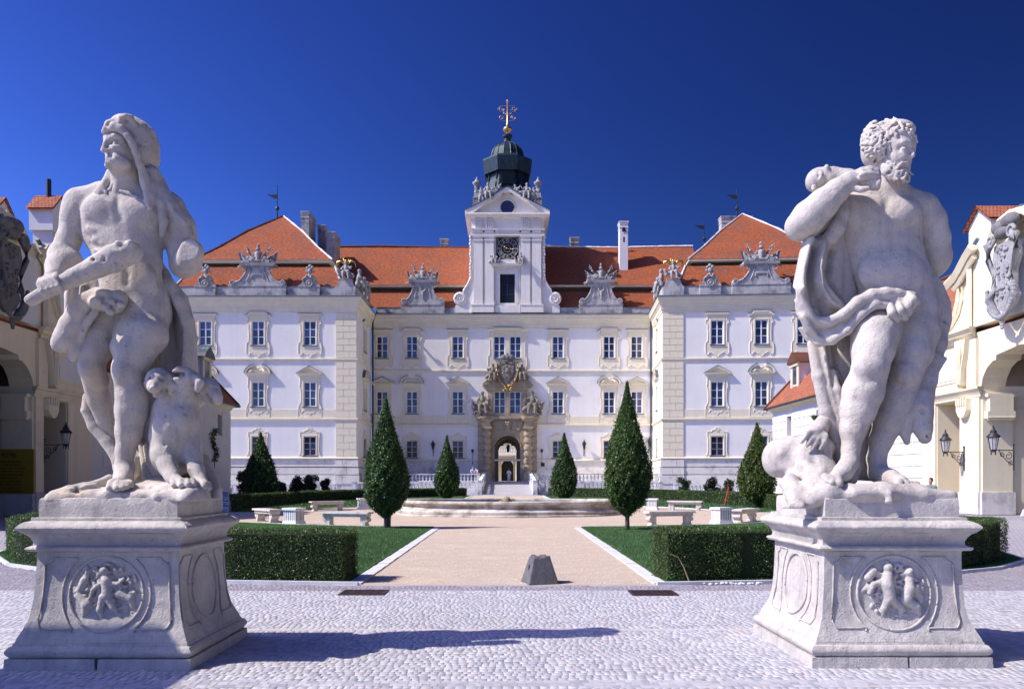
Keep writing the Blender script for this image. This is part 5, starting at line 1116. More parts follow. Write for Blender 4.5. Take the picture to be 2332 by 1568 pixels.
def ground_noise(name, a, b, c3, s1, s2, bump, bd, rough=.95):
    t = NT(name); co = t.coord('Object'); c = t.ramp(t.noise(co, s1, 8, .75), [(.3, a), (.55, b), (.75, c3)])
    c = t.mix(t.ramp(t.noise(co, s2, 2, .5), [(.42, 0.0), (.62, .55)]), c, mul(a, .62)); c = t.mix(t.ramp(t.noise(co, s2 * 1.7, 2, .5), [(.60, 0.0), (.72, .7)]), c, mul(c3, 1.15))
    c = t.mix(t.ramp(t.noise(co, .22, 5, .6), [(.42, 0.0), (.62, .6)]), c, mul(b, .80)); c = t.mix(t.ramp(t.noise(co, .9, 6, .75), [(.52, 0.0), (.7, .5)]), c, mul(c3, 1.08))
    return t.fin(c, rough, t.bump(t.math('ADD', t.noise(co, s2, 3, .7), t.math('MULTIPLY', t.noise(co, 1.3, 4, .6), 2)), bump, bd), 0, .1)
M['gravel'] = ground_noise('tan_gravel', (.50, .40, .31), (.58, .475, .375), (.64, .54, .44), 3, 38, .8, .02)
M['soil'] = ground_noise('lawn_soil', (.045, .095, .028), (.055, .12, .035), (.09, .13, .05), 1.5, 20, .5, .03)
M['kerb'] = simple('pale_kerb_stone', (.60, .61, .64), .12, 4, .85, .4, 25, .01, dirt=(.45, .43, .42), dp=(.5, .7), ds=2)
g = MB().add([(-600, -60, -.03), (600, -60, -.03), (600, 1500, -.03), (-600, 1500, -.03)], [(0, 1, 2, 3)]).build('ground', M['cobble_far']); tag(g, kind='structure')
OUT_R = [(2.42, 12.9), (4.7, 13.2), (7.4, 14.05), (9.4, 15.2), (10.8, 16.6), (11.3, 18), (11.2, 19.6), (12.4, 23), (14.2, 29), (15.4, 36), (16.4, 47), (16.2, 57), (14.8, 65), (12.6, 71.3), (9, 78.6), (5.6, 83.4), (3.7, 86)]
OUT_L = [(-2.42, 12.9), (-4.7, 13.15), (-7.5, 14.1), (-9.9, 15.8), (-11.6, 18), (-12.8, 21.5), (-14.2, 29), (-15.4, 36), (-16.4, 47), (-16.2, 57), (-14.8, 65), (-12.6, 71.3), (-9, 78.6), (-5.6, 83.4), (-3.7, 86)]
tag(MB().vprism(OUT_L[::-1] + OUT_R, -.2, .0).build('gravel_path', M['gravel']), kind='structure')
def lawn(name, pts, label=None):
    o = MB().vprism(pts, -.1, .035).build(name, M['soil']); return tag(o, kind='structure')
near_L = [(-2.62, 13.1), (-2.62, 28.35), (-5, 28.7), (-8, 29.9), (-11, 31.8), (-13.8, 33.4), (-15.0, 33.6), (-14.2, 29), (-12.8, 21.5), (-11.6, 18), (-9.9, 15.85), (-7.5, 14.15), (-4.7, 13.2)]
near_R = [(2.62, 13.1), (2.62, 28.35), (5, 28.7), (8, 29.9), (11, 31.8), (13.8, 33.4), (14.9, 33.4), (14.2, 29), (12.4, 23), (11.2, 19.6), (11.3, 18), (10.8, 16.65), (9.4, 15.25), (7.4, 14.1), (4.7, 13.25)]
far_ = [(16.0, 40.2), (12.8, 40.8), (11.6, 44), (10.3, 48), (7.5, 52), (4.6, 54.3), (3.9, 55), (3.9, 85.6), (5.6, 83.3), (9, 78.5), (12.6, 71.2), (14.8, 64.9), (16.2, 57), (16.4, 47)]
LAWNS = [near_L, near_R, far_, [(-x, y) for x, y in far_]]
for l_ in LAWNS: lawn('lawn', l_)
# kerb strips of separate pavers
def kerb_run(x, y0, y1, w, n, h=.02):
    root = empty('path_kerb', (x, y0, 0)); tag(root, kind='structure'); L_ = (y1 - y0) / n; me = MB().box(-w / 2 + .004, w / 2 - .004, .006, L_ - .006, -.1, h, .006).mesh('kerb_stone', M['kerb']); rnd = random.Random(int(x * 10))
    for i in range(n): link('kerb_stone', me, root, (rnd.uniform(-.006, .006), i * L_, rnd.uniform(-.004, .004)))
kerb_run(-2.49, 12.95, 28.2, .24, 40, .022); kerb_run(2.49, 12.95, 28.2, .24, 40, .022); kerb_run(-3.78, 55.5, 85, .22, 50, .045); kerb_run(3.78, 55.5, 85, .22, 50, .045)
for pts in ((near_L[5:2:-1] + near_L[2:0:-1]), (near_R[5:0:-1]), far_[:7], [(-x, y) for x, y in far_[:7]], OUT_L[:7], OUT_R[:7]):
    m = MB(); P = [Vector((x, y, 0)) for x, y in pts]
    for a, b in zip(P[:-1], P[1:]):
        d = (b - a).normalized() * .0; n = Vector((-(b - a).y, (b - a).x, 0)).normalized() * .035; m.add([a - n - Vector((0, 0, .1)), b - n - Vector((0, 0, .1)), b + n - Vector((0, 0, .1)), a + n - Vector((0, 0, .1)), a - n + Vector((0, 0, .05)), b - n + Vector((0, 0, .05)), b + n + Vector((0, 0, .05)), a + n + Vector((0, 0, .05))], [(4, 5, 6, 7), (0, 1, 5, 4), (2, 3, 7, 6), (1, 2, 6, 5), (3, 0, 4, 7)])
    tag(m.build('lawn_edging', M['kerb']), kind='structure')
# ---------------------------------------------------------------- cobbled square: the nearest stones singly, the rest as one mass
rnd = random.Random(42)
pave = empty('cobbled_square', (0, 9, 0)); tag(pave, kind='structure')
def out_y(x):      # front edge of the garden
    P = OUT_R if x >= 0 else [(-a, b) for a, b in OUT_L]; ax = abs(x)
    if ax <= P[0][0]: return P[0][1]
    for (a, b), (c, d) in zip(P[:-1], P[1:]):
        if a <= ax <= c: return b + (d - b) * (ax - a) / (c - a)
    return 18
stones = []; y = 4.6; row = 0
PED = [(-4.53, -2.81, 7.10, 8.70), (2.73, 4.41, 7.15, 8.98)]
while y < 17.0:
    h = rnd.uniform(.070, .094); x = -12 + rnd.uniform(0, .1)
    wave = lambda x: .03 * math.sin(x * .9 + row * .05) + .02 * math.sin(x * 2.3 + row * .21)
    while x < 12:
        w = rnd.uniform(.052, .098); cx, cy = x + w / 2, y + h / 2 + wave(x); x += w
        if abs(cx) > 1.0 + cy * .95: continue
        if cy > out_y(cx) - .12: continue
        if any(a + .05 < cx < b - .05 and c + .05 < cy < d - .05 for a, b, c, d in PED): continue
        if 9.0 < cy < 9.12: continue
        stones.append((cx, cy, w - .004, h - .004))
    y += h; row += 1
def cobv(w, h, r):
    zt = r.uniform(-.0008, .0008); b = .012; a = w / 2; c = h / 2
    j = lambda: r.uniform(-.004, .004)
    lo = [(-a + j(), -c + j()), (a + j(), -c + j()), (a + j(), c + j()), (-a + j(), c + j())]
    return [(p[0], p[1], -.028) for p in lo] + [(p[0], p[1], zt - .0016) for p in lo] + [(p[0] * .965, p[1] * .96, zt + r.uniform(-.0007, .0007)) for p in lo]
CF = [(0, 1, 5, 4), (1, 2, 6, 5), (2, 3, 7, 6), (3, 0, 4, 7), (4, 5, 9, 8), (5, 6, 10, 9), (6, 7, 11, 10), (7, 4, 8, 11), (8, 9, 10, 11)]
vis = lambda s: s[1] > 6.55 and abs(s[0]) < .64 * s[1]
stones.sort(key=lambda s: (not vis(s), s[1]))
lib = [MB().add(cobv(w, .076, rnd), CF).mesh('cobblestone', M['cobble']) for w in (.05, .058, .066, .074, .082, .09, .062, .07, .078, .086)]
sing = 0; V = []; Q = []; VD = []; QD = []
for s in stones:
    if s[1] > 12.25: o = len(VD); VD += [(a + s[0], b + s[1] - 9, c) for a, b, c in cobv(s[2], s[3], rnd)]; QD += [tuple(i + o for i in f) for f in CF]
    elif sing < 300:
        k = min(range(10), key=lambda i: abs((.05, .058, .066, .074, .082, .09, .062, .07, .078, .086)[i] - s[2] + rnd.uniform(-.004, .004)))
        link('cobblestone', lib[k], pave, (s[0], s[1] - 9, rnd.uniform(-.001, .001)), rnd.choice((0, PI)) + rnd.uniform(-.04, .04)); sing += 1
    else:
        o = len(V); V += [(a + s[0], b + s[1] - 9, c) for a, b, c in cobv(s[2], s[3], rnd)]; Q += [tuple(i + o for i in f) for f in CF]
tag(link('cobblestones', npmesh('cobblestones', V, Q, M['cobble'], False), pave), kind='stuff')
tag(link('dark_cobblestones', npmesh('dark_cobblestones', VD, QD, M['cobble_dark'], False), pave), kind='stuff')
M['joint'] = ground_noise('joint_sand', (.36, .35, .36), (.42, .41, .42), (.48, .47, .47), 3, 60, .4, .01)
link('joint_sand', MB().add([(-13, -5.2, -.003), (13, -5.2, -.003), (13, 3.9, -.003), (-13, 3.9, -.003)], [(0, 1, 2, 3)]).mesh('joint_sand', M['joint']), pave)
# flat strip of reddish slabs across the square
st = empty('paving_strip', (0, 9.06, 0)); tag(st, kind='structure'); M['strip'] = simple('reddish_paver', (.52, .47, .48), .12, 3, .85, .3, 30, .01)
me = MB().box(.005, .345, -.05, .05, -.03, .0, .004).mesh('paver', M['strip'])
for i in range(56): link('paver', me, st, (-9.8 + i * .35, 0, 0))
# ---------------------------------------------------------------- leaves
def leafmat(name, cols, trans=.25):
    t = NT(name); g = t.n('NewGeometry'); c = t.ramp(g.outputs['Random Per Island'], [(i / (len(cols) - 1), q) for i, q in enumerate(cols)])
    gp = t.n('NewGeometry'); c = t.mix(1.0, c, t.ramp(t.noise(gp.outputs['Position'], 1.3, 5, .7), [(.3, .62), (.7, 1.35)]), 'MULTIPLY')
    t.fin(c, .42, None, 0, .4)
    tr = t.n('BsdfTranslucent'); t.l(c, tr.inputs[0]); mx = t.n('MixShader'); mx.inputs[0].default_value = trans; out = t.t.nodes['Material Output']
    t.l(t.p.outputs[0], mx.inputs[1]); t.l(tr.outputs[0], mx.inputs[2]); t.l(mx.outputs[0], out.inputs[0]); return t.m
M['box_leaf'] = leafmat('box_hedge_leaves', [(.024, .055, .014), (.04, .085, .018), (.055, .115, .022), (.075, .13, .03), (.17, .21, .055)])
M['yew'] = leafmat('hornbeam_leaves', [(.024, .06, .014), (.04, .09, .018), (.065, .13, .024), (.11, .18, .035), (.04, .09, .02)])
M['conifer'] = leafmat('dark_cone_leaves', [(.024, .062, .018), (.038, .09, .024), (.056, .12, .03), (.095, .165, .04)])
M['gold_leaf'] = leafmat('olive_cone_leaves', [(.05, .085, .015), (.07, .11, .018), (.095, .13, .022), (.04, .075, .018)])
M['shrub'] = leafmat('shrub_leaves', [(.03, .05, .02), (.05, .085, .03), (.07, .11, .04), (.10, .075, .06)])
M['shrub_red'] = leafmat('purple_shrub_leaves', [(.04, .035, .03), (.05, .06, .035), (.085, .05, .05), (.05, .08, .04)])
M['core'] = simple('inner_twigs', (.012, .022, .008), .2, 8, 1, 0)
M['bark'] = simple('grey_brown_bark', (.12, .10, .08), .25, 6, .95, .6, 20, .02)
M['grass'] = leafmat('grass_blades', [(.05, .13, .04), (.065, .16, .05), (.085, .19, .06), (.12, .20, .08)], .3)
def leaves(name, P, size, mat, parent=None, seed=0, out=None, up=0.0):
    r = np.random.default_rng(seed); n = len(P); P = np.asarray(P)
    a = r.normal(size=(n, 3)); 
    if out is not None: a = a * .75 + np.asarray(out)
    a /= np.linalg.norm(a, axis=1)[:, None] + 1e-9
    b = r.normal(size=(n, 3)); b[:, 2] -= up; b -= a * (a * b).sum(1)[:, None]; b /= np.linalg.norm(b, axis=1)[:, None] + 1e-9; c = np.cross(a, b)
    s = (size * r.uniform(.65, 1.3, n))[:, None]
    V = np.stack([P - b * s, P + c * s * .5, P + b * s, P - c * s * .5], 1).reshape(-1, 3); Q = np.arange(4 * n).reshape(-1, 4)
    me = npmesh(name, V, Q, mat, False); return link(name, me, parent)
def hedge(cl, w, h, n, label, seed, size=.015, mat='box_leaf', notch=(), cap0=True):
    cl = [Vector((x, y, 0)) for x, y in cl]; c0 = cl[0]; root = empty('hedge', c0, label=label, cat='hedge')
    seg = [(b - a).length for a, b in zip(cl[:-1], cl[1:])]; tot = sum(seg); r = np.random.default_rng(seed)
    def pos(s):
        for a, b, L_ in zip(cl[:-1], cl[1:], seg):
            if s <= L_ or b is cl[-1]: t = s / L_; d = (b - a).normalized(); return a.lerp(b, t), Vector((d.y, -d.x, 0)), d
            s -= L_
    m = MB(); k = max(6, int(tot / .5)); rings = []
    for i in range(k + 1):
        p, nn, d = pos(tot * i / k * .9999); ins = .05
        rings.append([p + nn * (w / 2 - ins) , p + nn * (w / 2 - ins) + Vector((0, 0, h - ins)), p - nn * (w / 2 - ins) + Vector((0, 0, h - ins)), p - nn * (w / 2 - ins)])
    vs = [v - c0 for q in rings for v in q]; fs = [(i * 4 + j, i * 4 + j + 1, i * 4 + j + 5, i * 4 + j + 4) for i in range(k) for j in range(3)] + [(3, 2, 1, 0), (k * 4, k * 4 + 1, k * 4 + 2, k * 4 + 3)]
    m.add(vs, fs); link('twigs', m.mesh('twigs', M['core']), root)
    P = []; N = []; top = w; tw = 2 * h + w; bump = r.uniform(0, 6.28, 8)
    for i in range(n):
        q = r.random()
        e = (w * (2 * h + w)) / (tot * tw + w * h * 2)
        if r.random() < .06 + w * h / (tot * tw):      # end faces
            p, nn, d = pos(0 if r.random() < .5 else tot * .9999); sg = -1 if (p - cl[0]).length < .01 else 1; a = r.uniform(-w / 2, w / 2); z = r.uniform(.02, h); P.append(p + nn * a + d * sg * (r.uniform(-.02, .05)) + Vector((0, 0, z)) - c0); N.append(d * sg * .8); continue
        s = q * tot; p, nn, d = pos(s); f = r.uniform(0, tw)
        wv = .022 * math.sin(s * 2.1 + bump[0]) + .016 * math.sin(s * 5.3 + bump[1])
        for nt in notch: wv -= .10 * math.exp(-((s - nt) / .10) ** 2)
        if f < h: z = f; v = nn * (w / 2 + wv + .012 * math.sin(z * 17 + s * 7) + r.normal() * .018 - .04 * (z < .1)) + Vector((0, 0, z)); o = nn
        elif f < h + w: v = nn * (w / 2 - (f - h)) + Vector((0, 0, h + r.normal() * .014 + .014 * math.sin(s * 3.1) + .01 * math.sin(s * 9 + f * 8))); o = Vector((0, 0, 1))
        else: z = f - h - w; v = -nn * (w / 2 + r.normal() * .018) + Vector((0, 0, z)); o = -nn
        P.append(p + v - c0); N.append(o * .7)
    leaves('foliage', P, size, M[mat], root, seed, np.array([tuple(v) for v in N])); return root
hedge([(-2.68, 13.5), (-4.7, 13.68), (-7.3, 14.65), (-9.6, 16.35), (-11.0, 18.3), (-12.1, 21.2)], .85, .84, 95000, 'clipped box hedge behind the pedestal of the hooded statue', 1, notch=(1.42, 2.9))
hedge([(2.62, 13.56), (4.8, 13.8), (7.1, 14.65), (8.9, 15.75), (10.1, 16.95), (10.35, 18.0), (9.7, 18.9)], .9, .86, 95000, 'clipped box hedge behind the pedestal of the bearded statue', 2, notch=(1.35,))
for s, nm in ((-1, 'left'), (1, 'right')):
    hedge([(s * 4.7, 83), (s * 8.4, 77.9), (s * 11.9, 70.9), (s * 14.1, 64.6), (s * 15.5, 57), (s * 15.7, 48), (s * 15.4, 42.5)][::1 if s > 0 else 1], 1.2, .85, 40000, 'long low hedge curving along the far %s side of the garden' % nm, 5 + s, size=.045)
PROF = [(0, .02), (.06, .08), (.13, .17), (.28, .40), (.43, .68), (.57, .88), (.72, 1.0), (.84, .88), (.93, .6), (1, .1)]
def cone_tree(px, Y, ytop, ybot, hwpx, n, size, mat, label, seed, trunk=.055, fork=False):
    x = gx(px, Y); zt = gz(ytop, Y); zb = gz(ybot, Y); rr = hwpx * Y / F; root = empty('cone_tree', (x, Y, 0), label=label, cat='tree', group='clipped cone trees in the garden')
    r = np.random.default_rng(seed); ts = np.array([a for a, _ in PROF]); rs = np.array([b for _, b in PROF])
    w = np.interp(np.linspace(0, 1, 200), ts, rs) + .05; t = r.choice(np.linspace(0, 1, 200), n, p=w / w.sum()) + r.uniform(0, .005, n); a = r.uniform(0, 2 * PI, n)
    f = np.sin(a * 3 + t * 9 + seed) * .06 + np.sin(a * 7 - t * 21 + seed * 2) * .045 + np.sin(a * 13 + t * 47 + seed) * .04
    gap = (np.sin(a * 5 + t * 17 + seed) * np.sin(a * 9 - t * 31) + .35 * np.sin(a * 17 + t * 70)) > .72
    R_ = np.where(gap, .86, 1) * rr * (np.interp(t, ts, rs) + .02) * (1 + f) * np.where(r.random(n) < .8, r.normal(.98, .045, n), r.uniform(.6, .95, n)); R_ += np.where(r.random(n) < .06, r.uniform(0, .13, n) * rr / .85, 0)
    z = zt + (zb - zt) * t + r.normal(0, .03, n)
    P = np.stack([R_ * np.cos(a), R_ * np.sin(a), z], 1); N = np.stack([np.cos(a), np.sin(a), .5 + 0 * a], 1) * .7
    leaves('crown', P, size, M[mat], root, seed, N, .8)
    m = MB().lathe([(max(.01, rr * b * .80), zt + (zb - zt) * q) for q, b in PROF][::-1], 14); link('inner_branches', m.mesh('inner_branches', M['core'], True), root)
    m = MB().tube([(0, 0, -.05), (.01, 0, zb * .5), (0, 0, zb + .4)], [trunk * 1.25, trunk, trunk * .8], 8)
    for i in range(5): b = i * 1.3; m.tube([(0, 0, zb + .0), (.18 * math.cos(b), .18 * math.sin(b), zb + .45)], [trunk * .5, trunk * .2], 5)
    if fork: m.tube([(.12, 0, -.05), (.13, 0, zb + .3)], trunk * .55, 6)
    link('trunk', m.mesh('trunk', M['bark'], True), root)
cone_tree(879, 27.8, 905, 1176, 48, 42000, .034, 'conifer', 'large dark cone tree on the left front lawn beside the benches', 1, .085, True)
cone_tree(1428, 26.8, 870, 1172, 50, 42000, .034, 'yew', 'large cone tree on the right front lawn beside the benches', 2, .075)
cone_tree(1018, 67, 992, 1136, 27, 14000, .075, 'conifer', 'small cone tree on the far lawn left of the ramp', 3); cone_tree(1285, 67.5, 985, 1137, 28, 14000, .075, 'conifer', 'small cone tree on the far lawn right of the ramp', 4)
cone_tree(594, 56, 985, 1140, 36, 14000, .075, 'conifer', 'dark cone tree in front of the left wing', 5); cone_tree(1724, 47.5, 962, 1146, 40, 16000, .06, 'gold_leaf', 'olive green cone tree in front of the right wing', 6)
def shrub(px, Y, ytop, wpx, n, size, mat, label, seed, base=None):
    x = gx(px, Y); h = gz(ytop, Y); w = wpx / 2 * Y / F; root = empty('shrub', (x, Y, 0), label=label, cat='shrub', group='shrubs in front of the palace'); r = np.random.default_rng(seed)
    k = 16; cz = r.uniform(.25, .85, k) * h; ca = r.uniform(0, 6.28, k); cr = r.uniform(0, .7, k) * w; i = r.integers(0, k, n); d = r.normal(0, 1, (n, 3)); d /= np.linalg.norm(d, axis=1)[:, None]; q = r.uniform(.3, 1, n)[:, None] * w * .45
    P = np.stack([cr[i] * np.cos(ca[i]), cr[i] * np.sin(ca[i]), cz[i]], 1) + d * q; P[:, 2] = np.clip(P[:, 2], .05, h); leaves('foliage', P, size, M[mat], root, seed, None, .5)
    m = MB()
    for j in range(9): m.tube([(0, 0, 0), (cr[j] * .4 * math.cos(ca[j]), cr[j] * .4 * math.sin(ca[j]), cz[j] * .6), (cr[j] * math.cos(ca[j]), cr[j] * math.sin(ca[j]), cz[j] + .2)], [.03, .02, .01], 4)
    link('stems', m.mesh('stems', M['bark']), root)
for a in ((556, 62, 1066, 42, 2600, .09, 'shrub', 'leafy shrub peeping out left of the dark cone tree', 1), (640, 66, 1086, 30, 1800, .09, 'shrub_red', 'purplish shrub just right of the dark cone tree', 2), (676, 67, 1080, 42, 2600, .09, 'shrub_red', 'dark shrub in front of the left wing, second from the cone tree', 3),
          (706, 67, 1078, 40, 2400, .09, 'shrub', 'dark shrub in front of the left wing, third from the cone tree', 4), (740, 67, 1088, 34, 2000, .09, 'shrub_red', 'dark shrub in front of the left balustrade end', 5),
          (1559, 66, 1084, 36, 1700, .09, 'shrub', 'light green shrub by the corner of the right wing', 6), (1622, 63, 1080, 42, 2400, .09, 'shrub_red', 'purple flowering shrub in front of the right wing', 7), (1660, 61, 1088, 34, 2200, .09, 'shrub', 'round green shrub right of the purple flowering one', 8), (1692, 58, 1080, 26, 1500, .09, 'shrub_red', 'reddish shrub hidden behind the olive cone tree', 9)): shrub(*a)
# climbing plants on the low houses
for px, Y, y0, y1, nm, s in ((1847, 60.0, 945, 990, 'right', 1), (492, 63.0, 975, 1050, 'left', -1)):
    r = np.random.default_rng(5); n = 420; z0, z1 = gz(y1, Y), gz(y0, Y); t = r.random(n); P = np.stack([-s * r.uniform(.02, .25, n), (r.normal(0, .28, n)) + .4 * np.sin(t * 7), z0 + (z1 - z0) * t], 1)
    root = empty('climbing_plant', (s * 23.3, Y, 0), label='thin climbing plant on the low house wall at %s' % nm, cat='plant'); leaves('foliage', P, .10, M['shrub'], root, 3); link('stems', MB().tube([(-s * .08, .0, 0), (-s * .08, .2, z0), (-s * .08, -.1, z1)], .025, 5).mesh('stems', M['bark']), root)
# grass blades
def inpoly(X, Y, poly):
    c = np.zeros(X.shape, bool); P = poly
    for (x1, y1), (x2, y2) in zip(P, P[1:] + P[:1]): c ^= ((y1 > Y) != (y2 > Y)) & (X < (x2 - x1) * (Y - y1) / (y2 - y1 + 1e-12) + x1)
    return c
for li, (poly, n, hgt) in enumerate(((near_L, 150000, .045), (near_R, 150000, .045), (LAWNS[2], 20000, .06), (LAWNS[3], 20000, .06))):
    r = np.random.default_rng(li + 10); A = np.array(poly); lo, hi = A.min(0), A.max(0); X = r.uniform(lo[0], hi[0], n * 2); Y = r.uniform(lo[1], hi[1], n * 2)
    if li < 2: Y = lo[1] + (Y - lo[1]) * r.uniform(.35, 1, n * 2)
    k = inpoly(X, Y, poly); X = X[k][:n]; Y = Y[k][:n]; edge = r.random(len(X)) ; n2 = len(X)
    a = r.uniform(0, 2 * PI, n2); w = (.006 if li < 2 else .04) * r.uniform(.6, 1.2, n2); H_ = hgt * r.uniform(.5, 1.2, n2); lx, ly = r.normal(0, .4, n2) * H_, r.normal(0, .4, n2) * H_
    c0 = Vector((*A.mean(0), 0)); X -= c0.x; Y -= c0.y
    V = np.stack([np.stack([X - np.cos(a) * w, Y - np.sin(a) * w, 0 * X + .03], 1), np.stack([X + np.cos(a) * w, Y + np.sin(a) * w, 0 * X + .03], 1), np.stack([X + lx, Y + ly, .03 + H_], 1)], 1).reshape(-1, 3)
    tag(link('grass', npmesh('grass', V, np.arange(3 * n2).reshape(-1, 3), M['grass'], False, 3), None, c0), kind='stuff', label='short mown green grass on the %s lawn' % ('near left', 'near right', 'far right', 'far left')[li], cat='grass')
# pebbles scattered on the gravel
r = np.random.default_rng(9); V = []; Q = []; n = 7000
for i in range(n):
    yy = 13.0 + 18 * r.random() ** 1.6; xx = r.uniform(-2.3, 2.3) if yy < 28 else r.uniform(-8, 8); s = r.uniform(.006, .014); o = len(V); b = r.uniform(.6, 1.3)
    V += [(xx - s, yy, .001), (xx, yy - s * b, .001), (xx + s, yy, .001), (xx, yy + s * b, .001), (xx, yy, s * .9)]; Q += [(o, o + 1, o + 4), (o + 1, o + 2, o + 4), (o + 2, o + 3, o + 4), (o + 3, o, o + 4)]
M['pebble'] = leafmat('mixed_pebbles', [(.38, .30, .24), (.55, .46, .38), (.66, .60, .54), (.45, .40, .36)], 0.0)
tag(link('gravel', npmesh('gravel', V, Q, M['pebble'], False, 3)), kind='stuff', label='loose tan pebbles on the gravel path', cat='gravel')
# ---------------------------------------------------------------- fountain
ft = empty('fountain', (0, 39.5, 0), label='wide round stone fountain basin in the middle of the garden', cat='fountain')
M['fount'] = simple('pale_fountain_stone', (.60, .56, .49), .14, 1.5, .85, .5, 9, .02, dirt=(.26, .22, .17), dp=(.44, .62), ds=1.3)
def lobed(prof, n=120):
    vs = []; m = len(prof)
    for i in range(n):
        a = 2 * PI * i / n; k = 1 + .022 * math.cos(8 * a)
        for r_, z in prof: vs.append((r_ * k * math.cos(a), r_ * k * math.sin(a), z))
    return MB().add(vs, [(i * m + q, ((i + 1) % n) * m + q, ((i + 1) % n) * m + q + 1, i * m + q + 1) for i in range(n) for q in range(m - 1)])
link('basin_step', lobed([(5.9, -.05), (5.9, .06), (5.86, .09), (5.6, .10)]).mesh('basin_step', M['fount'], 'auto'), ft)
link('basin_wall', lobed([(5.62, .09), (5.72, .12), (5.74, .22), (5.62, .30), (5.40, .36), (5.34, .44), (5.36, .52)]).mesh('basin_wall', M['fount'], 'auto'), ft)
link('basin_rim', lobed([(5.36, .52), (5.52, .55), (5.6, .60), (5.58, .68), (5.5, .71), (5.1, .71), (5.05, .66), (5.05, .2)]).mesh('basin_rim', M['fount'], 'auto'), ft)
M['water'] = NT('still_water').fin((.03, .05, .05), .05, None, 0, .5); link('water', MB().lathe([(0, .3), (5.1, .3)], 60, close=False).mesh('water', M['water']), ft)
rk = MB(); rnd = random.Random(2)
for i in range(16): rk.ball((rnd.uniform(-.35, .35), rnd.uniform(-.35, .35), .3 + rnd.uniform(0, .5) * (1 if i < 9 else .3)), rnd.uniform(.12, .24), 7, 5)
link('rock', rk.mesh('rock', M['tan_stone'], True), ft)
ft.scale = (.945, .62, 1)
# ---------------------------------------------------------------- benches and planters
M['marble'] = simple('pale_bench_stone', (.62, .59, .55), .10, 3, .8, .3, 18, .01, dirt=(.34, .31, .27), dp=(.46, .64), ds=3)
def make_bench():
    b = empty('stone_bench'); 
    link('seat_slab', MB().box(-.97, .97, -.27, .27, .46, .53, .012).mesh('seat_slab', M['marble']), b); link('apron', MB().box(-.88, .88, -.2, .2, .345, .46).mesh('apron', M['marble']), b)
    m = MB().box(-.12, .12, -.18, .18, -.02, .05).box(-.10, .10, -.17, .17, .05, .12, .015).prism([(-.10, .12), (.10, .12), (.09, .2), (.12, .3), (.16, .345), (-.10, .345)], -.15, .15)
    m.lathe([(0, -.16), (.075, -.16), (.075, .16), (0, .16)], 12, close=False); n0 = len(m.v) - 48
    for i in range(n0, len(m.v)): x, y, z = m.v[i]; m.v[i] = (x + .12, z, y + .24)
    me = m.mesh('leg', M['marble'], 'auto'); link('leg', me, b, (-.72, 0, 0), 0, (-1, 1, 1)); link('leg', me, b, (.72, 0, 0)); return b
bp = make_bench(); first = True
for x, y, rz, lab in ((-5.92, 29.35, -16, 'stone bench on the gravel left of the large left cone tree'), (-9.75, 32.3, -52, 'stone bench seen end-on, left of the white planter'), (-9.9, 43.8, 34, 'stone bench on the far gravel left of the fountain'),
                      (6.1, 29.95, 16, 'stone bench right of the large right cone tree'), (9.65, 32.4, 52, 'stone bench seen end-on, right of the white planter'), (9.95, 44.6, -24, 'stone bench on the far gravel right of the fountain'),
                      (-5.7, 49.6, 20, 'stone bench half hidden behind the fountain at left'), (5.95, 49.6, -20, 'stone bench half hidden behind the fountain at right')):
    o = bp if first else copy_tree(bp); first = False; o.location = (x, y, 0); o.rotation_euler.z = R(rz); tag(o, lab, 'bench', 'stone benches around the fountain')
def make_bin():
    b = empty('planter_box'); link('body', MB().box(-.27, .27, -.27, .27, .14, .56, .0).mesh('body', M['white']), b); link('foot', MB().box(-.32, .32, -.32, .32, -.01, .14, .02).mesh('foot', M['white']), b)
    link('rim', MB().box(-.32, .32, -.32, .32, .56, .64).mesh('rim', M['white']), b); sl_ = MB().box(-.010, .010, -.004, .004, .17, .53).mesh('slot', M['dark']); sl2 = MB().box(-.004, .004, -.010, .010, .17, .53).mesh('slot', M['dark'])
    for i in range(6):
        x = -.21 + i * .084; link('slot', sl_, b, (x, -.27, 0)); link('slot', sl2, b, (.27, x, 0)); link('slot', sl2, b, (-.27, x, 0))
    return b
bn = make_bin(); first = True
for x, y, rz, lab in ((-8.12, 30.3, -22, 'white slatted bin between the two near left benches'), (-8.35, 46.2, 28, 'white slatted bin partly behind the large left cone tree'), (8.28, 30.8, 22, 'white slatted bin between the two near right benches'), (8.3, 45.6, -20, 'white slatted bin just right of the large right cone tree')):
    o = bn if first else copy_tree(bn); first = False; o.location = (x, y, 0); o.rotation_euler.z = R(rz); tag(o, lab, 'bin', 'white slatted bins by the benches')
# ================================================================ terrace, ramp and balustrades
tag(MB().box(-17.9, -3.4, 98.2, 106.99, -.5, 1.5).box(3.4, 18.9, 98.2, 106.99, -.5, 1.5).build('terrace', M['base']), kind='structure')
M['ramp'] = simple('pale_ramp_paving', (.38, .37, .39), .08, 1, .85, .3, 12, .01, dirt=(.31, .30, .32), dp=(.5, .8), ds=.5)
rp = MB().add([(-2.9, 88.5, .0), (2.9, 88.5, .0), (2.9, 105.2, 1.5), (-2.9, 105.2, 1.5), (2.9, 107.2, 1.502), (-2.9, 107.2, 1.502), (-2.9, 88.5, -.3), (2.9, 88.5, -.3), (2.9, 107.2, -.3), (-2.9, 107.2, -.3)], [(0, 1, 2, 3), (3, 2, 4, 5), (0, 3, 5, 9, 6), (1, 7, 8, 4, 2)])
tag(rp.build('ramp', M['ramp']), kind='structure')
tag(MB().add([(-3.6, 86, .012), (3.6, 86, .012), (3.6, 88.52, .012), (-3.6, 88.52, .012)], [(0, 1, 2, 3)]).build('ramp_path', M['ramp']), kind='structure')
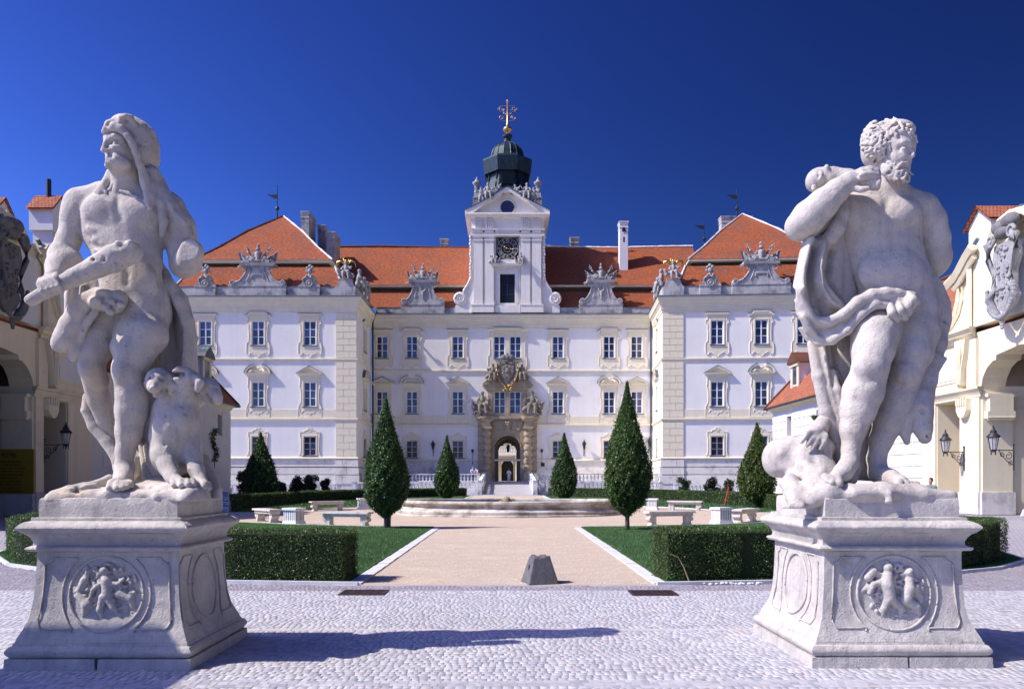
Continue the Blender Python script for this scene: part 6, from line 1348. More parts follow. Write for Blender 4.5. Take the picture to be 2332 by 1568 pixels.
M['balus'] = simple('stained_balustrade_stone', (.70, .69, .67), .1, 2, .9, .4, 12, .02, dirt=(.26, .27, .28), dp=(.5, .68), ds=1.1)
BAL = MB().lathe([(.10, 0), (.10, .06), (.06, .1), (.12, .26), (.13, .36), (.06, .56), (.05, .62), (.10, .68), (.10, .72)], 8).mesh('baluster', M['balus'], 'auto')
def balustrade(A, B, label, z0=None, piers=None, base=0, h=.95, step=.42):
    A, B = Vector(A), Vector(B); d = B - A; L_ = Vector((d.x, d.y, 0)).length; th = math.atan2(d.y, d.x); sl = d.z / L_
    root = empty('balustrade', A, th, label=label, cat='balustrade'); np_ = piers or max(1, round(L_ / 5)); w = .42
    def rail(name, z0_, z1_, hw_, u0, u1):
        link(name, MB().add([(u0, -hw_, z0_ + sl * u0), (u1, -hw_, z0_ + sl * u1), (u1, hw_, z0_ + sl * u1), (u0, hw_, z0_ + sl * u0), (u0, -hw_, z1_ + sl * u0), (u1, -hw_, z1_ + sl * u1), (u1, hw_, z1_ + sl * u1), (u0, hw_, z1_ + sl * u0)], [(0, 3, 2, 1), (4, 5, 6, 7), (0, 1, 5, 4), (1, 2, 6, 5), (2, 3, 7, 6), (3, 0, 4, 7)]).mesh(name, M['balus']), root)
    if base: rail('base_wall', -base, -.0, .22, 0, L_)
    for i in range(np_ + 1):
        u = L_ * i / np_; link('pier', MB().box(-w / 2, w / 2, -.24, .24, -base, h - .02).box(-w / 2 - .04, w / 2 + .04, -.28, .28, h - .02, h + .06).mesh('pier', M['balus']), root, (u, 0, sl * u))
    for i in range(np_):
        a, b = L_ * i / np_ + w / 2, L_ * (i + 1) / np_ - w / 2; rail('plinth_rail', .0, .11, .17, a, b); rail('hand_rail', .83, h, .19, a, b); n = int((b - a) / step)
        for k in range(n): u = a + (b - a) * (k + .5) / n; link('baluster', BAL, root, (u, 0, .11 + sl * u))
balustrade((-3.6, 98.5, 1.5), (-17.7, 98.5, 1.5), 'upper balustrade on the terrace left of the ramp'); balustrade((3.6, 98.5, 1.5), (18.4, 98.5, 1.5), 'upper balustrade on the terrace right of the ramp')
balustrade((-3.9, 91.0, .55), (-17.5, 91.0, .45), 'lower balustrade left of the ramp', base=.6, h=1.0); balustrade((3.9, 91.0, .55), (17.5, 91.0, .45), 'lower balustrade right of the ramp', base=.6, h=1.0)
balustrade((-3.1, 89.2, .65), (-3.0, 103, 1.65), 'sloping balustrade along the left side of the ramp', base=.7, piers=2); balustrade((3.1, 89.2, .65), (3.0, 103, 1.65), 'sloping balustrade along the right side of the ramp', base=.7, piers=2)
balustrade((-18.6, 88, .25), (-36, 86, .25), 'balustrade in front of the left wing behind the dark shrubs', base=.3); balustrade((18.6, 88, .25), (36, 86, .25), 'balustrade in front of the right wing behind the shrubs', base=.3)
# ---------------------------------------------------------------- gate lanterns
def gate_lantern(x, y, z, s, label, arm=1.37):     # s: direction the arm points along x
    root = empty('gate_lantern', (x, y, z), label=label, cat='lantern', group='iron bracket lanterns on the gate buildings')
    root.scale = (.68, .68, .68)
    m = MB().tube([(0, 0, -1.35), (0, 0, .35)], .045, 6).tube([(0, 0, 0), (s * arm, 0, .02)], .035, 6)
    for cx, cz, r, d in ((.35, -.38, .26, 1), (.75, -.28, .18, -1), (.25, -.85, .18, 1)): m.tube([(s * (cx + r * (1 - .7 * i / 18) * math.cos(PI / 2 + d * i * .42)), 0, cz + r * (1 - .7 * i / 18) * math.sin(PI / 2 + d * i * .42)) for i in range(19)], .026, 4)
    m.tube([(s * .02, 0, -1.0), (s * .4, 0, -.75), (s * .8, 0, -.35), (s * 1.0, 0, -.02)], .028, 4).ball((0, 0, .4), .07); link('bracket', m.mesh('bracket', M['iron']), root)
    X = s * arm
    m = MB().lathe([(.05, -.12), (.2, -.02), (.22, .02), (.2, .06)], 8, (X, 0, 0)); 
    for k in range(8): a = k * PI / 4; m.tube([(X + .2 * math.cos(a), .2 * math.sin(a), .05), (X + .33 * math.cos(a), .33 * math.sin(a), .85)], .02, 4)
    for k in range(4): a = k * PI / 2 + .4; m.tube([(X + .16 * math.cos(a), .16 * math.sin(a), 0), (X + .18 * math.cos(a), .18 * math.sin(a), -.3)], .03, 4)
    link('lamp_cage', m.mesh('lamp_cage', M['iron']), root)
    link('lamp_glass', MB().lathe([(.18, .06), (.31, .85)], 8, (X, 0, 0), close=False).mesh('lamp_glass', M['lampglass']), root)
    link('lamp_cap', MB().lathe([(.36, .85), (.42, .9), (.40, .98), (.22, 1.15), (.2, 1.22), (.22, 1.28), (.12, 1.38), (.1, 1.48), (.05, 1.5), (.06, 1.6), (.0, 1.72)], 10, (X, 0, 0)).mesh('lamp_cap', M['iron'], 'auto'), root)
t = NT('lamp_glass'); M['lampglass'] = t.fin((.62, .64, .68), .12, None, 0, .5); t.p.inputs['Alpha'].default_value = .45
gate_lantern(23.15, 40.4, 3.1, -1, 'iron lantern on scrolled bracket beside the right gate door, nearer the palace'); gate_lantern(23.2, 36.5, 3.05, -1, 'iron lantern in front of the right gate passage at the picture edge')
gate_lantern(-23.2, 39.9, 3.45, 1, 'iron lantern on scrolled bracket in front of the dark left gate door', 1.6)
# ---------------------------------------------------------------- stone block with a hole, drain grates
M['concrete'] = stone_mat('rough_dark_concrete', (.15, .145, .15), (.085, .08, .085), ds=5, bs=1)
S = SDF((-.36, -.36, -.03), (.36, .36, .52), .011); 
for zz in range(24):
    t_ = zz / 23; hw_ = .255 - .115 * t_; S.box((-hw_, -hw_, .0 + t_ * .43 - .03), (hw_, hw_, .02 + t_ * .43), .01, .012)
S.chain([(-.4, -.0, .25, .048), (.0, -.0, .25, .048)], .01, sub=True); S.ell((.0, -.02, .47), (.085, .2, .045), .015, 0, True); S.ell((-.02, -.1, .46), (.05, .08, .04), .01, 0, True)
r_ = random.Random(4)
for i in range(90): a = r_.uniform(-.15, .15); S.gauss([(a, r_.uniform(-.15, .15), .45)], r_.choice((.012, -.012)), .02)
blk = empty('stone_block', (.535, 13.18, 0), R(14), label='dark rough wedge-shaped stone block with a hole on the gravel path', cat='block'); link('block_body', S.mesh('block_body', M['concrete'], 1), blk)
t = NT('rust_dark_metal'); M['grate'] = t.fin(t.ramp(t.noise(t.coord(), 20), [(.3, (.05, .035, .04)), (.7, (.12, .08, .08))]), .7, None, .6)
for cx, cy, lab in ((-2.16, 12.0, 'dark iron drain grate in the paving at left'), (2.18, 11.95, 'dark iron drain grate in the paving at right')):
    g_r = empty('drain_grate', (cx, cy, .012), label=lab, cat='grate', group='drain grates'); w_, d_ = .34, .26
    link('drain_hole', MB().box(-w_ + .02, w_ - .02, -d_ + .02, d_ - .02, -.022, -.018).mesh('drain_hole', M['dark']), g_r)
    link('grate_frame', MB().box(-w_, w_, -d_, -d_ + .035, -.03, .004).box(-w_, w_, d_ - .035, d_, -.03, .004).box(-w_, -w_ + .035, -d_ + .035, d_ - .035, -.03, .004).box(w_ - .035, w_, -d_ + .035, d_ - .035, -.03, .004).mesh('grate_frame', M['grate']), g_r)
    bar = MB().box(-w_ + .035, w_ - .035, -.010, .010, -.015, .002).mesh('grate_bar', M['grate']); cb = MB().box(-.01, .01, -d_ + .035, d_ - .035, -.016, .0).mesh('grate_bar', M['grate'])
    for k in range(7): link('grate_bar', bar, g_r, (0, -.18 + k * .06, 0))
    for k in range(3): link('grate_bar', cb, g_r, (-.17 + k * .17, 0, 0))
# ---------------------------------------------------------------- signs
M['ink'] = simple('dark_blue_ink', (.02, .03, .10), .05, 3, .6, 0); M['board'] = simple('white_sign_board', (.62, .64, .74), .03, 3, .5, 0); M['yellow'] = simple('yellow_sign_board', (.32, .21, .02), .06, 3, .6, 0); M['brown_ink'] = simple('brown_sign_paint', (.10, .05, .02), .05, 3, .6, 0)
def text(name, s, size, loc, parent, mat, align='CENTER', bold=0.0, rot=None):
    c = bpy.data.curves.new(name, 'FONT'); c.body = s; c.size = size; c.align_x = align; c.extrude = .004; c.offset = bold; c.materials.append(mat); o = bpy.data.objects.new(name, c); COL.objects.link(o); o.parent = parent; o.location = loc; o.rotation_euler = rot or (R(90), 0, 0)
    bpy.context.view_layer.update(); me = bpy.data.meshes.new_from_object(o); q = link(name, me, parent, loc, rot=rot or (R(90), 0, 0)); bpy.data.objects.remove(o); return q
sb = empty('sandwich_board', (-14.95, 41.6, 0), R(8), label='white A-frame board reading GALERIE VIN beside the far left hedge', cat='sign')
for sg in (1, -1): link('board', MB().add([(-.46, sg * -.32, .02), (.46, sg * -.32, .02), (.36, sg * -.05, 1.15), (-.36, sg * -.05, 1.15), (-.46, sg * -.30, .02), (.46, sg * -.30, .02), (.36, sg * -.03, 1.15), (-.36, sg * -.03, 1.15)], [(0, 1, 2, 3), (7, 6, 5, 4), (0, 4, 5, 1), (1, 5, 6, 2), (2, 6, 7, 3), (3, 7, 4, 0)]).mesh('board', M['board']), sb)
tl = math.atan2(.27, 1.13)
def sbt(s, size, x, z, al='RIGHT', b=.004): yy = -.32 + .27 * (z - .02) / 1.13 - .008; text('lettering', s, size, (x, yy, z), sb, M['ink'], al, b, (R(90) - tl, 0, 0))
sbt('GALERIE', .155, .35, .96); sbt('V\u00cdN', .155, .36, .82)
rr = random.Random(2)
for z, hh, x0, x1 in ((.74, .035, -.25, .33), (.66, .035, -.3, .15), (.57, .075, -.3, .34), (.48, .03, -.3, .3), (.42, .03, -.22, .26), (.32, .075, -.34, .38), (.22, .03, -.3, .1), (.12, .035, -.36, .36)):   # lines of print too small to read
    m = MB(); x = x0
    while x < x1: w_ = rr.uniform(.02, .05); yy = -.322 + .27 * (z - .02) / 1.13; m.add([(x, yy, z), (x + w_, yy, z), (x + w_, yy + .27 / 1.13 * hh, z + hh), (x, yy + .27 / 1.13 * hh, z + hh)], [(0, 1, 2, 3)]); x += w_ + rr.uniform(.008, .02)
    link('print_line', m.mesh('print_line', M['ink']), sb)
hs_ = empty('hotel_sign', (-24.35, 38.98, 1.0), label='large yellow sign reading HOTEL beside the dark left gate passage', cat='sign'); link('board', MB().box(-1.15, 1.2, -.06, 0, .02, 2.2).mesh('board', M['yellow']), hs_)
text('lettering', 'H', .34, (-.52, -.066, 1.82), hs_, M['brown_ink'], 'LEFT', .008); text('lettering', 'OTEL', .26, (-.24, -.066, 1.82), hs_, M['brown_ink'], 'LEFT', .008)
for i in range(10):
    z = 1.55 - i * .15 - (i // 2) * .02; m = MB(); x = -.55; x1 = rr.uniform(.3, .75)
    while x < x1: w_ = rr.uniform(.03, .09); m.box(x, x + w_, -.066, -.0605, z, z + .07); x += w_ + rr.uniform(.015, .05)
    link('print_line', m.mesh('print_line', M['brown_ink']), hs_)
    if i % 2 == 0: link('print_symbol', MB().ball((-.82, -.062, z), .09, 8, 4, (1, .05, 1)).mesh('print_symbol', M['brown_ink']), hs_)
# low kerb stone near the right passage and red pole behind the far bench
o = MB().box(-.8, .8, -.3, .3, 0, .32, .08).build('guard_stone', M['marble'], None, (25.0, 37.3, 0), label='low pale guard stone in front of the right gate passage', cat='stone')
M['red'] = simple('red_paint', (.45, .03, .03), .05, 3, .5, 0); o = MB().tube([(0, 0, 0), (.28, 0, 1.25)], .05, 6).build('red_pole', M['red'], None, (gx(1650, 52), 52, 0), label='short leaning red pole behind the far right bench', cat='pole')
M['twig'] = simple('dry_stick', (.35, .25, .16), .1, 5, .9, 0); o = MB().tube([(0, 0, 0), (-.1, -.04, .25), (-.2, -.06, .42)], [.014, .01, .006], 5).tube([(-.2, -.06, .42), (-.33, -.08, .48)], .006, 4).build('dry_stick', M['twig'], None, (2.98, 13.02, .02), label='dry bent stick leaning on the right hedge corner', cat='stick')
V = []; r = random.Random(3); m = MB()
for i in range(26): m.ball((2.9 + r.random() * 1.3, 12.93 + r.uniform(-.05, .12), .015), r.uniform(.015, .04), 6, 4, (1.2, 1, .6))
tag(m.build('rubble', M['kerb'], smooth=True), 'small loose stones at the foot of the right hedge', 'rubble', kind='stuff')
# ---------------------------------------------------------------- people
def cmat(name, c): return simple(name, c, .1, 6, .8, 0)
M['skin'] = cmat('skin', (.45, .26, .18)); M['hair_d'] = cmat('dark_hair', (.02, .015, .012)); M['hair_g'] = cmat('grey_hair', (.30, .29, .28))
def person(x, y, z, rz, label, top, trou, hair, pose='stand', hairlong=False):
    root = empty('person', (x, y, z), R(rz), label=label, cat='person'); lo, hi = (-.5, -.55, -.03), (.5, .45, 1.85); h = .019
    B = SDF(lo, hi, h); c = lambda S, *p, k=.03: S.chain(list(p), k)
    st = .16 if pose == 'walk' else .02
    legs = [((-.09, 0, .88, .085), (-.10, -st * .6, .48, .06), (-.10, -st, .07, .045), (-.11, -st - .13, .035, .035)), ((.09, 0, .88, .085), (.10, st * .2, .48, .06), (.10, st, .07, .045), (.11, st - .13, .035, .035))]
    ln = .28 if pose == 'lean' else 0
    tor = [(0, 0, .92, .13), (0, -ln * .5, 1.15, .13), (0, -ln, 1.38, .13)]; nk = [(0, -ln, 1.45, .055), (0, -ln * 1.05 - .01, 1.56, .055)]; hd = (0, -ln * 1.1 - .01, 1.66)
    arms = {'stand': [((s_ * .18, 0, 1.40, .06), (s_ * .24, 0, 1.14, .045), (s_ * .23, -.06, .9, .035), (s_ * .23, -.09, .82, .035)) for s_ in (1, -1)],
            'walk': [((-.18, 0, 1.40, .06), (-.25, -.02, 1.15, .045), (-.10, -.24, 1.25, .035), (-.03, -.27, 1.30, .035)), ((.18, 0, 1.40, .06), (.25, .03, 1.14, .045), (.10, -.2, 1.2, .035), (.03, -.25, 1.28, .035))],
            'lean': [((s_ * .18, -ln, 1.38, .06), (s_ * .24, -ln - .16, 1.15, .045), (s_ * .10, -ln - .26, 1.02, .035), (s_ * .04, -ln - .27, 1.0, .035)) for s_ in (1, -1)]}[pose]
    for q in legs: c(B, *q)
    c(B, *tor); c(B, *nk, k=.02); B.ell(hd, (.078, .098, .118), .02); B.ell((hd[0], hd[1] - .095, hd[2] - .01), (.018, .025, .03), .015)
    B.chain([(hd[0], hd[1] - .05, hd[2] - .08, .045)], .02)
    for s_ in (1, -1): B.ell((s_ * .08, hd[1] + .01, hd[2]), (.015, .02, .03), .01)
    for q in arms:
        c(B, *q); e = q[-1]; d = Vector(q[-1][:3]) - Vector(q[-2][:3]); d.normalize()
        for k in range(5): o_ = (k - 2) * .016; B.chain([(e[0], e[1], e[2], .014), (e[0] + d.x * .07 + o_, e[1] + d.y * .07, e[2] + d.z * .07, .010)], .008)
    link('body', B.mesh('body', M['skin'], 1), root)
    S = SDF(lo, hi, h); 
    for p_ in (tor,): c(S, *[(a, b, cc, r + .022) for a, b, cc, r in p_])
    for q in arms: c(S, *[(a, b, cc, r + .018) for a, b, cc, r in q[:2]])
    S.chain([(-.17, -ln, 1.40, .085), (.17, -ln, 1.40, .085)], .03); link('shirt', S.mesh('shirt', top, 1), root)
    S = SDF(lo, hi, h)
    for q in legs: c(S, *[(a, b, cc, r + .02) for a, b, cc, r in q[:3]])
    S.ell((0, 0, .93), (.17, .13, .12), .03); link('trousers', S.mesh('trousers', trou, 1), root)
    S = SDF(lo, hi, h); S.ell((hd[0], hd[1] + .02, hd[2] + .035), (.092, .10, .105), .02)
    if hairlong: S.chain([(0, hd[1] + .05, hd[2], .08), (0, hd[1] + .07, hd[2] - .22, .07)], .02)
    link('hair', S.mesh('hair', hair, 1), root)
person(.2, 103.5, 1.36, 0, 'person in white walking down from the palace portal', cmat('white_shirt', (.70, .70, .72)), cmat('pale_trousers', (.52, .54, .60)), M['hair_d'], 'walk')
person(-4.35, 99.2, 1.5, 5, 'grey-haired person in light blue shirt leaning on the terrace balustrade', cmat('light_blue_shirt', (.42, .50, .66)), cmat('navy_trousers', (.03, .035, .06)), M['hair_g'], 'lean')
person(-3.75, 99.25, 1.5, -25, 'dark-haired person in pale top leaning beside the one in blue', cmat('pale_pink_top', (.66, .55, .56)), cmat('beige_trousers', (.35, .30, .26)), M['hair_d'], 'lean', True)
person(17.7, 33.3, 0, -60, 'dark-haired person in grey-green shirt near the right gate building', cmat('grey_green_shirt', (.16, .20, .19)), cmat('dark_trousers', (.04, .04, .05)), M['hair_d'], 'stand')
# ================================================================ the two statues
class Pic:          # turns traced outline points into places at their own real depth
    def __init__(s, ox, oy, k): s.ox, s.oy, s.k = ox, oy, k
    def p(s, c):
        v = at(s.ox + c[0] * s.k, s.oy + c[1] * s.k, c[2])
        return (v.x, v.y, v.z) + ((c[3] * s.k * c[2] / F,) if len(c) > 3 else ())
    def ch(s, pts): return [s.p(c) for c in pts]
    def r(s, v, Y): return v * s.k * Y / F
    def poly(s, pts, Y): return [(s.p((a, b, Y))[0], s.p((a, b, Y))[2]) for a, b in pts]
def e_(S, P, cx, cy, Y, rx, rz, ry, k=.04, rot=0, sub=False):
    S.ell(P.p((cx, cy, Y)), (P.r(rx, Y), ry, P.r(rz, Y)), k, rot, sub)
def c_(S, P, pts, k=.03, fy=1.0, sub=False): S.chain(P.ch(pts), k, fy, sub)
def g_(S, P, pts, A, w): S.gauss([P.p(q) for q in pts], A, w)
def toes(S, P, pts, r, k=.012, up=0):      # pts: list of toe tips with roots [(x0,y0,Y0,x1,y1,Y1,r)]
    for (x0, y0, Y0, x1, y1, Y1, q) in pts:
        c_(S, P, [(x0, y0, Y0, q * 1.05), ((x0 + x1) / 2, (y0 + y1) / 2 - q * .45, (Y0 + Y1) / 2, q), (x1, y1, Y1, q * .95)], k)

# ------------------------------------------------ pedestals
def pedestal(cx, cy, hx, hy, label, medallion, flip):
    root = empty('stone_pedestal', (cx, cy, 0), label=label, cat='pedestal')
    d = hy - hx
    def sq(prof, name, mat=M['pedestal'], seg=1):
        m = MB()
        rings = []
        for w, z in prof:
            rings.append([(-w, -w - d, z), (w, -w - d, z), (w, w + d, z), (-w, w + d, z)])
        V = []; n = 9            # subdivided sides so that wear and relief shade well
        for r in rings:
            for q in range(4):
                a, b = Vector(r[q]), Vector(r[(q + 1) % 4])
                for t in range(n): V.append(a.lerp(b, t / n))
        N = 4 * n; fs = []
        for i in range(len(rings) - 1):
            for q in range(N): fs.append((i * N + q, i * N + (q + 1) % N, (i + 1) * N + (q + 1) % N, (i + 1) * N + q))
        fs += [tuple(range(N - 1, -1, -1)), tuple((len(rings) - 1) * N + q for q in range(N))]
        rnd = random.Random(len(name) + int(cx))
        V = [Vector((v.x + rnd.uniform(-.003, .003), v.y + rnd.uniform(-.003, .003), v.z + rnd.uniform(-.002, .002))) for v in V]
        m.add(V, fs); me = m.mesh(name, mat, smooth='auto'); return link(name, me, root)
    def arc(w0, z0, w1, z1, b, n=6):   # bulging profile piece
        out = []
        for i in range(n + 1):
            t = i / n; out.append((w0 + (w1 - w0) * t + b * math.sin(PI * t), z0 + (z1 - z0) * t))
        return out
    s = hx / .84
    # plinth blocks: two courses of separate stones along each side
    pl = MB(); w = hx
    cuts = [(-w, -.02), (-.0, w)] if not flip else [(-w, .05), (.065, w)]
    for (a, b) in cuts: link('plinth_stone', MB().box(a, b, -w - d, w + d, -.03, .095, .006).mesh('plinth_stone', M['pedestal']), root)
    sq([(w - .05, .096)] + arc(w - .035, .10, w - .03, .20, .028) + [(w - .05, .205), (w - .055, .225)], 'base_moulding')
    q = .65 * s
    die = [(w - .06, .226), (w - .075, .27), (w - .11, .34), (w - .145, .43), (w - .165, .54), (q + .012, .66), (q + .003, .80), (q, .95), (q, 1.04)]
    sq(die, 'die')
    sq([(q, 1.04), (q + .02, 1.045), (q + .055, 1.05)] + arc(q + .06, 1.055, q + .06, 1.085, .012, 4) + [(q + .04, 1.09), (q + .022, 1.10), (q + .02, 1.13), (q + .035, 1.17), (q + .06, 1.20), (q + .085, 1.215)], 'cornice')
    sq([(q + .085, 1.216)] + arc(q + .09, 1.222, q + .07, 1.315, .045, 7) + [(q + .05, 1.322), (q + .035, 1.326), (q + .033, 1.352), (q + .0, 1.356)], 'cornice_slab')
    sq([(q - .012, 1.356), (q - .012, 1.44), (q - .016, 1.52), (q - .03, 1.535)], 'top_block')
    # raised frame strips and round medallion on the front and on the inner side
    def off(z):    # die half width at height z
        for (w0, z0), (w1, z1) in zip(die[:-1], die[1:]):
            if z0 <= z <= z1: return w0 + (w1 - w0) * (z - z0) / (z1 - z0)
        return q
    def strip(pts, r, face):
        P = []
        for i in range(len(pts) - 1):
            for t in range(4):
                a = pts[i]; b = pts[i + 1]; P.append((a[0] + (b[0] - a[0]) * t / 4, a[1] + (b[1] - a[1]) * t / 4))
        P.append(pts[-1]); V = []
        for u, z in P:
            o = off(z); u = u * (1 + (o - q) * .8)
            V.append((u, -o - d - .006, z) if face == 0 else ((o + .006, u, z) if face == 1 else (-o - .006, u, z)))
        return V
    def circ(cz, r, a0=0, a1=360, n=28): return [(r * math.cos(R(a0 + (a1 - a0) * i / n)), cz + r * math.sin(R(a0 + (a1 - a0) * i / n))) for i in range(n + 1)]
    faces = [0, 1 if not flip else 2]
    for fc in faces:
        cz = .66; RR = .335 if fc == 0 else .30
        m = MB()
        for sx in (-1, 1):
            e = q - .085
            ar = [(sx * (.36 * math.cos(R(a)) + .09 * abs(math.sin(R(a))) * 0), cz + .43 * math.sin(R(a))) for a in range(-52, 53, 8)]
            top = [(sx * .27, .985), (sx * (e - .07), .985), (sx * (e - .06), .955), (sx * e, .925), (sx * (e + .015), .40), (sx * (e - .03), .345), (sx * .27, .345)]
            pts = [(sx * .27, cz - .34)] + [(sx * .40 * math.cos(R(a)), cz + .42 * math.sin(R(a))) for a in range(-48, 49, 8)] + [(sx * .27, .985)] + top[1:-1] + [(sx * .27, .345)]
            m.tube(strip(pts, .01, fc), .009, 5)
        m.tube(strip(circ(cz, RR, n=36), .01, fc), .013, 6)
        link('panel_moulding', m.mesh('panel_moulding', M['pedestal'], smooth=True), root)
    # carved medallion relief on the front
    S = SDF((cx - .36, cy - q - d - .12, .28), (cx + .36, cy - q - d + .10, 1.04), .0085)
    yf = cy - off(.66) - d
    S.ell((cx, yf + .035, .66), (.33, .028, .33), .01)
    rnd = random.Random(5 if flip else 9)
    for u, z, Y, r in medallion:
        pts = []
        S.chain([(cx + a, yf - b - .005, .66 + c, e) for a, c, b, e in zip(u, z, Y, r)], .014)
    for i in range(120):
        a = rnd.uniform(0, 2 * PI); rr = .27 * math.sqrt(rnd.uniform(.02, 1)); ux = rr * math.cos(a); uz = rr * math.sin(a); b = rnd.uniform(0, 6.28); Lx = rnd.uniform(.02, .07); w_ = rnd.uniform(.008, .017)
        S.chain([(cx + ux, yf + .004 - rnd.uniform(0, .035), .66 + uz, w_), (cx + ux + Lx * .5 * math.cos(b), yf - .01, .66 + uz + Lx * .5 * math.sin(b), w_), (cx + ux + Lx * math.cos(b + .8), yf + .005, .66 + uz + Lx * math.sin(b + .8), w_ * .7)], .010)
    for i in range(60 if not flip else 46):
        a = rnd.uniform(0, 2 * PI); rr = .3 * math.sqrt(rnd.uniform(.15, 1)); ux = rr * math.cos(a); uz = rr * math.sin(a)
        S.ell((cx + ux, yf + .005, .66 + uz), (rnd.uniform(.012, .03), rnd.uniform(.012, .026), rnd.uniform(.012, .03)), .012, rnd.uniform(0, 90))
    me = S.mesh('relief_medallion', M['pedestal'], 1)
    o = link('relief_medallion', me, root); o.location = (-cx, -cy, 0)
    return root
medA = [((.0, .01, .02), (.17, .12, .0), (.01, .02, .02), (.03, .045, .05)), ((-.02, -.01), (.21, .215), (.02, .02), (.035, .034)),
        ((.05, .12, .17), (.1, .09, .14), (.02, .03, .03), (.025, .018, .014)), ((-.05, -.11, -.13), (.09, .04, -.03), (.02, .03, .04), (.025, .018, .014)),
        ((.02, .07, .14), (-.02, -.12, -.22), (.02, .02, .01), (.045, .03, .015)), ((-.02, -.05, -.02), (-.03, -.14, -.25), (.02, .02, .01), (.04, .03, .015)),
        ((-.24, -.17, -.2), (-.02, -.10, -.2), (.0, .01, .0), (.04, .05, .03)), ((.12, .22, .25), (.0, -.04, -.12), (.0, .0, .0), (.05, .04, .03)), ((-.2, -.25), (.12, .02), (0, 0), (.04, .03))]
medB = [((-.07, -.08, -.05), (.17, .08, -.04), (.03, .03, .03), (.045, .06, .05)), ((-.07, -.06), (.23, .235), (.03, .03), (.04, .036)),
        ((-.1, -.2, -.24), (.11, .08, -.0), (.03, .03, .03), (.03, .025, .02)), ((-.06, -.1, -.12, -.17), (-.05, -.14, -.24, -.28), (.02, .02, .0, .0), (.05, .03, .02, .02)),
        ((-.02, .06, .05), (-.07, -.14, -.24), (.02, .02, .0), (.04, .03, .02)), ((.14, .13, .1), (.14, .04, -.06), (.0, .02, .02), (.04, .05, .05)), ((.13, .14), (.19, .2), (.02, .02), (.035, .03)),
        ((.12, .2, .23), (-.08, -.12, -.2), (.0, .01, .0), (.05, .04, .025)), ((.02, .09), (.2, .21), (0, 0), (.02, .014)), ((-.24, -.19), (.14, .2), (0, 0), (.04, .04)), ((.2, .22), (.05, -.02), (0, 0), (.04, .03))]
pedestal(-3.67, 7.9, .84, .78, 'carved pale stone pedestal under the statue with the three-headed dog', medA, False)
pedestal(3.57, 8.06, .82, .87, 'carved pale stone pedestal under the bearded statue holding a club on his shoulder', medB, True)

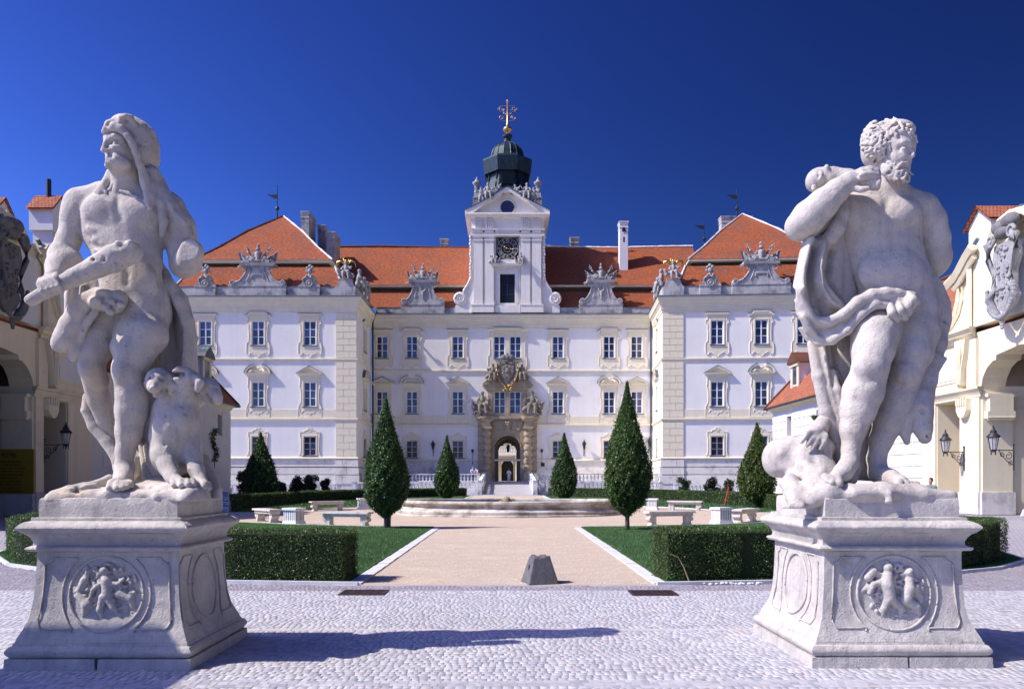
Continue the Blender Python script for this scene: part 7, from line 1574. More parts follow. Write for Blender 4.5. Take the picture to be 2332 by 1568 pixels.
# ------------------------------------------------ statue A: man in a lion skin, club in hand, three-headed dog
U = Pic(0, 205.2, .3926); L = Pic(0, 752.3, .5203); FA = Pic(205.2, 225.7, .12646)
def statue_a():
    root = empty('statue', (-3.67, 7.9, 1.53), label='pale stone statue of hooded man with lowered club beside a three-headed dog', cat='statue')
    off = -Vector(root.location)
    H = .0125
    S = SDF((-4.75, 7.0, 1.50), (-2.95, 8.6, 5.35), H)
    # torso
    e_(S, U, 722, 790, 7.90, 250, 235, .25, .05)
    e_(S, U, 600, 700, 7.78, 118, 100, .15, .06, -8); e_(S, U, 815, 720, 7.80, 135, 105, .15, .06, 8)
    e_(S, U, 745, 990, 7.86, 195, 210, .20, .08)
    e_(S, U, 765, 1190, 7.90, 205, 170, .20, .08); e_(S, U, 850, 1290, 7.90, 140, 170, .2, .08); e_(S, U, 640, 1290, 7.93, 130, 150, .18, .08)
    e_(S, U, 760, 1110, 7.74, 150, 120, .08, .08)
    for x, y in ((560, 820), (585, 880), (600, 945)): e_(S, U, x, y, 7.72, 60, 22, .05, .03, 25)
    # back, shoulders and neck
    c_(S, U, [(470, 655, 7.93, 88), (600, 610, 7.92, 70), (760, 600, 7.9, 85), (960, 680, 7.93, 95)], .06)
    c_(S, U, [(735, 430, 7.83, 70), (735, 520, 7.84, 72), (715, 610, 7.86, 85)], .04)
    c_(S, U, [(690, 500, 7.74, 20), (675, 580, 7.72, 16)], .03)
    # his right arm (left in the picture)
    c_(S, U, [(455, 665, 7.90, 78), (430, 760, 7.88, 70), (395, 880, 7.86, 64), (362, 960, 7.84, 70)], .04)
    e_(S, U, 440, 700, 7.85, 80, 95, .12, .04, 12)
    c_(S, U, [(362, 965, 7.82, 78), (345, 1030, 7.72, 72), (315, 1085, 7.58, 52)], .04)
    e_(S, U, 400, 985, 7.80, 75, 70, .11, .04)
    # hand round the club handle
    e_(S, U, 290, 1128, 7.49, 62, 50, .085, .03, 25)
    for i, (x, y) in enumerate(((243, 1112), (272, 1098), (303, 1088), (333, 1080))):
        c_(S, U, [(x - 6, y - 10, 7.42, 19), (x - 14, y + 14, 7.31, 19), (x + 4, y + 54, 7.29, 18), (x + 22, y + 88, 7.36, 16)], .010)
    c_(S, U, [(310, 1160, 7.48, 26), (345, 1150, 7.37, 19), (362, 1118, 7.36, 17)], .012)
    for i, (x, y) in enumerate(((258, 1110), (288, 1098), (320, 1090))): g_(S, U, [(x - 4, y - 5, 7.33), (x + 2, y + 35, 7.27), (x + 20, y + 70, 7.29)], .010, .012)
    # his left arm, bent back and broken off at the forearm
    c_(S, U, [(985, 705, 7.93, 95), (1040, 800, 7.96, 88), (1060, 900, 7.98, 84), (1055, 1000, 7.96, 72)], .05)
    c_(S, U, [(1060, 1030, 7.94, 62), (1090, 1000, 7.86, 72), (1112, 935, 7.76, 68)], .05)
    s0 = U.p((1112, 930, 7.62)); S.box((s0[0] - .25, s0[1] - .3, s0[2] - .3), (s0[0] + .25, s0[1] + .09, s0[2] + .3), .012, .005, True)
    # neckline and head
    e_(S, FA, 545, 885, 7.72, 275, 400, .155, .03, -6); e_(S, FA, 700, 800, 7.84, 330, 360, .2, .04)
    c_(S, FA, [(500, 1200, 7.69, 170), (680, 1130, 7.74, 170)], .05); c_(S, FA, [(345, 1000, 7.615, 62), (360, 1080, 7.625, 72)], .03)
    c_(S, FA, [(370, 1150, 7.62, 80), (320, 1195, 7.62, 62)], .03)       # chin
    c_(S, FA, [(640, 1300, 7.79, 230), (690, 1500, 7.84, 270)], .05)
    c_(S, FA, [(305, 690, 7.62, 62), (460, 665, 7.57, 52), (570, 700, 7.58, 40)], .025)   # brow
    c_(S, FA, [(300, 720, 7.59, 36), (262, 820, 7.565, 38), (228, 925, 7.55, 44)], .014)        # nose
    c_(S, FA, [(300, 935, 7.555, 42), (330, 930, 7.565, 32)], .012)                        # nostril wing
    e_(S, FA, 430, 790, 7.565, 85, 60, .05, .025, 0, True)                              # eye socket
    e_(S, FA, 468, 800, 7.598, 50, 34, .032, .008); g_(S, FA, [(410, 775, 7.56), (470, 760, 7.555), (540, 800, 7.57)], -.009, .012); g_(S, FA, [(420, 830, 7.56), (530, 840, 7.57)], -.006, .012)
    c_(S, FA, [(420, 900, 7.58, 60), (540, 900, 7.60, 55)], .04)                                # cheek
    c_(S, FA, [(292, 1062, 7.575, 30), (380, 1085, 7.562, 26)], .010); c_(S, FA, [(285, 1125, 7.58, 34), (370, 1130, 7.568, 26)], .010); c_(S, FA, [(470, 1090, 7.585, 100), (620, 1180, 7.62, 110)], .05)
    g_(S, FA, [(260, 1098, 7.57), (330, 1108, 7.555), (420, 1130, 7.56)], .012, .012); g_(S, FA, [(330, 960, 7.55), (400, 1050, 7.55), (430, 1130, 7.56)], .014, .02)
    rnd = random.Random(3)
    for i in range(26):
        x, y = rnd.uniform(380, 800), rnd.uniform(1090, 1320)
        if y > 1120 + (x - 380) * .0: g_(S, FA, [(x, y, 7.62 + (abs(x - 520) / 300) ** 2 * .08)], rnd.choice((-.006, .007)), .014)
    # muscle drawing on the trunk
    g_(S, U, [(505, 760, 7.66), (590, 790, 7.62), (665, 770, 7.61), (690, 730, 7.63), (705, 770, 7.61), (790, 805, 7.62), (900, 780, 7.66)], .036, .032)
    g_(S, U, [(683, 640, 7.70), (690, 740, 7.63), (700, 850, 7.62), (730, 1000, 7.64), (735, 1120, 7.66)], .026, .030)
    g_(S, U, [(590, 880, 7.63), (690, 880, 7.61), (810, 895, 7.64)], .018, .026); g_(S, U, [(600, 970, 7.64), (720, 985, 7.62), (830, 985, 7.66)], .016, .026)
    g_(S, U, [(555, 640, 7.78), (640, 615, 7.75), (690, 622, 7.75), (780, 610, 7.76), (880, 640, 7.8)], -.018, .022)
    g_(S, U, [(560, 655, 7.75), (640, 640, 7.70)], .012, .03)
    g_(S, U, [(500, 830, 7.72), (560, 900, 7.70), (560, 1000, 7.72)], .012, .03); g_(S, U, [(880, 830, 7.70), (880, 920, 7.7), (900, 1050, 7.75)], .014, .03)
    g_(S, U, [(600, 1150, 7.72), (680, 1210, 7.70), (760, 1240, 7.7), (860, 1190, 7.74), (940, 1080, 7.8)], .014, .03)
    g_(S, U, [(738, 1075, 7.655)], .02, .02)
    for x, y in ((535, 800), (550, 850), (575, 900)): g_(S, U, [(x - 40, y - 10, 7.76), (x + 30, y + 24, 7.68)], .009, .018)
    # legs: the one in front
    c_(S, U, [(850, 1290, 7.88, 119), (800, 1400, 7.84, 115), (745, 1490, 7.78, 101)], .07)
    c_(S, L, [(640, 20, 7.78, 94), (590, 100, 7.72, 76), (560, 165, 7.68, 67)], .05)
    e_(S, L, 545, 180, 7.63, 52, 55, .09, .03)
    c_(S, L, [(565, 200, 7.72, 65), (582, 290, 7.75, 68), (578, 350, 7.76, 68), (566, 440, 7.78, 56), (548, 530, 7.78, 38), (540, 595, 7.76, 36)], .04)
    g_(S, L, [(600, 110, 7.58), (565, 150, 7.55), (545, 215, 7.56)], .012, .025); g_(S, L, [(515, 235, 7.62), (530, 260, 7.58), (575, 255, 7.6)], .012, .022)
    g_(S, L, [(530, 280, 7.6), (528, 400, 7.64), (530, 520, 7.68)], -.012, .022)
    c_(S, L, [(548, 600, 7.77, 41), (540, 640, 7.66, 40), (525, 668, 7.52, 32)], .03)
    toes(S, L, [(496, 662, 7.48, 478, 688, 7.36, 17), (515, 668, 7.46, 508, 692, 7.34, 15), (535, 670, 7.47, 535, 690, 7.36, 14), (552, 668, 7.50, 556, 686, 7.40, 13), (568, 662, 7.54, 574, 680, 7.46, 12)], 0)
    g_(S, L, [(500, 600, 7.72), (515, 600, 7.67)], -.012, .02)
    g_(S, L, [(600, 260, 7.68), (612, 330, 7.70), (590, 420, 7.72)], .012, .03); g_(S, U, [(700, 1330, 7.72), (650, 1450, 7.70), (640, 1540, 7.7)], .016, .03); g_(S, U, [(860, 1380, 7.72), (800, 1480, 7.68), (760, 1560, 7.66)], .014, .03)
    # the leg set back
    c_(S, U, [(620, 1310, 7.93, 101), (560, 1430, 7.88, 99), (560, 1500, 7.84, 90)], .06)
    c_(S, L, [(420, 20, 7.84, 70), (402, 100, 7.80, 59), (402, 165, 7.80, 52), (425, 215, 7.86, 49)], .04)
    e_(S, L, 388, 168, 7.75, 38, 46, .08, .03)
    c_(S, L, [(410, 210, 7.88, 49), (432, 300, 7.98, 47), (462, 400, 8.05, 38), (500, 500, 8.1, 31), (530, 600, 8.1, 31), (540, 660, 8.02, 31)], .03)
    me = S.mesh('figure', M['statue']); link('figure', me, root, off)
    # club
    S = SDF((-4.75, 7.1, 3.0), (-3.2, 7.85, 4.1), .012)
    c_(S, U, [(180, 1216, 7.36, 34), (300, 1150, 7.39, 40), (430, 1085, 7.42, 50), (560, 1025, 7.45, 62), (660, 975, 7.48, 76), (760, 938, 7.52, 66)], .02)
    c_(S, U, [(150, 1216, 7.35, 10), (180, 1216, 7.36, 30)], .02)
    for x, y, r in ((690, 895, 24), (540, 1000, 18), (670, 1040, 22), (760, 890, 22), (620, 935, 16), (490, 1090, 16)): e_(S, U, x, y, 7.44, r, r, .05, .025)
    rnd = random.Random(8)
    for i in range(110):
        t = rnd.random(); x = 420 + 370 * t; y = 1090 - 160 * t + rnd.uniform(-65, 65) * (.6 + .5 * t); g_(S, U, [(x, y, 7.36 + .03 * t), (x + rnd.uniform(10, 30), y - rnd.uniform(0, 18), 7.36 + .03 * t)], rnd.choice((.009, -.009)), .013)
    e_(S, U, 690, 893, 7.38, 14, 12, .04, .01, 0, True); e_(S, U, 545, 985, 7.38, 11, 12, .04, .01, 0, True); e_(S, U, 675, 1025, 7.37, 12, 10, .04, .01, 0, True)
    link('club', S.mesh('club', M['statue']), root, off)
    # lion skin: hood, mane falling on the shoulders, cape behind, knotted paws
    S = SDF((-4.75, 7.1, 1.5), (-2.7, 8.65, 5.4), H)
    c_(S, FA, [(250, 590, 7.60, 50), (310, 530, 7.575, 62), (430, 500, 7.56, 78), (560, 540, 7.55, 70), (670, 650, 7.56, 62), (760, 800, 7.58, 62), (840, 980, 7.61, 66), (910, 1180, 7.65, 70), (970, 1400, 7.68, 75), (1020, 1600, 7.70, 70)], .03)
    e_(S, FA, 770, 640, 7.84, 400, 300, .235, .05, 30); e_(S, FA, 970, 900, 7.84, 235, 440, .22, .05)
    c_(S, FA, [(330, 450, 7.60, 70), (400, 430, 7.62, 60), (520, 420, 7.64, 110)], .03)
    e_(S, FA, 325, 440, 7.545, 36, 52, .04, .015, 20, True)
    c_(S, FA, [(545, 420, 7.60, 46), (560, 340, 7.60, 46), (650, 310, 7.60, 48), (740, 340, 7.62, 50), (775, 440, 7.64, 52), (800, 500, 7.68, 60)], .02)
    e_(S, FA, 680, 400, 7.55, 76, 46, .07, .015, 18, True)
    c_(S, FA, [(1010, 560, 7.8, 60), (1080, 590, 7.8, 70), (1110, 680, 7.82, 60)], .02)
    c_(S, FA, [(1050, 700, 7.84, 90), (1130, 900, 7.88, 95), (1150, 1100, 7.9, 90), (1130, 1300, 7.9, 80), (1120, 1500, 7.88, 80)], .03)
    for q in (((850, 700), (950, 950), (1020, 1200), (1050, 1500)), ((950, 620), (1080, 900), (1100, 1200), (1080, 1500)), ((740, 560), (860, 820), (960, 1100))): g_(S, FA, [(a, b, 7.66) for a, b in q], .014, .02)
    g_(S, FA, [(520, 500, 7.50), (640, 560, 7.52)], .012, .03)
    for q in (((820, 620), (960, 820), (1010, 1100), (1000, 1400)), ((900, 560), (1080, 760), (1150, 1000)), ((700, 600), (840, 800), (930, 1050), (980, 1350))): g_(S, FA, [(a, b, 7.62 + .0001 * (a - 700)) for a, b in q], .022, .022); g_(S, FA, [(280, 520, 7.53), (250, 600, 7.54)], .012, .015)
    for pts in ([(835, 480, 7.74, 34), (840, 540, 7.72, 26), (855, 600, 7.70, 22), (860, 660, 7.68, 15)],
                [(885, 480, 7.80, 40), (890, 560, 7.76, 30), (880, 620, 7.72, 26), (872, 690, 7.68, 14)],
                [(905, 520, 7.86, 46), (940, 600, 7.84, 46), (1000, 680, 7.83, 44), (1060, 770, 7.84, 44), (1095, 840, 7.86, 34)],
                [(920, 560, 7.80, 26), (930, 660, 7.76, 30), (950, 760, 7.76, 26), (940, 840, 7.76, 16)],
                [(640, 480, 7.80, 24), (620, 530, 7.76, 24), (590, 570, 7.72, 22), (575, 600, 7.70, 20)],
                [(600, 575, 7.71, 16), (560, 590, 7.70, 14)], [(590, 590, 7.70, 13), (575, 622, 7.68, 9)], [(605, 585, 7.70, 13), (618, 600, 7.68, 8)],
                [(655, 500, 7.78, 16), (665, 545, 7.74, 18), (640, 580, 7.72, 14)], [(700, 585, 7.70, 10), (750, 600, 7.70, 12), (800, 630, 7.70, 12), (850, 660, 7.70, 12)]): c_(S, U, pts, .02)
    g_(S, U, [(960, 620, 7.74), (1010, 700, 7.74), (1080, 770, 7.76), (1100, 820, 7.8)], -.02, .018)
    # knotted paws over the thigh and the tail of skin on the left
    for x, y, rx, ry in ((600, 1230, 62, 52), (660, 1240, 60, 56), (690, 1215, 46, 58), (625, 1190, 80, 38), (560, 1235, 40, 40)): e_(S, U, x, y, 7.62, rx, ry, .10, .02, 10)
    for x, y in ((575, 1222), (620, 1258), (655, 1228), (640, 1285), (700, 1245)): e_(S, U, x, y, 7.53, 24, 22, .05, .012)
    for q in (((600, 1200), (612, 1250), (600, 1275)), ((645, 1205), (648, 1260)), ((680, 1200), (685, 1270))): g_(S, U, [(a, b, 7.53) for a, b in q], .014, .016)
    c_(S, U, [(570, 1190, 7.66, 50), (500, 1230, 7.66, 52), (455, 1290, 7.67, 62), (420, 1370, 7.68, 72), (385, 1440, 7.68, 72), (350, 1470, 7.67, 52)], .03)
    c_(S, U, [(430, 1400, 7.7, 50), (450, 1500, 7.72, 48), (440, 1540, 7.74, 40)], .03)
    c_(S, U, [(550, 1290, 7.63, 22), (510, 1340, 7.64, 22), (480, 1390, 7.65, 22), (470, 1440, 7.67, 24)], .015)
    rnd = random.Random(2)
    for i in range(26):
        t = rnd.random(); g_(S, U, [(560 - 90 * t + rnd.uniform(-18, 18), 1290 + 120 * t + rnd.uniform(-18, 18), 7.60)], rnd.choice((.014, -.012)), .014)
    g_(S, U, [(400, 1290, 7.6), (360, 1400, 7.6), (330, 1450, 7.62)], .012, .02)
    # cape hanging behind the body on both sides
    cape = [(470, 1000), (370, 1180), (378, 1290), (385, 1400), (500, 1420), (700, 1500), (900, 1300), (560, 1000)]
    S.sheet(U.poly(cape, 8.1), lambda x, z: 8.12 + 0 * x, .05, .03, [([U.poly([(430, 1100)], 8.1)[0], U.poly([(400, 1380)], 8.1)[0]], .05, .04), ([U.poly([(500, 1150)], 8.1)[0], U.poly([(470, 1400)], 8.1)[0]], .06, .03)])
    right = [(930, 980), (1000, 1090), (1090, 1200), (1130, 1340), (1140, 1450), (1130, 1600), (1130, 1680), (820, 1700), (700, 1500), (880, 1300)]
    fo = lambda pts, A, w: ([U.poly([q], 8.1)[0] for q in pts], A, w)
    S.sheet(U.poly(right, 8.1), lambda x, z: 8.12 + 0 * x, .055, .04,
            [fo([(985, 1130), (1060, 1230), (1110, 1400), (1100, 1650)], .12, .05), fo([(960, 1200), (1000, 1330), (1020, 1480), (1030, 1650)], -.06, .04), fo([(930, 1350), (960, 1500), (960, 1680)], .08, .04)])
    c_(S, U, [(960, 1060, 8.0, 26), (985, 1140, 7.96, 30), (1040, 1230, 7.96, 30), (1085, 1330, 8.02, 30), (1100, 1460, 8.08, 26)], .06)
    low = [(860, 20), (870, 170), (880, 300), (880, 560), (905, 600), (940, 680), (945, 740), (870, 740), (600, 700), (560, 560), (500, 530), (400, 430), (370, 340), (378, 240), (420, 230), (480, 380), (560, 500), (600, 300), (650, 60)]
    S.sheet(L.poly(low, 8.15), lambda x, z: 8.2 + 0 * x, .06, .03, [([L.poly([(860, 60)], 8.15)[0], L.poly([(880, 560)], 8.15)[0]], .08, .05), ([L.poly([(400, 300)], 8.15)[0], L.poly([(500, 520)], 8.15)[0]], .10, .04), ([L.poly([(620, 250)], 8.15)[0], L.poly([(610, 640)], 8.15)[0]], .07, .04)])
    c_(S, L, [(378, 290, 8.02, 16), (376, 350, 8.0, 20), (410, 420, 8.0, 24), (470, 490, 8.0, 26), (520, 560, 8.0, 30), (560, 640, 8.0, 34)], .02)
    c_(S, L, [(615, 480, 8.0, 14), (632, 570, 7.95, 16), (645, 640, 7.9, 22), (660, 660, 7.86, 18)], .02)
    c_(S, L, [(895, 560, 8.05, 20), (930, 640, 8.0, 24), (950, 700, 7.9, 22), (950, 780, 7.8, 16)], .02)
    c_(S, L, [(590, 620, 8.0, 26), (600, 560, 8.02, 30), (590, 520, 8.05, 26)], .02)
    S.gauss([L.p((620, 400, 8.0)), L.p((625, 600, 7.95))], .0, .02)
    link('lion_skin', S.mesh('lion_skin', M['statue']), root, off)
    # three-headed dog
    DG = Pic(300.9, 807.0, .23556)     # close-up tracing of the dog
    S = SDF((-3.9, 7.1, 1.5), (-2.65, 8.4, 3.05), .011)
    e_(S, DG, 420, 720, 7.80, 215, 260, .23, .05); e_(S, DG, 400, 950, 7.86, 220, 230, .24, .05); e_(S, DG, 520, 620, 7.74, 130, 160, .18, .05)
    c_(S, DG, [(270, 600, 7.82, 90), (280, 800, 7.78, 105), (310, 960, 7.70, 104), (350, 1080, 7.62, 90), (385, 1170, 7.54, 78)], .04)
    c_(S, DG, [(590, 700, 7.80, 80), (585, 850, 7.78, 85), (590, 1000, 7.74, 82), (620, 1120, 7.68, 72), (660, 1210, 7.62, 64)], .04)
    c_(S, DG, [(400, 1200, 7.50, 62), (470, 1240, 7.42, 52)], .03); c_(S, DG, [(660, 1220, 7.60, 52), (700, 1260, 7.52, 46)], .03)
    for x, y, Y in ((405, 1258, 7.38), (468, 1262, 7.35), (535, 1262, 7.37), (590, 1258, 7.42)): c_(S, DG, [(x - 6, y - 40, Y + .06, 34), (x, y, Y, 33)], .012)
    for x, y, Y in ((635, 1262, 7.50), (690, 1280, 7.49), (745, 1290, 7.52)): c_(S, DG, [(x - 6, y - 36, Y + .06, 30), (x, y, Y, 29)], .012)
    c_(S, DG, [(170, 900, 7.98, 60), (200, 1050, 8.0, 80), (250, 1150, 7.95, 80)], .05)
    # head looking at the viewer
    c_(S, DG, [(350, 420, 7.74, 90), (330, 520, 7.78, 110), (400, 620, 7.8, 130)], .05)
    e_(S, DG, 265, 250, 7.66, 124, 122, .145, .03); c_(S, DG, [(240, 255, 7.56, 76), (212, 300, 7.49, 62), (205, 322, 7.46, 54)], .03)
    c_(S, DG, [(225, 395, 7.52, 26), (265, 380, 7.58, 36)], .02)
    e_(S, DG, 258, 366, 7.46, 66, 19, .08, .01, -14, True)
    c_(S, DG, [(365, 220, 7.62, 32), (378, 300, 7.62, 36), (370, 370, 7.63, 26)], .02); c_(S, DG, [(150, 220, 7.64, 22), (140, 280, 7.64, 24), (142, 330, 7.64, 14)], .02)
    for x in (188, 284): e_(S, DG, x, 238, 7.525, 27, 20, .04, .01, 0, True); e_(S, DG, x, 240, 7.55, 13, 11, .02, .006)
    e_(S, DG, 197, 318, 7.405, 24, 15, .03, .012); g_(S, DG, [(165, 205, 7.55), (205, 195, 7.52)], -.01, .014); g_(S, DG, [(245, 215, 7.52), (300, 212, 7.54)], -.01, .014); g_(S, DG, [(335, 190, 7.57), (350, 250, 7.56), (348, 330, 7.57)], .034, .018)
    # middle head howling up
    c_(S, DG, [(500, 560, 7.76, 130), (500, 430, 7.72, 100), (510, 320, 7.68, 92)], .04)
    e_(S, DG, 560, 240, 7.68, 100, 92, .12, .03); c_(S, DG, [(540, 165, 7.64, 42), (450, 150, 7.58, 34), (412, 165, 7.55, 26)], .025); c_(S, DG, [(520, 270, 7.62, 50), (440, 240, 7.56, 30), (412, 232, 7.55, 20)], .02)
    e_(S, DG, 445, 192, 7.56, 64, 28, .10, .012, -6, True)
    c_(S, DG, [(620, 220, 7.62, 34), (650, 270, 7.60, 44), (630, 335, 7.60, 34)], .02); g_(S, DG, [(600, 250, 7.56), (592, 320, 7.57)], .016, .014); g_(S, DG, [(545, 150, 7.58), (590, 150, 7.58)], -.012, .014)
    # head looking right
    c_(S, DG, [(600, 470, 7.85, 70), (670, 400, 7.84, 72), (730, 330, 7.82, 74)], .04)
    e_(S, DG, 745, 300, 7.80, 96, 80, .11, .03, 20); c_(S, DG, [(790, 340, 7.76, 66), (822, 415, 7.72, 50), (832, 450, 7.71, 42)], .025); c_(S, DG, [(720, 420, 7.78, 40), (765, 480, 7.74, 24)], .02)
    e_(S, DG, 775, 445, 7.73, 16, 46, .08, .01, -28, True); e_(S, DG, 800, 325, 7.69, 16, 13, .03, .01, 0, True)
    c_(S, DG, [(690, 300, 7.72, 28), (680, 370, 7.72, 30)], .02)
    rnd = random.Random(4)
    for i in range(420):
        x, y = rnd.uniform(170, 660), rnd.uniform(480, 1120); yy = 7.58 + (abs(x - 430) / 260) ** 2 * .12
        g_(S, DG, [(x, y, yy), (x + rnd.uniform(-14, 14), y + 34, yy + .01)], rnd.choice((.006, -.006)), .0115)
    g_(S, DG, [(420, 860, 7.58), (445, 940, 7.58), (430, 1000, 7.6)], .03, .03); g_(S, DG, [(500, 860, 7.6), (470, 1000, 7.62)], .025, .03)
    g_(S, DG, [(430, 640, 7.57), (540, 660, 7.57), (640, 640, 7.62)], .008, .012)
    link('three_headed_dog', S.mesh('three_headed_dog', M['statue']), root, off)
    # rocky ground under the feet
    S = SDF((-4.4, 7.15, 1.49), (-2.8, 8.6, 1.82), .0125)
    c_(S, L, [(250, 745, 7.5, 40), (420, 735, 7.6, 46), (520, 730, 7.6, 52), (620, 722, 7.7, 52), (760, 715, 7.6, 50), (850, 735, 7.5, 60)], .05, 2.0)
    S.box((-4.25, 7.35, 1.45), (-3.05, 8.45, 1.585), .06, .04)
    c_(S, L, [(700, 700, 8.0, 70), (900, 720, 8.0, 60)], .06, 2.0)
    c_(S, L, [(228, 712, 7.45, 12), (300, 694, 7.44, 17), (370, 682, 7.5, 18), (430, 672, 7.6, 20), (480, 650, 7.75, 22)], .02)
    c_(S, L, [(260, 706, 7.42, 12), (330, 692, 7.40, 13), (420, 676, 7.5, 12)], .02)
    rnd = random.Random(7)
    for i in range(60): g_(S, L, [(rnd.uniform(300, 900), rnd.uniform(690, 760), rnd.uniform(7.3, 7.7))], rnd.choice((.02, -.02)), .04)
    link('rock_base', S.mesh('rock_base', M['statue']), root, off)
statue_a()

# ------------------------------------------------ statue B: bearded man, club over the shoulder, lion skin
V3 = Pic(1709.8, 205.2, .3926); V4 = Pic(1641.4, 752.3, .5205); FB = Pic(1846.5, 253.0, .14391)
def statue_b():
    root = empty('statue', (3.57, 8.06, 1.53), label='pale stone statue of a bearded curly-haired man with a club on his shoulder and drapery', cat='statue')
    off = -Vector(root.location); H = .0125
    S = SDF((2.55, 7.0, 1.5), (4.75, 8.75, 5.3), H)
    # trunk
    e_(S, V3, 745, 800, 8.12, 245, 240, .25, .05, -8)
    e_(S, V3, 640, 720, 8.0, 130, 115, .15, .06); e_(S, V3, 865, 720, 8.0, 120, 105, .15, .06, 6)
    e_(S, V3, 790, 980, 8.08, 215, 200, .20, .08, -8); e_(S, V3, 850, 1130, 8.06, 225, 190, .21, .08); e_(S, V3, 960, 1270, 8.1, 120, 160, .20, .08); e_(S, V3, 770, 1260, 8.1, 140, 140, .19, .08)
    e_(S, V3, 800, 1060, 7.93, 180, 130, .10, .08)
    c_(S, V3, [(540, 690, 8.12, 95), (640, 630, 8.12, 80), (800, 610, 8.1, 90), (980, 690, 8.14, 92)], .06)
    c_(S, V3, [(800, 470, 8.04, 92), (800, 550, 8.05, 88), (800, 620, 8.1, 100)], .05)
    # his left arm, going behind the back
    c_(S, V3, [(1000, 690, 8.14, 84), (1040, 760, 8.14, 84), (1070, 860, 8.16, 76), (1082, 960, 8.20, 72), (1070, 1010, 8.24, 70)], .05)
    c_(S, V3, [(1078, 980, 8.24, 72), (1030, 1040, 8.34, 62), (960, 1090, 8.45, 50)], .05)
    # his raised right arm
    c_(S, V3, [(520, 700, 8.12, 90), (420, 745, 8.05, 84), (320, 780, 7.95, 82), (285, 790, 7.9, 78)], .05)
    c_(S, V3, [(285, 790, 7.90, 80), (340, 735, 7.82, 92), (420, 660, 7.76, 84), (500, 585, 7.72, 66), (570, 530, 7.70, 50), (620, 505, 7.70, 44)], .045)
    e_(S, V3, 330, 740, 7.80, 78, 88, .13, .05, 40)
    # hand on the club handle
    e_(S, V3, 655, 492, 7.71, 62, 38, .075, .03, -18)
    for i, (y, Y) in enumerate(((478, 7.60), (500, 7.58), (520, 7.60), (470, 7.67))):
        c_(S, V3, [(640, y - 8, Y, 17), (690, y - 16, Y, 17), (732, y - 4, Y + .01, 16), (745, y + 12, Y + .04, 14)], .008)
    c_(S, V3, [(590, 565, 7.66, 22), (640, 578, 7.62, 18), (680, 570, 7.60, 16)], .012)
    g_(S, V3, [(630, 482, 7.58), (735, 490, 7.58)], .009, .010); g_(S, V3, [(640, 462, 7.58), (735, 470, 7.6)], .009, .010)
    # head turned to the right
    e_(S, FB, 1350, 590, 7.92, 290, 335, .165, .03, 4); e_(S, FB, 1200, 560, 8.0, 340, 330, .19, .05)
    c_(S, FB, [(1370, 840, 7.88, 170), (1430, 960, 7.86, 120)], .05); c_(S, FB, [(1500, 800, 7.85, 80), (1480, 900, 7.85, 80)], .04)
    c_(S, FB, [(1360, 545, 7.785, 30), (1460, 495, 7.765, 34), (1560, 520, 7.79, 30), (1640, 515, 7.85, 26)], .02)
    e_(S, FB, 1462, 600, 7.745, 88, 52, .05, .02, 0, True); e_(S, FB, 1462, 607, 7.775, 46, 33, .030, .004); e_(S, FB, 1606, 600, 7.80, 20, 34, .03, .012, 0, True)
    g_(S, FB, [(1385, 605, 7.76), (1440, 572, 7.75), (1525, 592, 7.76)], -.010, .011); g_(S, FB, [(1400, 645, 7.76), (1500, 648, 7.76)], -.008, .011); g_(S, FB, [(1390, 560, 7.76), (1470, 540, 7.745), (1540, 560, 7.77)], .008, .012)
    c_(S, FB, [(1590, 560, 7.815, 24), (1612, 640, 7.79, 26), (1620, 700, 7.77, 32)], .012); c_(S, FB, [(1560, 730, 7.79, 22), (1610, 728, 7.78, 24)], .010); g_(S, FB, [(1575, 752, 7.77)], .014, .012)
    c_(S, FB, [(1340, 720, 7.82, 70), (1450, 735, 7.805, 62)], .05); g_(S, FB, [(1520, 745, 7.78), (1480, 800, 7.78)], .010, .016)
    g_(S, FB, [(1475, 890, 7.77), (1545, 900, 7.79)], .022, .016); c_(S, FB, [(1490, 925, 7.785, 22), (1540, 925, 7.80, 20)], .01)
    # belly, chest drawing
    g_(S, V3, [(560, 800, 7.88), (650, 830, 7.83), (720, 800, 7.83), (760, 760, 7.84), (800, 800, 7.83), (890, 820, 7.84), (960, 780, 7.9)], .034, .034)
    g_(S, V3, [(790, 640, 7.9), (770, 760, 7.84), (770, 880, 7.84), (800, 990, 7.82)], .024, .032)
    g_(S, V3, [(690, 950, 7.86), (780, 965, 7.83), (880, 950, 7.85)], .016, .028); g_(S, V3, [(650, 1040, 7.88), (720, 1090, 7.84), (800, 1110, 7.81), (890, 1080, 7.84)], .018, .032)
    g_(S, V3, [(800, 1082, 7.805)], .018, .018); g_(S, V3, [(640, 600, 7.98), (740, 600, 7.97), (800, 620, 7.96), (900, 610, 7.97), (980, 640, 8.0)], -.018, .022)
    g_(S, V3, [(680, 1140, 7.9), (760, 1170, 7.86), (900, 1190, 7.84), (1000, 1140, 7.88), (1050, 1050, 7.95)], .012, .03)
    g_(S, V3, [(965, 760, 7.98), (970, 850, 7.98), (985, 950, 8.0)], .02, .02); g_(S, V3, [(1000, 960, 8.08), (1060, 985, 8.08)], .014, .02)
    # legs: forward one
    c_(S, V3, [(760, 1290, 8.06, 130), (730, 1400, 7.98, 125), (710, 1500, 7.9, 118)], .07)
    c_(S, V4, [(670, 20, 7.88, 96), (665, 90, 7.82, 84), (655, 150, 7.78, 74)], .05); e_(S, V4, 640, 160, 7.70, 55, 56, .09, .03)
    c_(S, V4, [(655, 170, 7.80, 76), (622, 270, 7.84, 84), (600, 350, 7.86, 74), (580, 430, 7.86, 55), (568, 520, 7.86, 36), (562, 570, 7.84, 36)], .04)
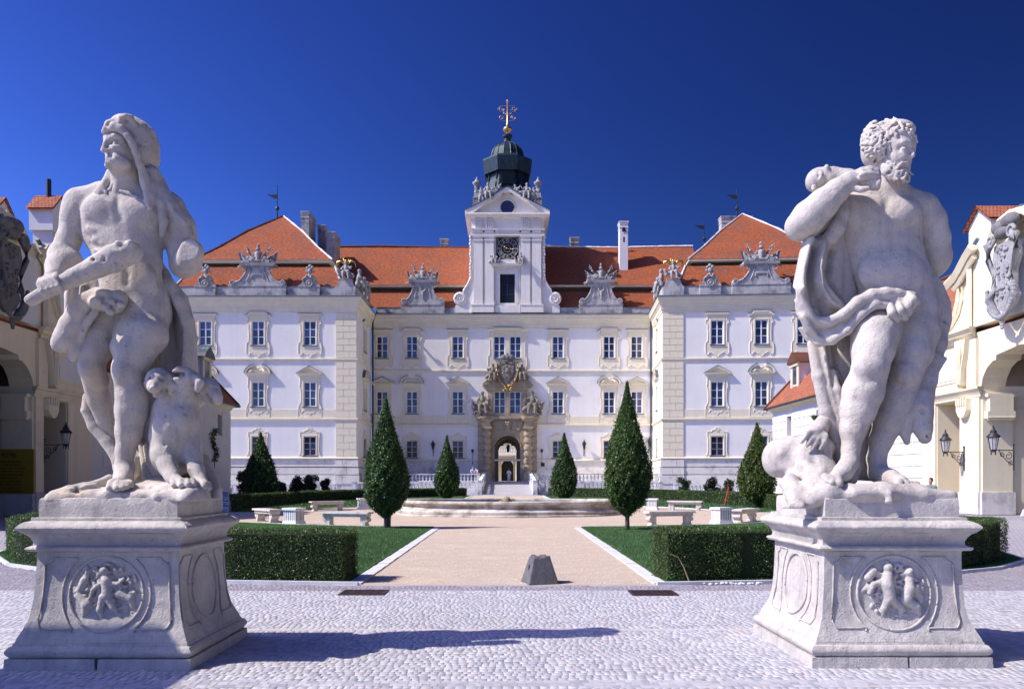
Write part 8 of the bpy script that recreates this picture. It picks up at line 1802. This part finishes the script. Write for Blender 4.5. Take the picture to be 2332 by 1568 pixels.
    g_(S, V4, [(600, 215, 7.68), (640, 232, 7.65), (690, 215, 7.68)], .012, .022); g_(S, V4, [(590, 240, 7.70), (560, 340, 7.72), (555, 480, 7.76)], -.012, .022)
    c_(S, V4, [(562, 580, 7.84, 42), (535, 620, 7.72, 40), (505, 645, 7.60, 33)], .03)
    toes(S, V4, [(508, 650, 7.52, 518, 668, 7.42, 20), (485, 646, 7.52, 486, 666, 7.42, 15), (470, 640, 7.54, 466, 658, 7.45, 14), (458, 632, 7.56, 452, 648, 7.48, 12)], 0)
    # standing one
    c_(S, V3, [(950, 1290, 8.1, 128), (950, 1400, 8.08, 122), (930, 1500, 8.06, 112)], .07)
    c_(S, V4, [(850, 10, 8.06, 92), (840, 100, 8.0, 78), (815, 180, 7.98, 66)], .05); e_(S, V4, 812, 190, 7.90, 46, 55, .09, .03)
    c_(S, V4, [(812, 200, 8.0, 62), (780, 300, 8.06, 74), (740, 390, 8.08, 68), (700, 480, 8.08, 48), (680, 560, 8.06, 38), (690, 620, 8.02, 42)], .04)
    c_(S, V4, [(690, 625, 8.0, 42), (740, 645, 7.86, 40), (790, 665, 7.72, 32)], .03)
    toes(S, V4, [(778, 668, 7.66, 780, 685, 7.56, 20), (805, 668, 7.66, 815, 684, 7.58, 15), (822, 668, 7.68, 836, 683, 7.61, 14), (838, 668, 7.72, 854, 682, 7.66, 13), (850, 668, 7.76, 868, 682, 7.71, 12)], 0)
    # left hand knuckles gathering the cloth
    e_(S, V3, 850, 1230, 7.80, 78, 52, .07, .03, 30)
    for x0, y0, x1, y1, x2, y2 in ((800, 1240, 820, 1290, 850, 1325), (850, 1225, 870, 1275, 895, 1318), (890, 1205, 915, 1250, 915, 1290), (910, 1185, 940, 1215, 935, 1255)):
        c_(S, V3, [(x0, y0, 7.78, 24), (x1, y1, 7.70, 25), (x2, y2, 7.74, 22)], .010)
    g_(S, V3, [(838, 1235, 7.72), (852, 1300, 7.68)], .012, .012); g_(S, V3, [(880, 1215, 7.70), (900, 1290, 7.68)], .012, .012)
    link('figure', S.mesh('figure', M['statue']), root, off)
    # hair and beard
    S = SDF((3.0, 7.5, 4.35), (4.3, 8.4, 5.42), .0085)
    e_(S, FB, 1180, 470, 8.02, 365, 300, .205, .03, -10); e_(S, FB, 1060, 660, 8.04, 240, 230, .17, .05); e_(S, FB, 1390, 290, 7.94, 250, 115, .155, .04, 12)
    c_(S, FB, [(1240, 400, 7.85, 70), (1310, 330, 7.81, 66), (1430, 330, 7.79, 58), (1550, 350, 7.80, 52), (1640, 410, 7.85, 42)], .03)
    c_(S, FB, [(1170, 780, 7.88, 80), (1230, 930, 7.855, 100), (1330, 1020, 7.84, 100), (1440, 1030, 7.82, 80)], .03)
    rnd = random.Random(21)
    def surfY(x, y):
        q = ((x - 1190) / 400) ** 2 + ((y - 500) / 370) ** 2
        return 8.0 - .20 * math.sqrt(max(0, 1 - q)) if q < 1 else 8.02
    def lock(x, y, ang, ln, r0, Yf, curl=1.0):      # a wavy lock that lies on the head and curls at its tip
        pts = []; dr = rnd.choice((-1, 1)); n = 9
        for i in range(n):
            t = i / (n - 1); pts.append((x, y, Yf(x, y) - .006 + .014 * t, r0 * (1.0 - .55 * t)))
            a = ang + dr * (.5 * math.sin(t * 5) + curl * 2.6 * max(0, t - .45)); x += math.cos(a) * ln / n * (1 - .3 * t); y += math.sin(a) * ln / n * (1 - .3 * t)
            q = math.hypot((x - 1190) / 385, (y - 490) / 362)
            if q > 1 and Yf is surfY: x = 1190 + (x - 1190) / q; y = 490 + (y - 490) / q
        c_(S, FB, pts, .006); g_(S, FB, [(p[0] + r0 * 1.05 * dr * math.sin(ang), p[1] - r0 * 1.05 * dr * math.cos(ang), p[2] - .012) for p in pts[1:6]], .009, .010)
    cnt = 0
    while cnt < 150:
        x, y = rnd.uniform(800, 1600), rnd.uniform(170, 860)
        if not (((x - 1190) / 395) ** 2 + ((y - 490) / 370) ** 2 < 1 and not (x > 1270 and y > 370) and not (x > 1150 and y > 620)): continue
        cnt += 1; lock(x, y, math.atan2(y - 190, x - 1400) + rnd.uniform(-.5, .5), rnd.uniform(130, 210), rnd.uniform(22, 34), surfY)
    for x, y, a in ((1420, 200, .6), (1480, 190, .3), (1540, 220, .5), (1380, 250, 1.4), (1450, 260, 1.2), (1520, 280, .9), (1590, 300, 1.0), (1330, 300, 2.0), (1400, 320, 1.6), (1480, 330, 1.1), (1560, 350, .8), (1280, 360, 2.2), (1240, 430, 2.0), (1620, 350, 1.4), (1330, 180, 2.9), (1400, 170, 3.4), (1200, 500, 1.9), (1160, 580, 1.8), (1350, 370, 1.8), (1640, 400, 1.5)):
        lock(x, y, a, rnd.uniform(110, 160), 30, lambda u, v: 7.775 + (.05 if u > 1600 else 0) + max(0, 230 - v) * .0008 + max(0, 1330 - u) * .0004)
    bY = lambda u, v: 7.775 + max(0, 1380 - u) * .00045 + max(0, u - 1500) * .0006 + max(0, v - 1080) * .0006
    for i in range(58):
        t = i / 57; x = 1120 + 400 * t ** .9 + rnd.uniform(-40, 40); y0 = 700 + 250 * min(1, t * 1.6) + rnd.uniform(-30, 150); lock(x, min(y0, 1100), rnd.uniform(.9, 2.2), rnd.uniform(90, 140), rnd.uniform(22, 32), bY, 1.6)
    c_(S, FB, [(1370, 885, 7.785, 30), (1440, 830, 7.765, 30), (1530, 815, 7.78, 24)], .012)
    for i in range(6): g_(S, FB, [(1375 + i * 26, 880 - i * 10, 7.76), (1395 + i * 26, 820 - i * 5, 7.75)], .010, .009)
    link('hair', S.mesh('hair', M['statue'], 1), root, off)
    # club
    S = SDF((2.6, 7.5, 4.2), (3.75, 8.15, 4.85), .011)
    c_(S, V3, [(735, 548, 7.62, 36), (640, 530, 7.70, 42), (560, 515, 7.80, 55), (470, 515, 7.86, 66), (400, 520, 7.88, 70)], .02); e_(S, V3, 372, 525, 7.88, 50, 62, .12, .02)
    for x, y in ((400, 500), (465, 510), (365, 565), (440, 450)): e_(S, V3, x, y, 7.77, 15, 20, .03, .03)
    for x, y in ((400, 492), (462, 515), (365, 565)): e_(S, V3, x, y, 7.735, 9, 12, .03, .008, 20, True)
    for i in range(60):
        x = rnd.uniform(330, 540); g_(S, V3, [(x, rnd.uniform(450, 580), 7.76), (x + 12, rnd.uniform(450, 580), 7.76)], rnd.choice((.006, -.006)), .012)
    s0 = V3.p((770, 548, 7.6)); S.box((s0[0] - .035, s0[1] - .3, s0[2] - .3), (s0[0] + .3, s0[1] + .5, s0[2] + .3), .008, .005, True)
    link('club', S.mesh('club', M['statue'], 1), root, off)
    # drapery
    S = SDF((2.55, 7.15, 1.5), (4.85, 8.75, 4.6), H)
    outer = [(290, 870), (262, 960), (238, 1060), (218, 1160), (232, 1250), (252, 1340), (300, 1420), (380, 1475), (450, 1480), (560, 1400), (640, 1310), (720, 1240), (760, 1180), (660, 1160), (620, 1000), (590, 860), (570, 700), (540, 620), (500, 660), (430, 840), (350, 860)]
    fo = lambda pts, A, w: ([V3.poly([q], 8.0)[0] for q in pts], A, w)
    S.sheet(V3.poly(outer, 8.0), lambda x, z: 8.0 + .17 * np.clip((x - 3.10) / .5, -1, 1), .045, .03,
            [fo([(320, 880), (270, 1060), (255, 1170)], .10, .05), fo([(400, 900), (370, 1050), (380, 1160), (440, 1240), (520, 1280)], .12, .045), fo([(340, 940), (320, 1080), (350, 1250)], -.08, .04),
             fo([(470, 930), (440, 1080), (480, 1160), (530, 1230)], -.08, .04), fo([(240, 1200), (330, 1340), (430, 1400), (540, 1350), (640, 1260)], .10, .06), fo([(260, 1340), (360, 1450), (450, 1460)], .08, .04), fo([(380, 1230), (420, 1330), (470, 1330)], -.06, .03)])
    c_(S, V3, [(262, 1215, 7.99, 12), (300, 1280, 7.94, 22), (370, 1340, 7.88, 26), (460, 1340, 7.84, 28), (540, 1300, 7.80, 30), (620, 1230, 7.78, 34), (700, 1190, 7.78, 36), (780, 1180, 7.78, 36), (850, 1180, 7.78, 30)], .03)
    c_(S, V3, [(330, 1425, 7.98, 16), (400, 1460, 7.92, 26), (470, 1450, 7.88, 26), (560, 1390, 7.83, 26), (640, 1300, 7.78, 26), (720, 1240, 7.77, 28), (800, 1250, 7.77, 24)], .03)
    c_(S, V3, [(350, 1400, 7.95, 16), (440, 1420, 7.9, 20), (520, 1370, 7.86, 20), (600, 1290, 7.82, 18)], .03)
    c_(S, V3, [(545, 620, 7.98, 22), (530, 720, 7.92, 40), (500, 800, 7.90, 46), (460, 860, 7.92, 44), (430, 880, 7.95, 32)], .03)
    c_(S, V3, [(440, 870, 7.96, 30), (400, 1000, 7.92, 28), (395, 1100, 7.90, 30), (450, 1180, 7.92, 26), (520, 1250, 7.94, 24)], .03)
    c_(S, V3, [(850, 1180, 7.78, 26), (930, 1200, 7.80, 30), (960, 1230, 7.84, 24)], .03)
    # cloth and lion skin on his left
    right = [(1040, 1040), (1110, 1100), (1165, 1230), (1172, 1330), (1150, 1420), (1110, 1450), (1080, 1500), (1060, 1560), (960, 1560), (1000, 1300)]
    S.sheet(V3.poly(right, 8.25), lambda x, z: 8.28 + 0 * x, .05, .03, [fo([(1080, 1080), (1140, 1250), (1120, 1420)], .14, .05), fo([(1060, 1200), (1060, 1500)], -.08, .03), fo([(1040, 1240), (1010, 1500)], .1, .03)])
    # column of cloth behind the legs
    low = [(345, -20), (395, 60), (408, 180), (430, 300), (470, 420), (500, 540), (520, 650), (690, 660), (700, 480), (790, 250), (900, 0), (900, -20)]
    fl = lambda pts, A, w: ([V4.poly([q], 8.2)[0] for q in pts], A, w)
    S.sheet(V4.poly(low, 8.2), lambda x, z: 8.25 + 0 * x, .07, .03, [fl([(420, 40), (450, 250), (510, 480)], .12, .05), fl([(490, 60), (510, 250), (530, 420)], -.05, .03), fl([(500, 180), (535, 300)], .08, .02)])
    c_(S, V4, [(400, 60, 8.14, 22), (425, 200, 8.1, 24), (460, 360, 8.1, 28), (505, 480, 8.1, 28), (530, 620, 8.1, 30)], .04)
    c_(S, V4, [(492, 180, 8.1, 14), (510, 260, 8.06, 16), (540, 420, 8.06, 18)], .04)
    link('drapery', S.mesh('drapery', M['statue']), root, off)
    # lion skin hanging at his left with its head, paw on the rock
    S = SDF((3.9, 7.5, 2.0), (4.7, 8.6, 3.5), .0125)
    c_(S, V4, [(960, -10, 8.24, 34), (945, 60, 8.2, 40), (915, 140, 8.14, 46), (890, 220, 8.08, 50), (875, 290, 8.02, 52), (870, 330, 8.0, 50)], .04)
    e_(S, V4, 868, 340, 7.98, 56, 60, .13, .04); c_(S, V4, [(880, 370, 7.95, 48), (885, 430, 7.93, 38), (893, 468, 7.92, 28)], .03); c_(S, V4, [(815, 380, 8.0, 34), (805, 440, 8.0, 26), (815, 488, 7.98, 14)], .02)
    e_(S, V4, 882, 352, 7.84, 24, 16, .04, .015, 20, True); g_(S, V4, [(845, 330, 7.86), (880, 325, 7.85), (915, 335, 7.88)], -.016, .018); e_(S, V4, 905, 462, 7.86, 8, 6, .03, .008, 0, True)
    for i in range(9):
        x = 835 + i * 11; y0 = 60 + i * 8
        pts = [(x + 50 - j * 12 + 8 * math.sin(j * 1.7 + i), y0 + j * 34, 8.06 - j * .02, 10 - j) for j in range(7)]; c_(S, V4, pts, .012)
    for i in range(7): g_(S, V4, [(850 + i * 12, 90, 8.02), (835 + i * 14, 180, 7.97), (845 + i * 10, 270, 7.92)], .016, .014)
    link('lion_skin', S.mesh('lion_skin', M['statue']), root, off)
    # rock with the lion's paw and the base
    S = SDF((2.45, 7.1, 1.42), (4.6, 8.75, 2.75), .013)
    S.box((2.98, 7.4, 1.45), (4.2, 8.65, 1.60), .06, .04)
    c_(S, V4, [(560, 712, 7.5, 40), (700, 708, 7.55, 44), (850, 716, 7.6, 44), (980, 742, 7.6, 28)], .05, 2.0)
    e_(S, V4, 330, 560, 8.15, 118, 92, .30, .05, 20); e_(S, V4, 400, 640, 7.95, 110, 120, .25, .05); e_(S, V4, 250, 560, 8.2, 62, 84, .25, .05); e_(S, V4, 400, 520, 8.1, 90, 70, .25, .05)
    for cx, cy, Y, r, rr in ((360, 600, 7.25, 170, .52), (250, 690, 7.5, 90, .42), (460, 560, 7.35, 110, .42), (190, 700, 7.9, 80, .4)): e_(S, V4, cx, cy, Y, r, r * .8, rr, .012, 30, True)
    e_(S, V4, 410, 650, 7.86, 100, 92, .2, .03)
    c_(S, V4, [(300, 660, 7.75, 40), (330, 720, 7.6, 44), (330, 770, 7.5, 34)], .04); c_(S, V4, [(420, 680, 7.6, 60), (480, 700, 7.5, 46), (400, 740, 7.5, 40)], .05)
    c_(S, V4, [(350, 770, 7.45, 22), (300, 775, 7.46, 20)], .02); c_(S, V4, [(280, 775, 7.5, 14), (250, 815, 7.5, 12)], .02)
    c_(S, V4, [(560, 640, 8.0, 40), (560, 600, 8.1, 50)], .05)
    for q in (((300, 600), (345, 600), (380, 650)), ((350, 530), (400, 560), (440, 630)), ((240, 600), (275, 640), (290, 700)), ((300, 650), (370, 665))): g_(S, V4, [(a, b, 7.78) for a, b in q], .05, .032)
    for q in (((200, 540), (260, 500), (330, 480)), ((215, 610), (280, 570), (300, 520)), ((330, 500), (300, 560), (330, 620)), ((240, 640), (260, 560))): g_(S, V4, [(a, b, 7.92) for a, b in q], .07, .045)
    # paw
    c_(S, V4, [(450, 400, 8.1, 34), (430, 430, 8.0, 36), (400, 460, 7.9, 32)], .03)
    for x0, y0, x1, y1, x2, y2 in ((420, 440, 380, 450, 352, 490), (420, 450, 400, 470, 376, 505), (440, 460, 420, 480, 402, 518), (455, 460, 450, 490, 434, 518)): c_(S, V4, [(x0, y0, 7.9, 17), (x1, y1, 7.82, 15), (x2, y2, 7.80, 8)], .012)
    # curl of the tail over the front edge
    c_(S, V4, [(640, 690, 7.42, 14), (700, 700, 7.38, 16), (735, 715, 7.34, 15), (742, 745, 7.33, 12), (725, 748, 7.33, 9)], .02); c_(S, V4, [(560, 690, 7.5, 22), (520, 690, 7.5, 18)], .03)
    rnd = random.Random(17)
    for i in range(80): g_(S, V4, [(rnd.uniform(240, 1000), rnd.uniform(520, 790), rnd.uniform(7.45, 7.9))], rnd.choice((.02, -.02)), .035)
    link('rock_base', S.mesh('rock_base', M['statue']), root, off)
statue_b()
for o in bpy.data.objects:       # strings of beads, shot and tiny carved bits stay one mass
    if o.name.split('.')[0] in ('garland', 'gilded_garland', 'cannonballs', 'leaf_ornament', 'cross_scrolls', 'triglyph', 'scrolls', 'print_line', 'court_railing', 'corner_rib'): o['kind'] = 'stuff'
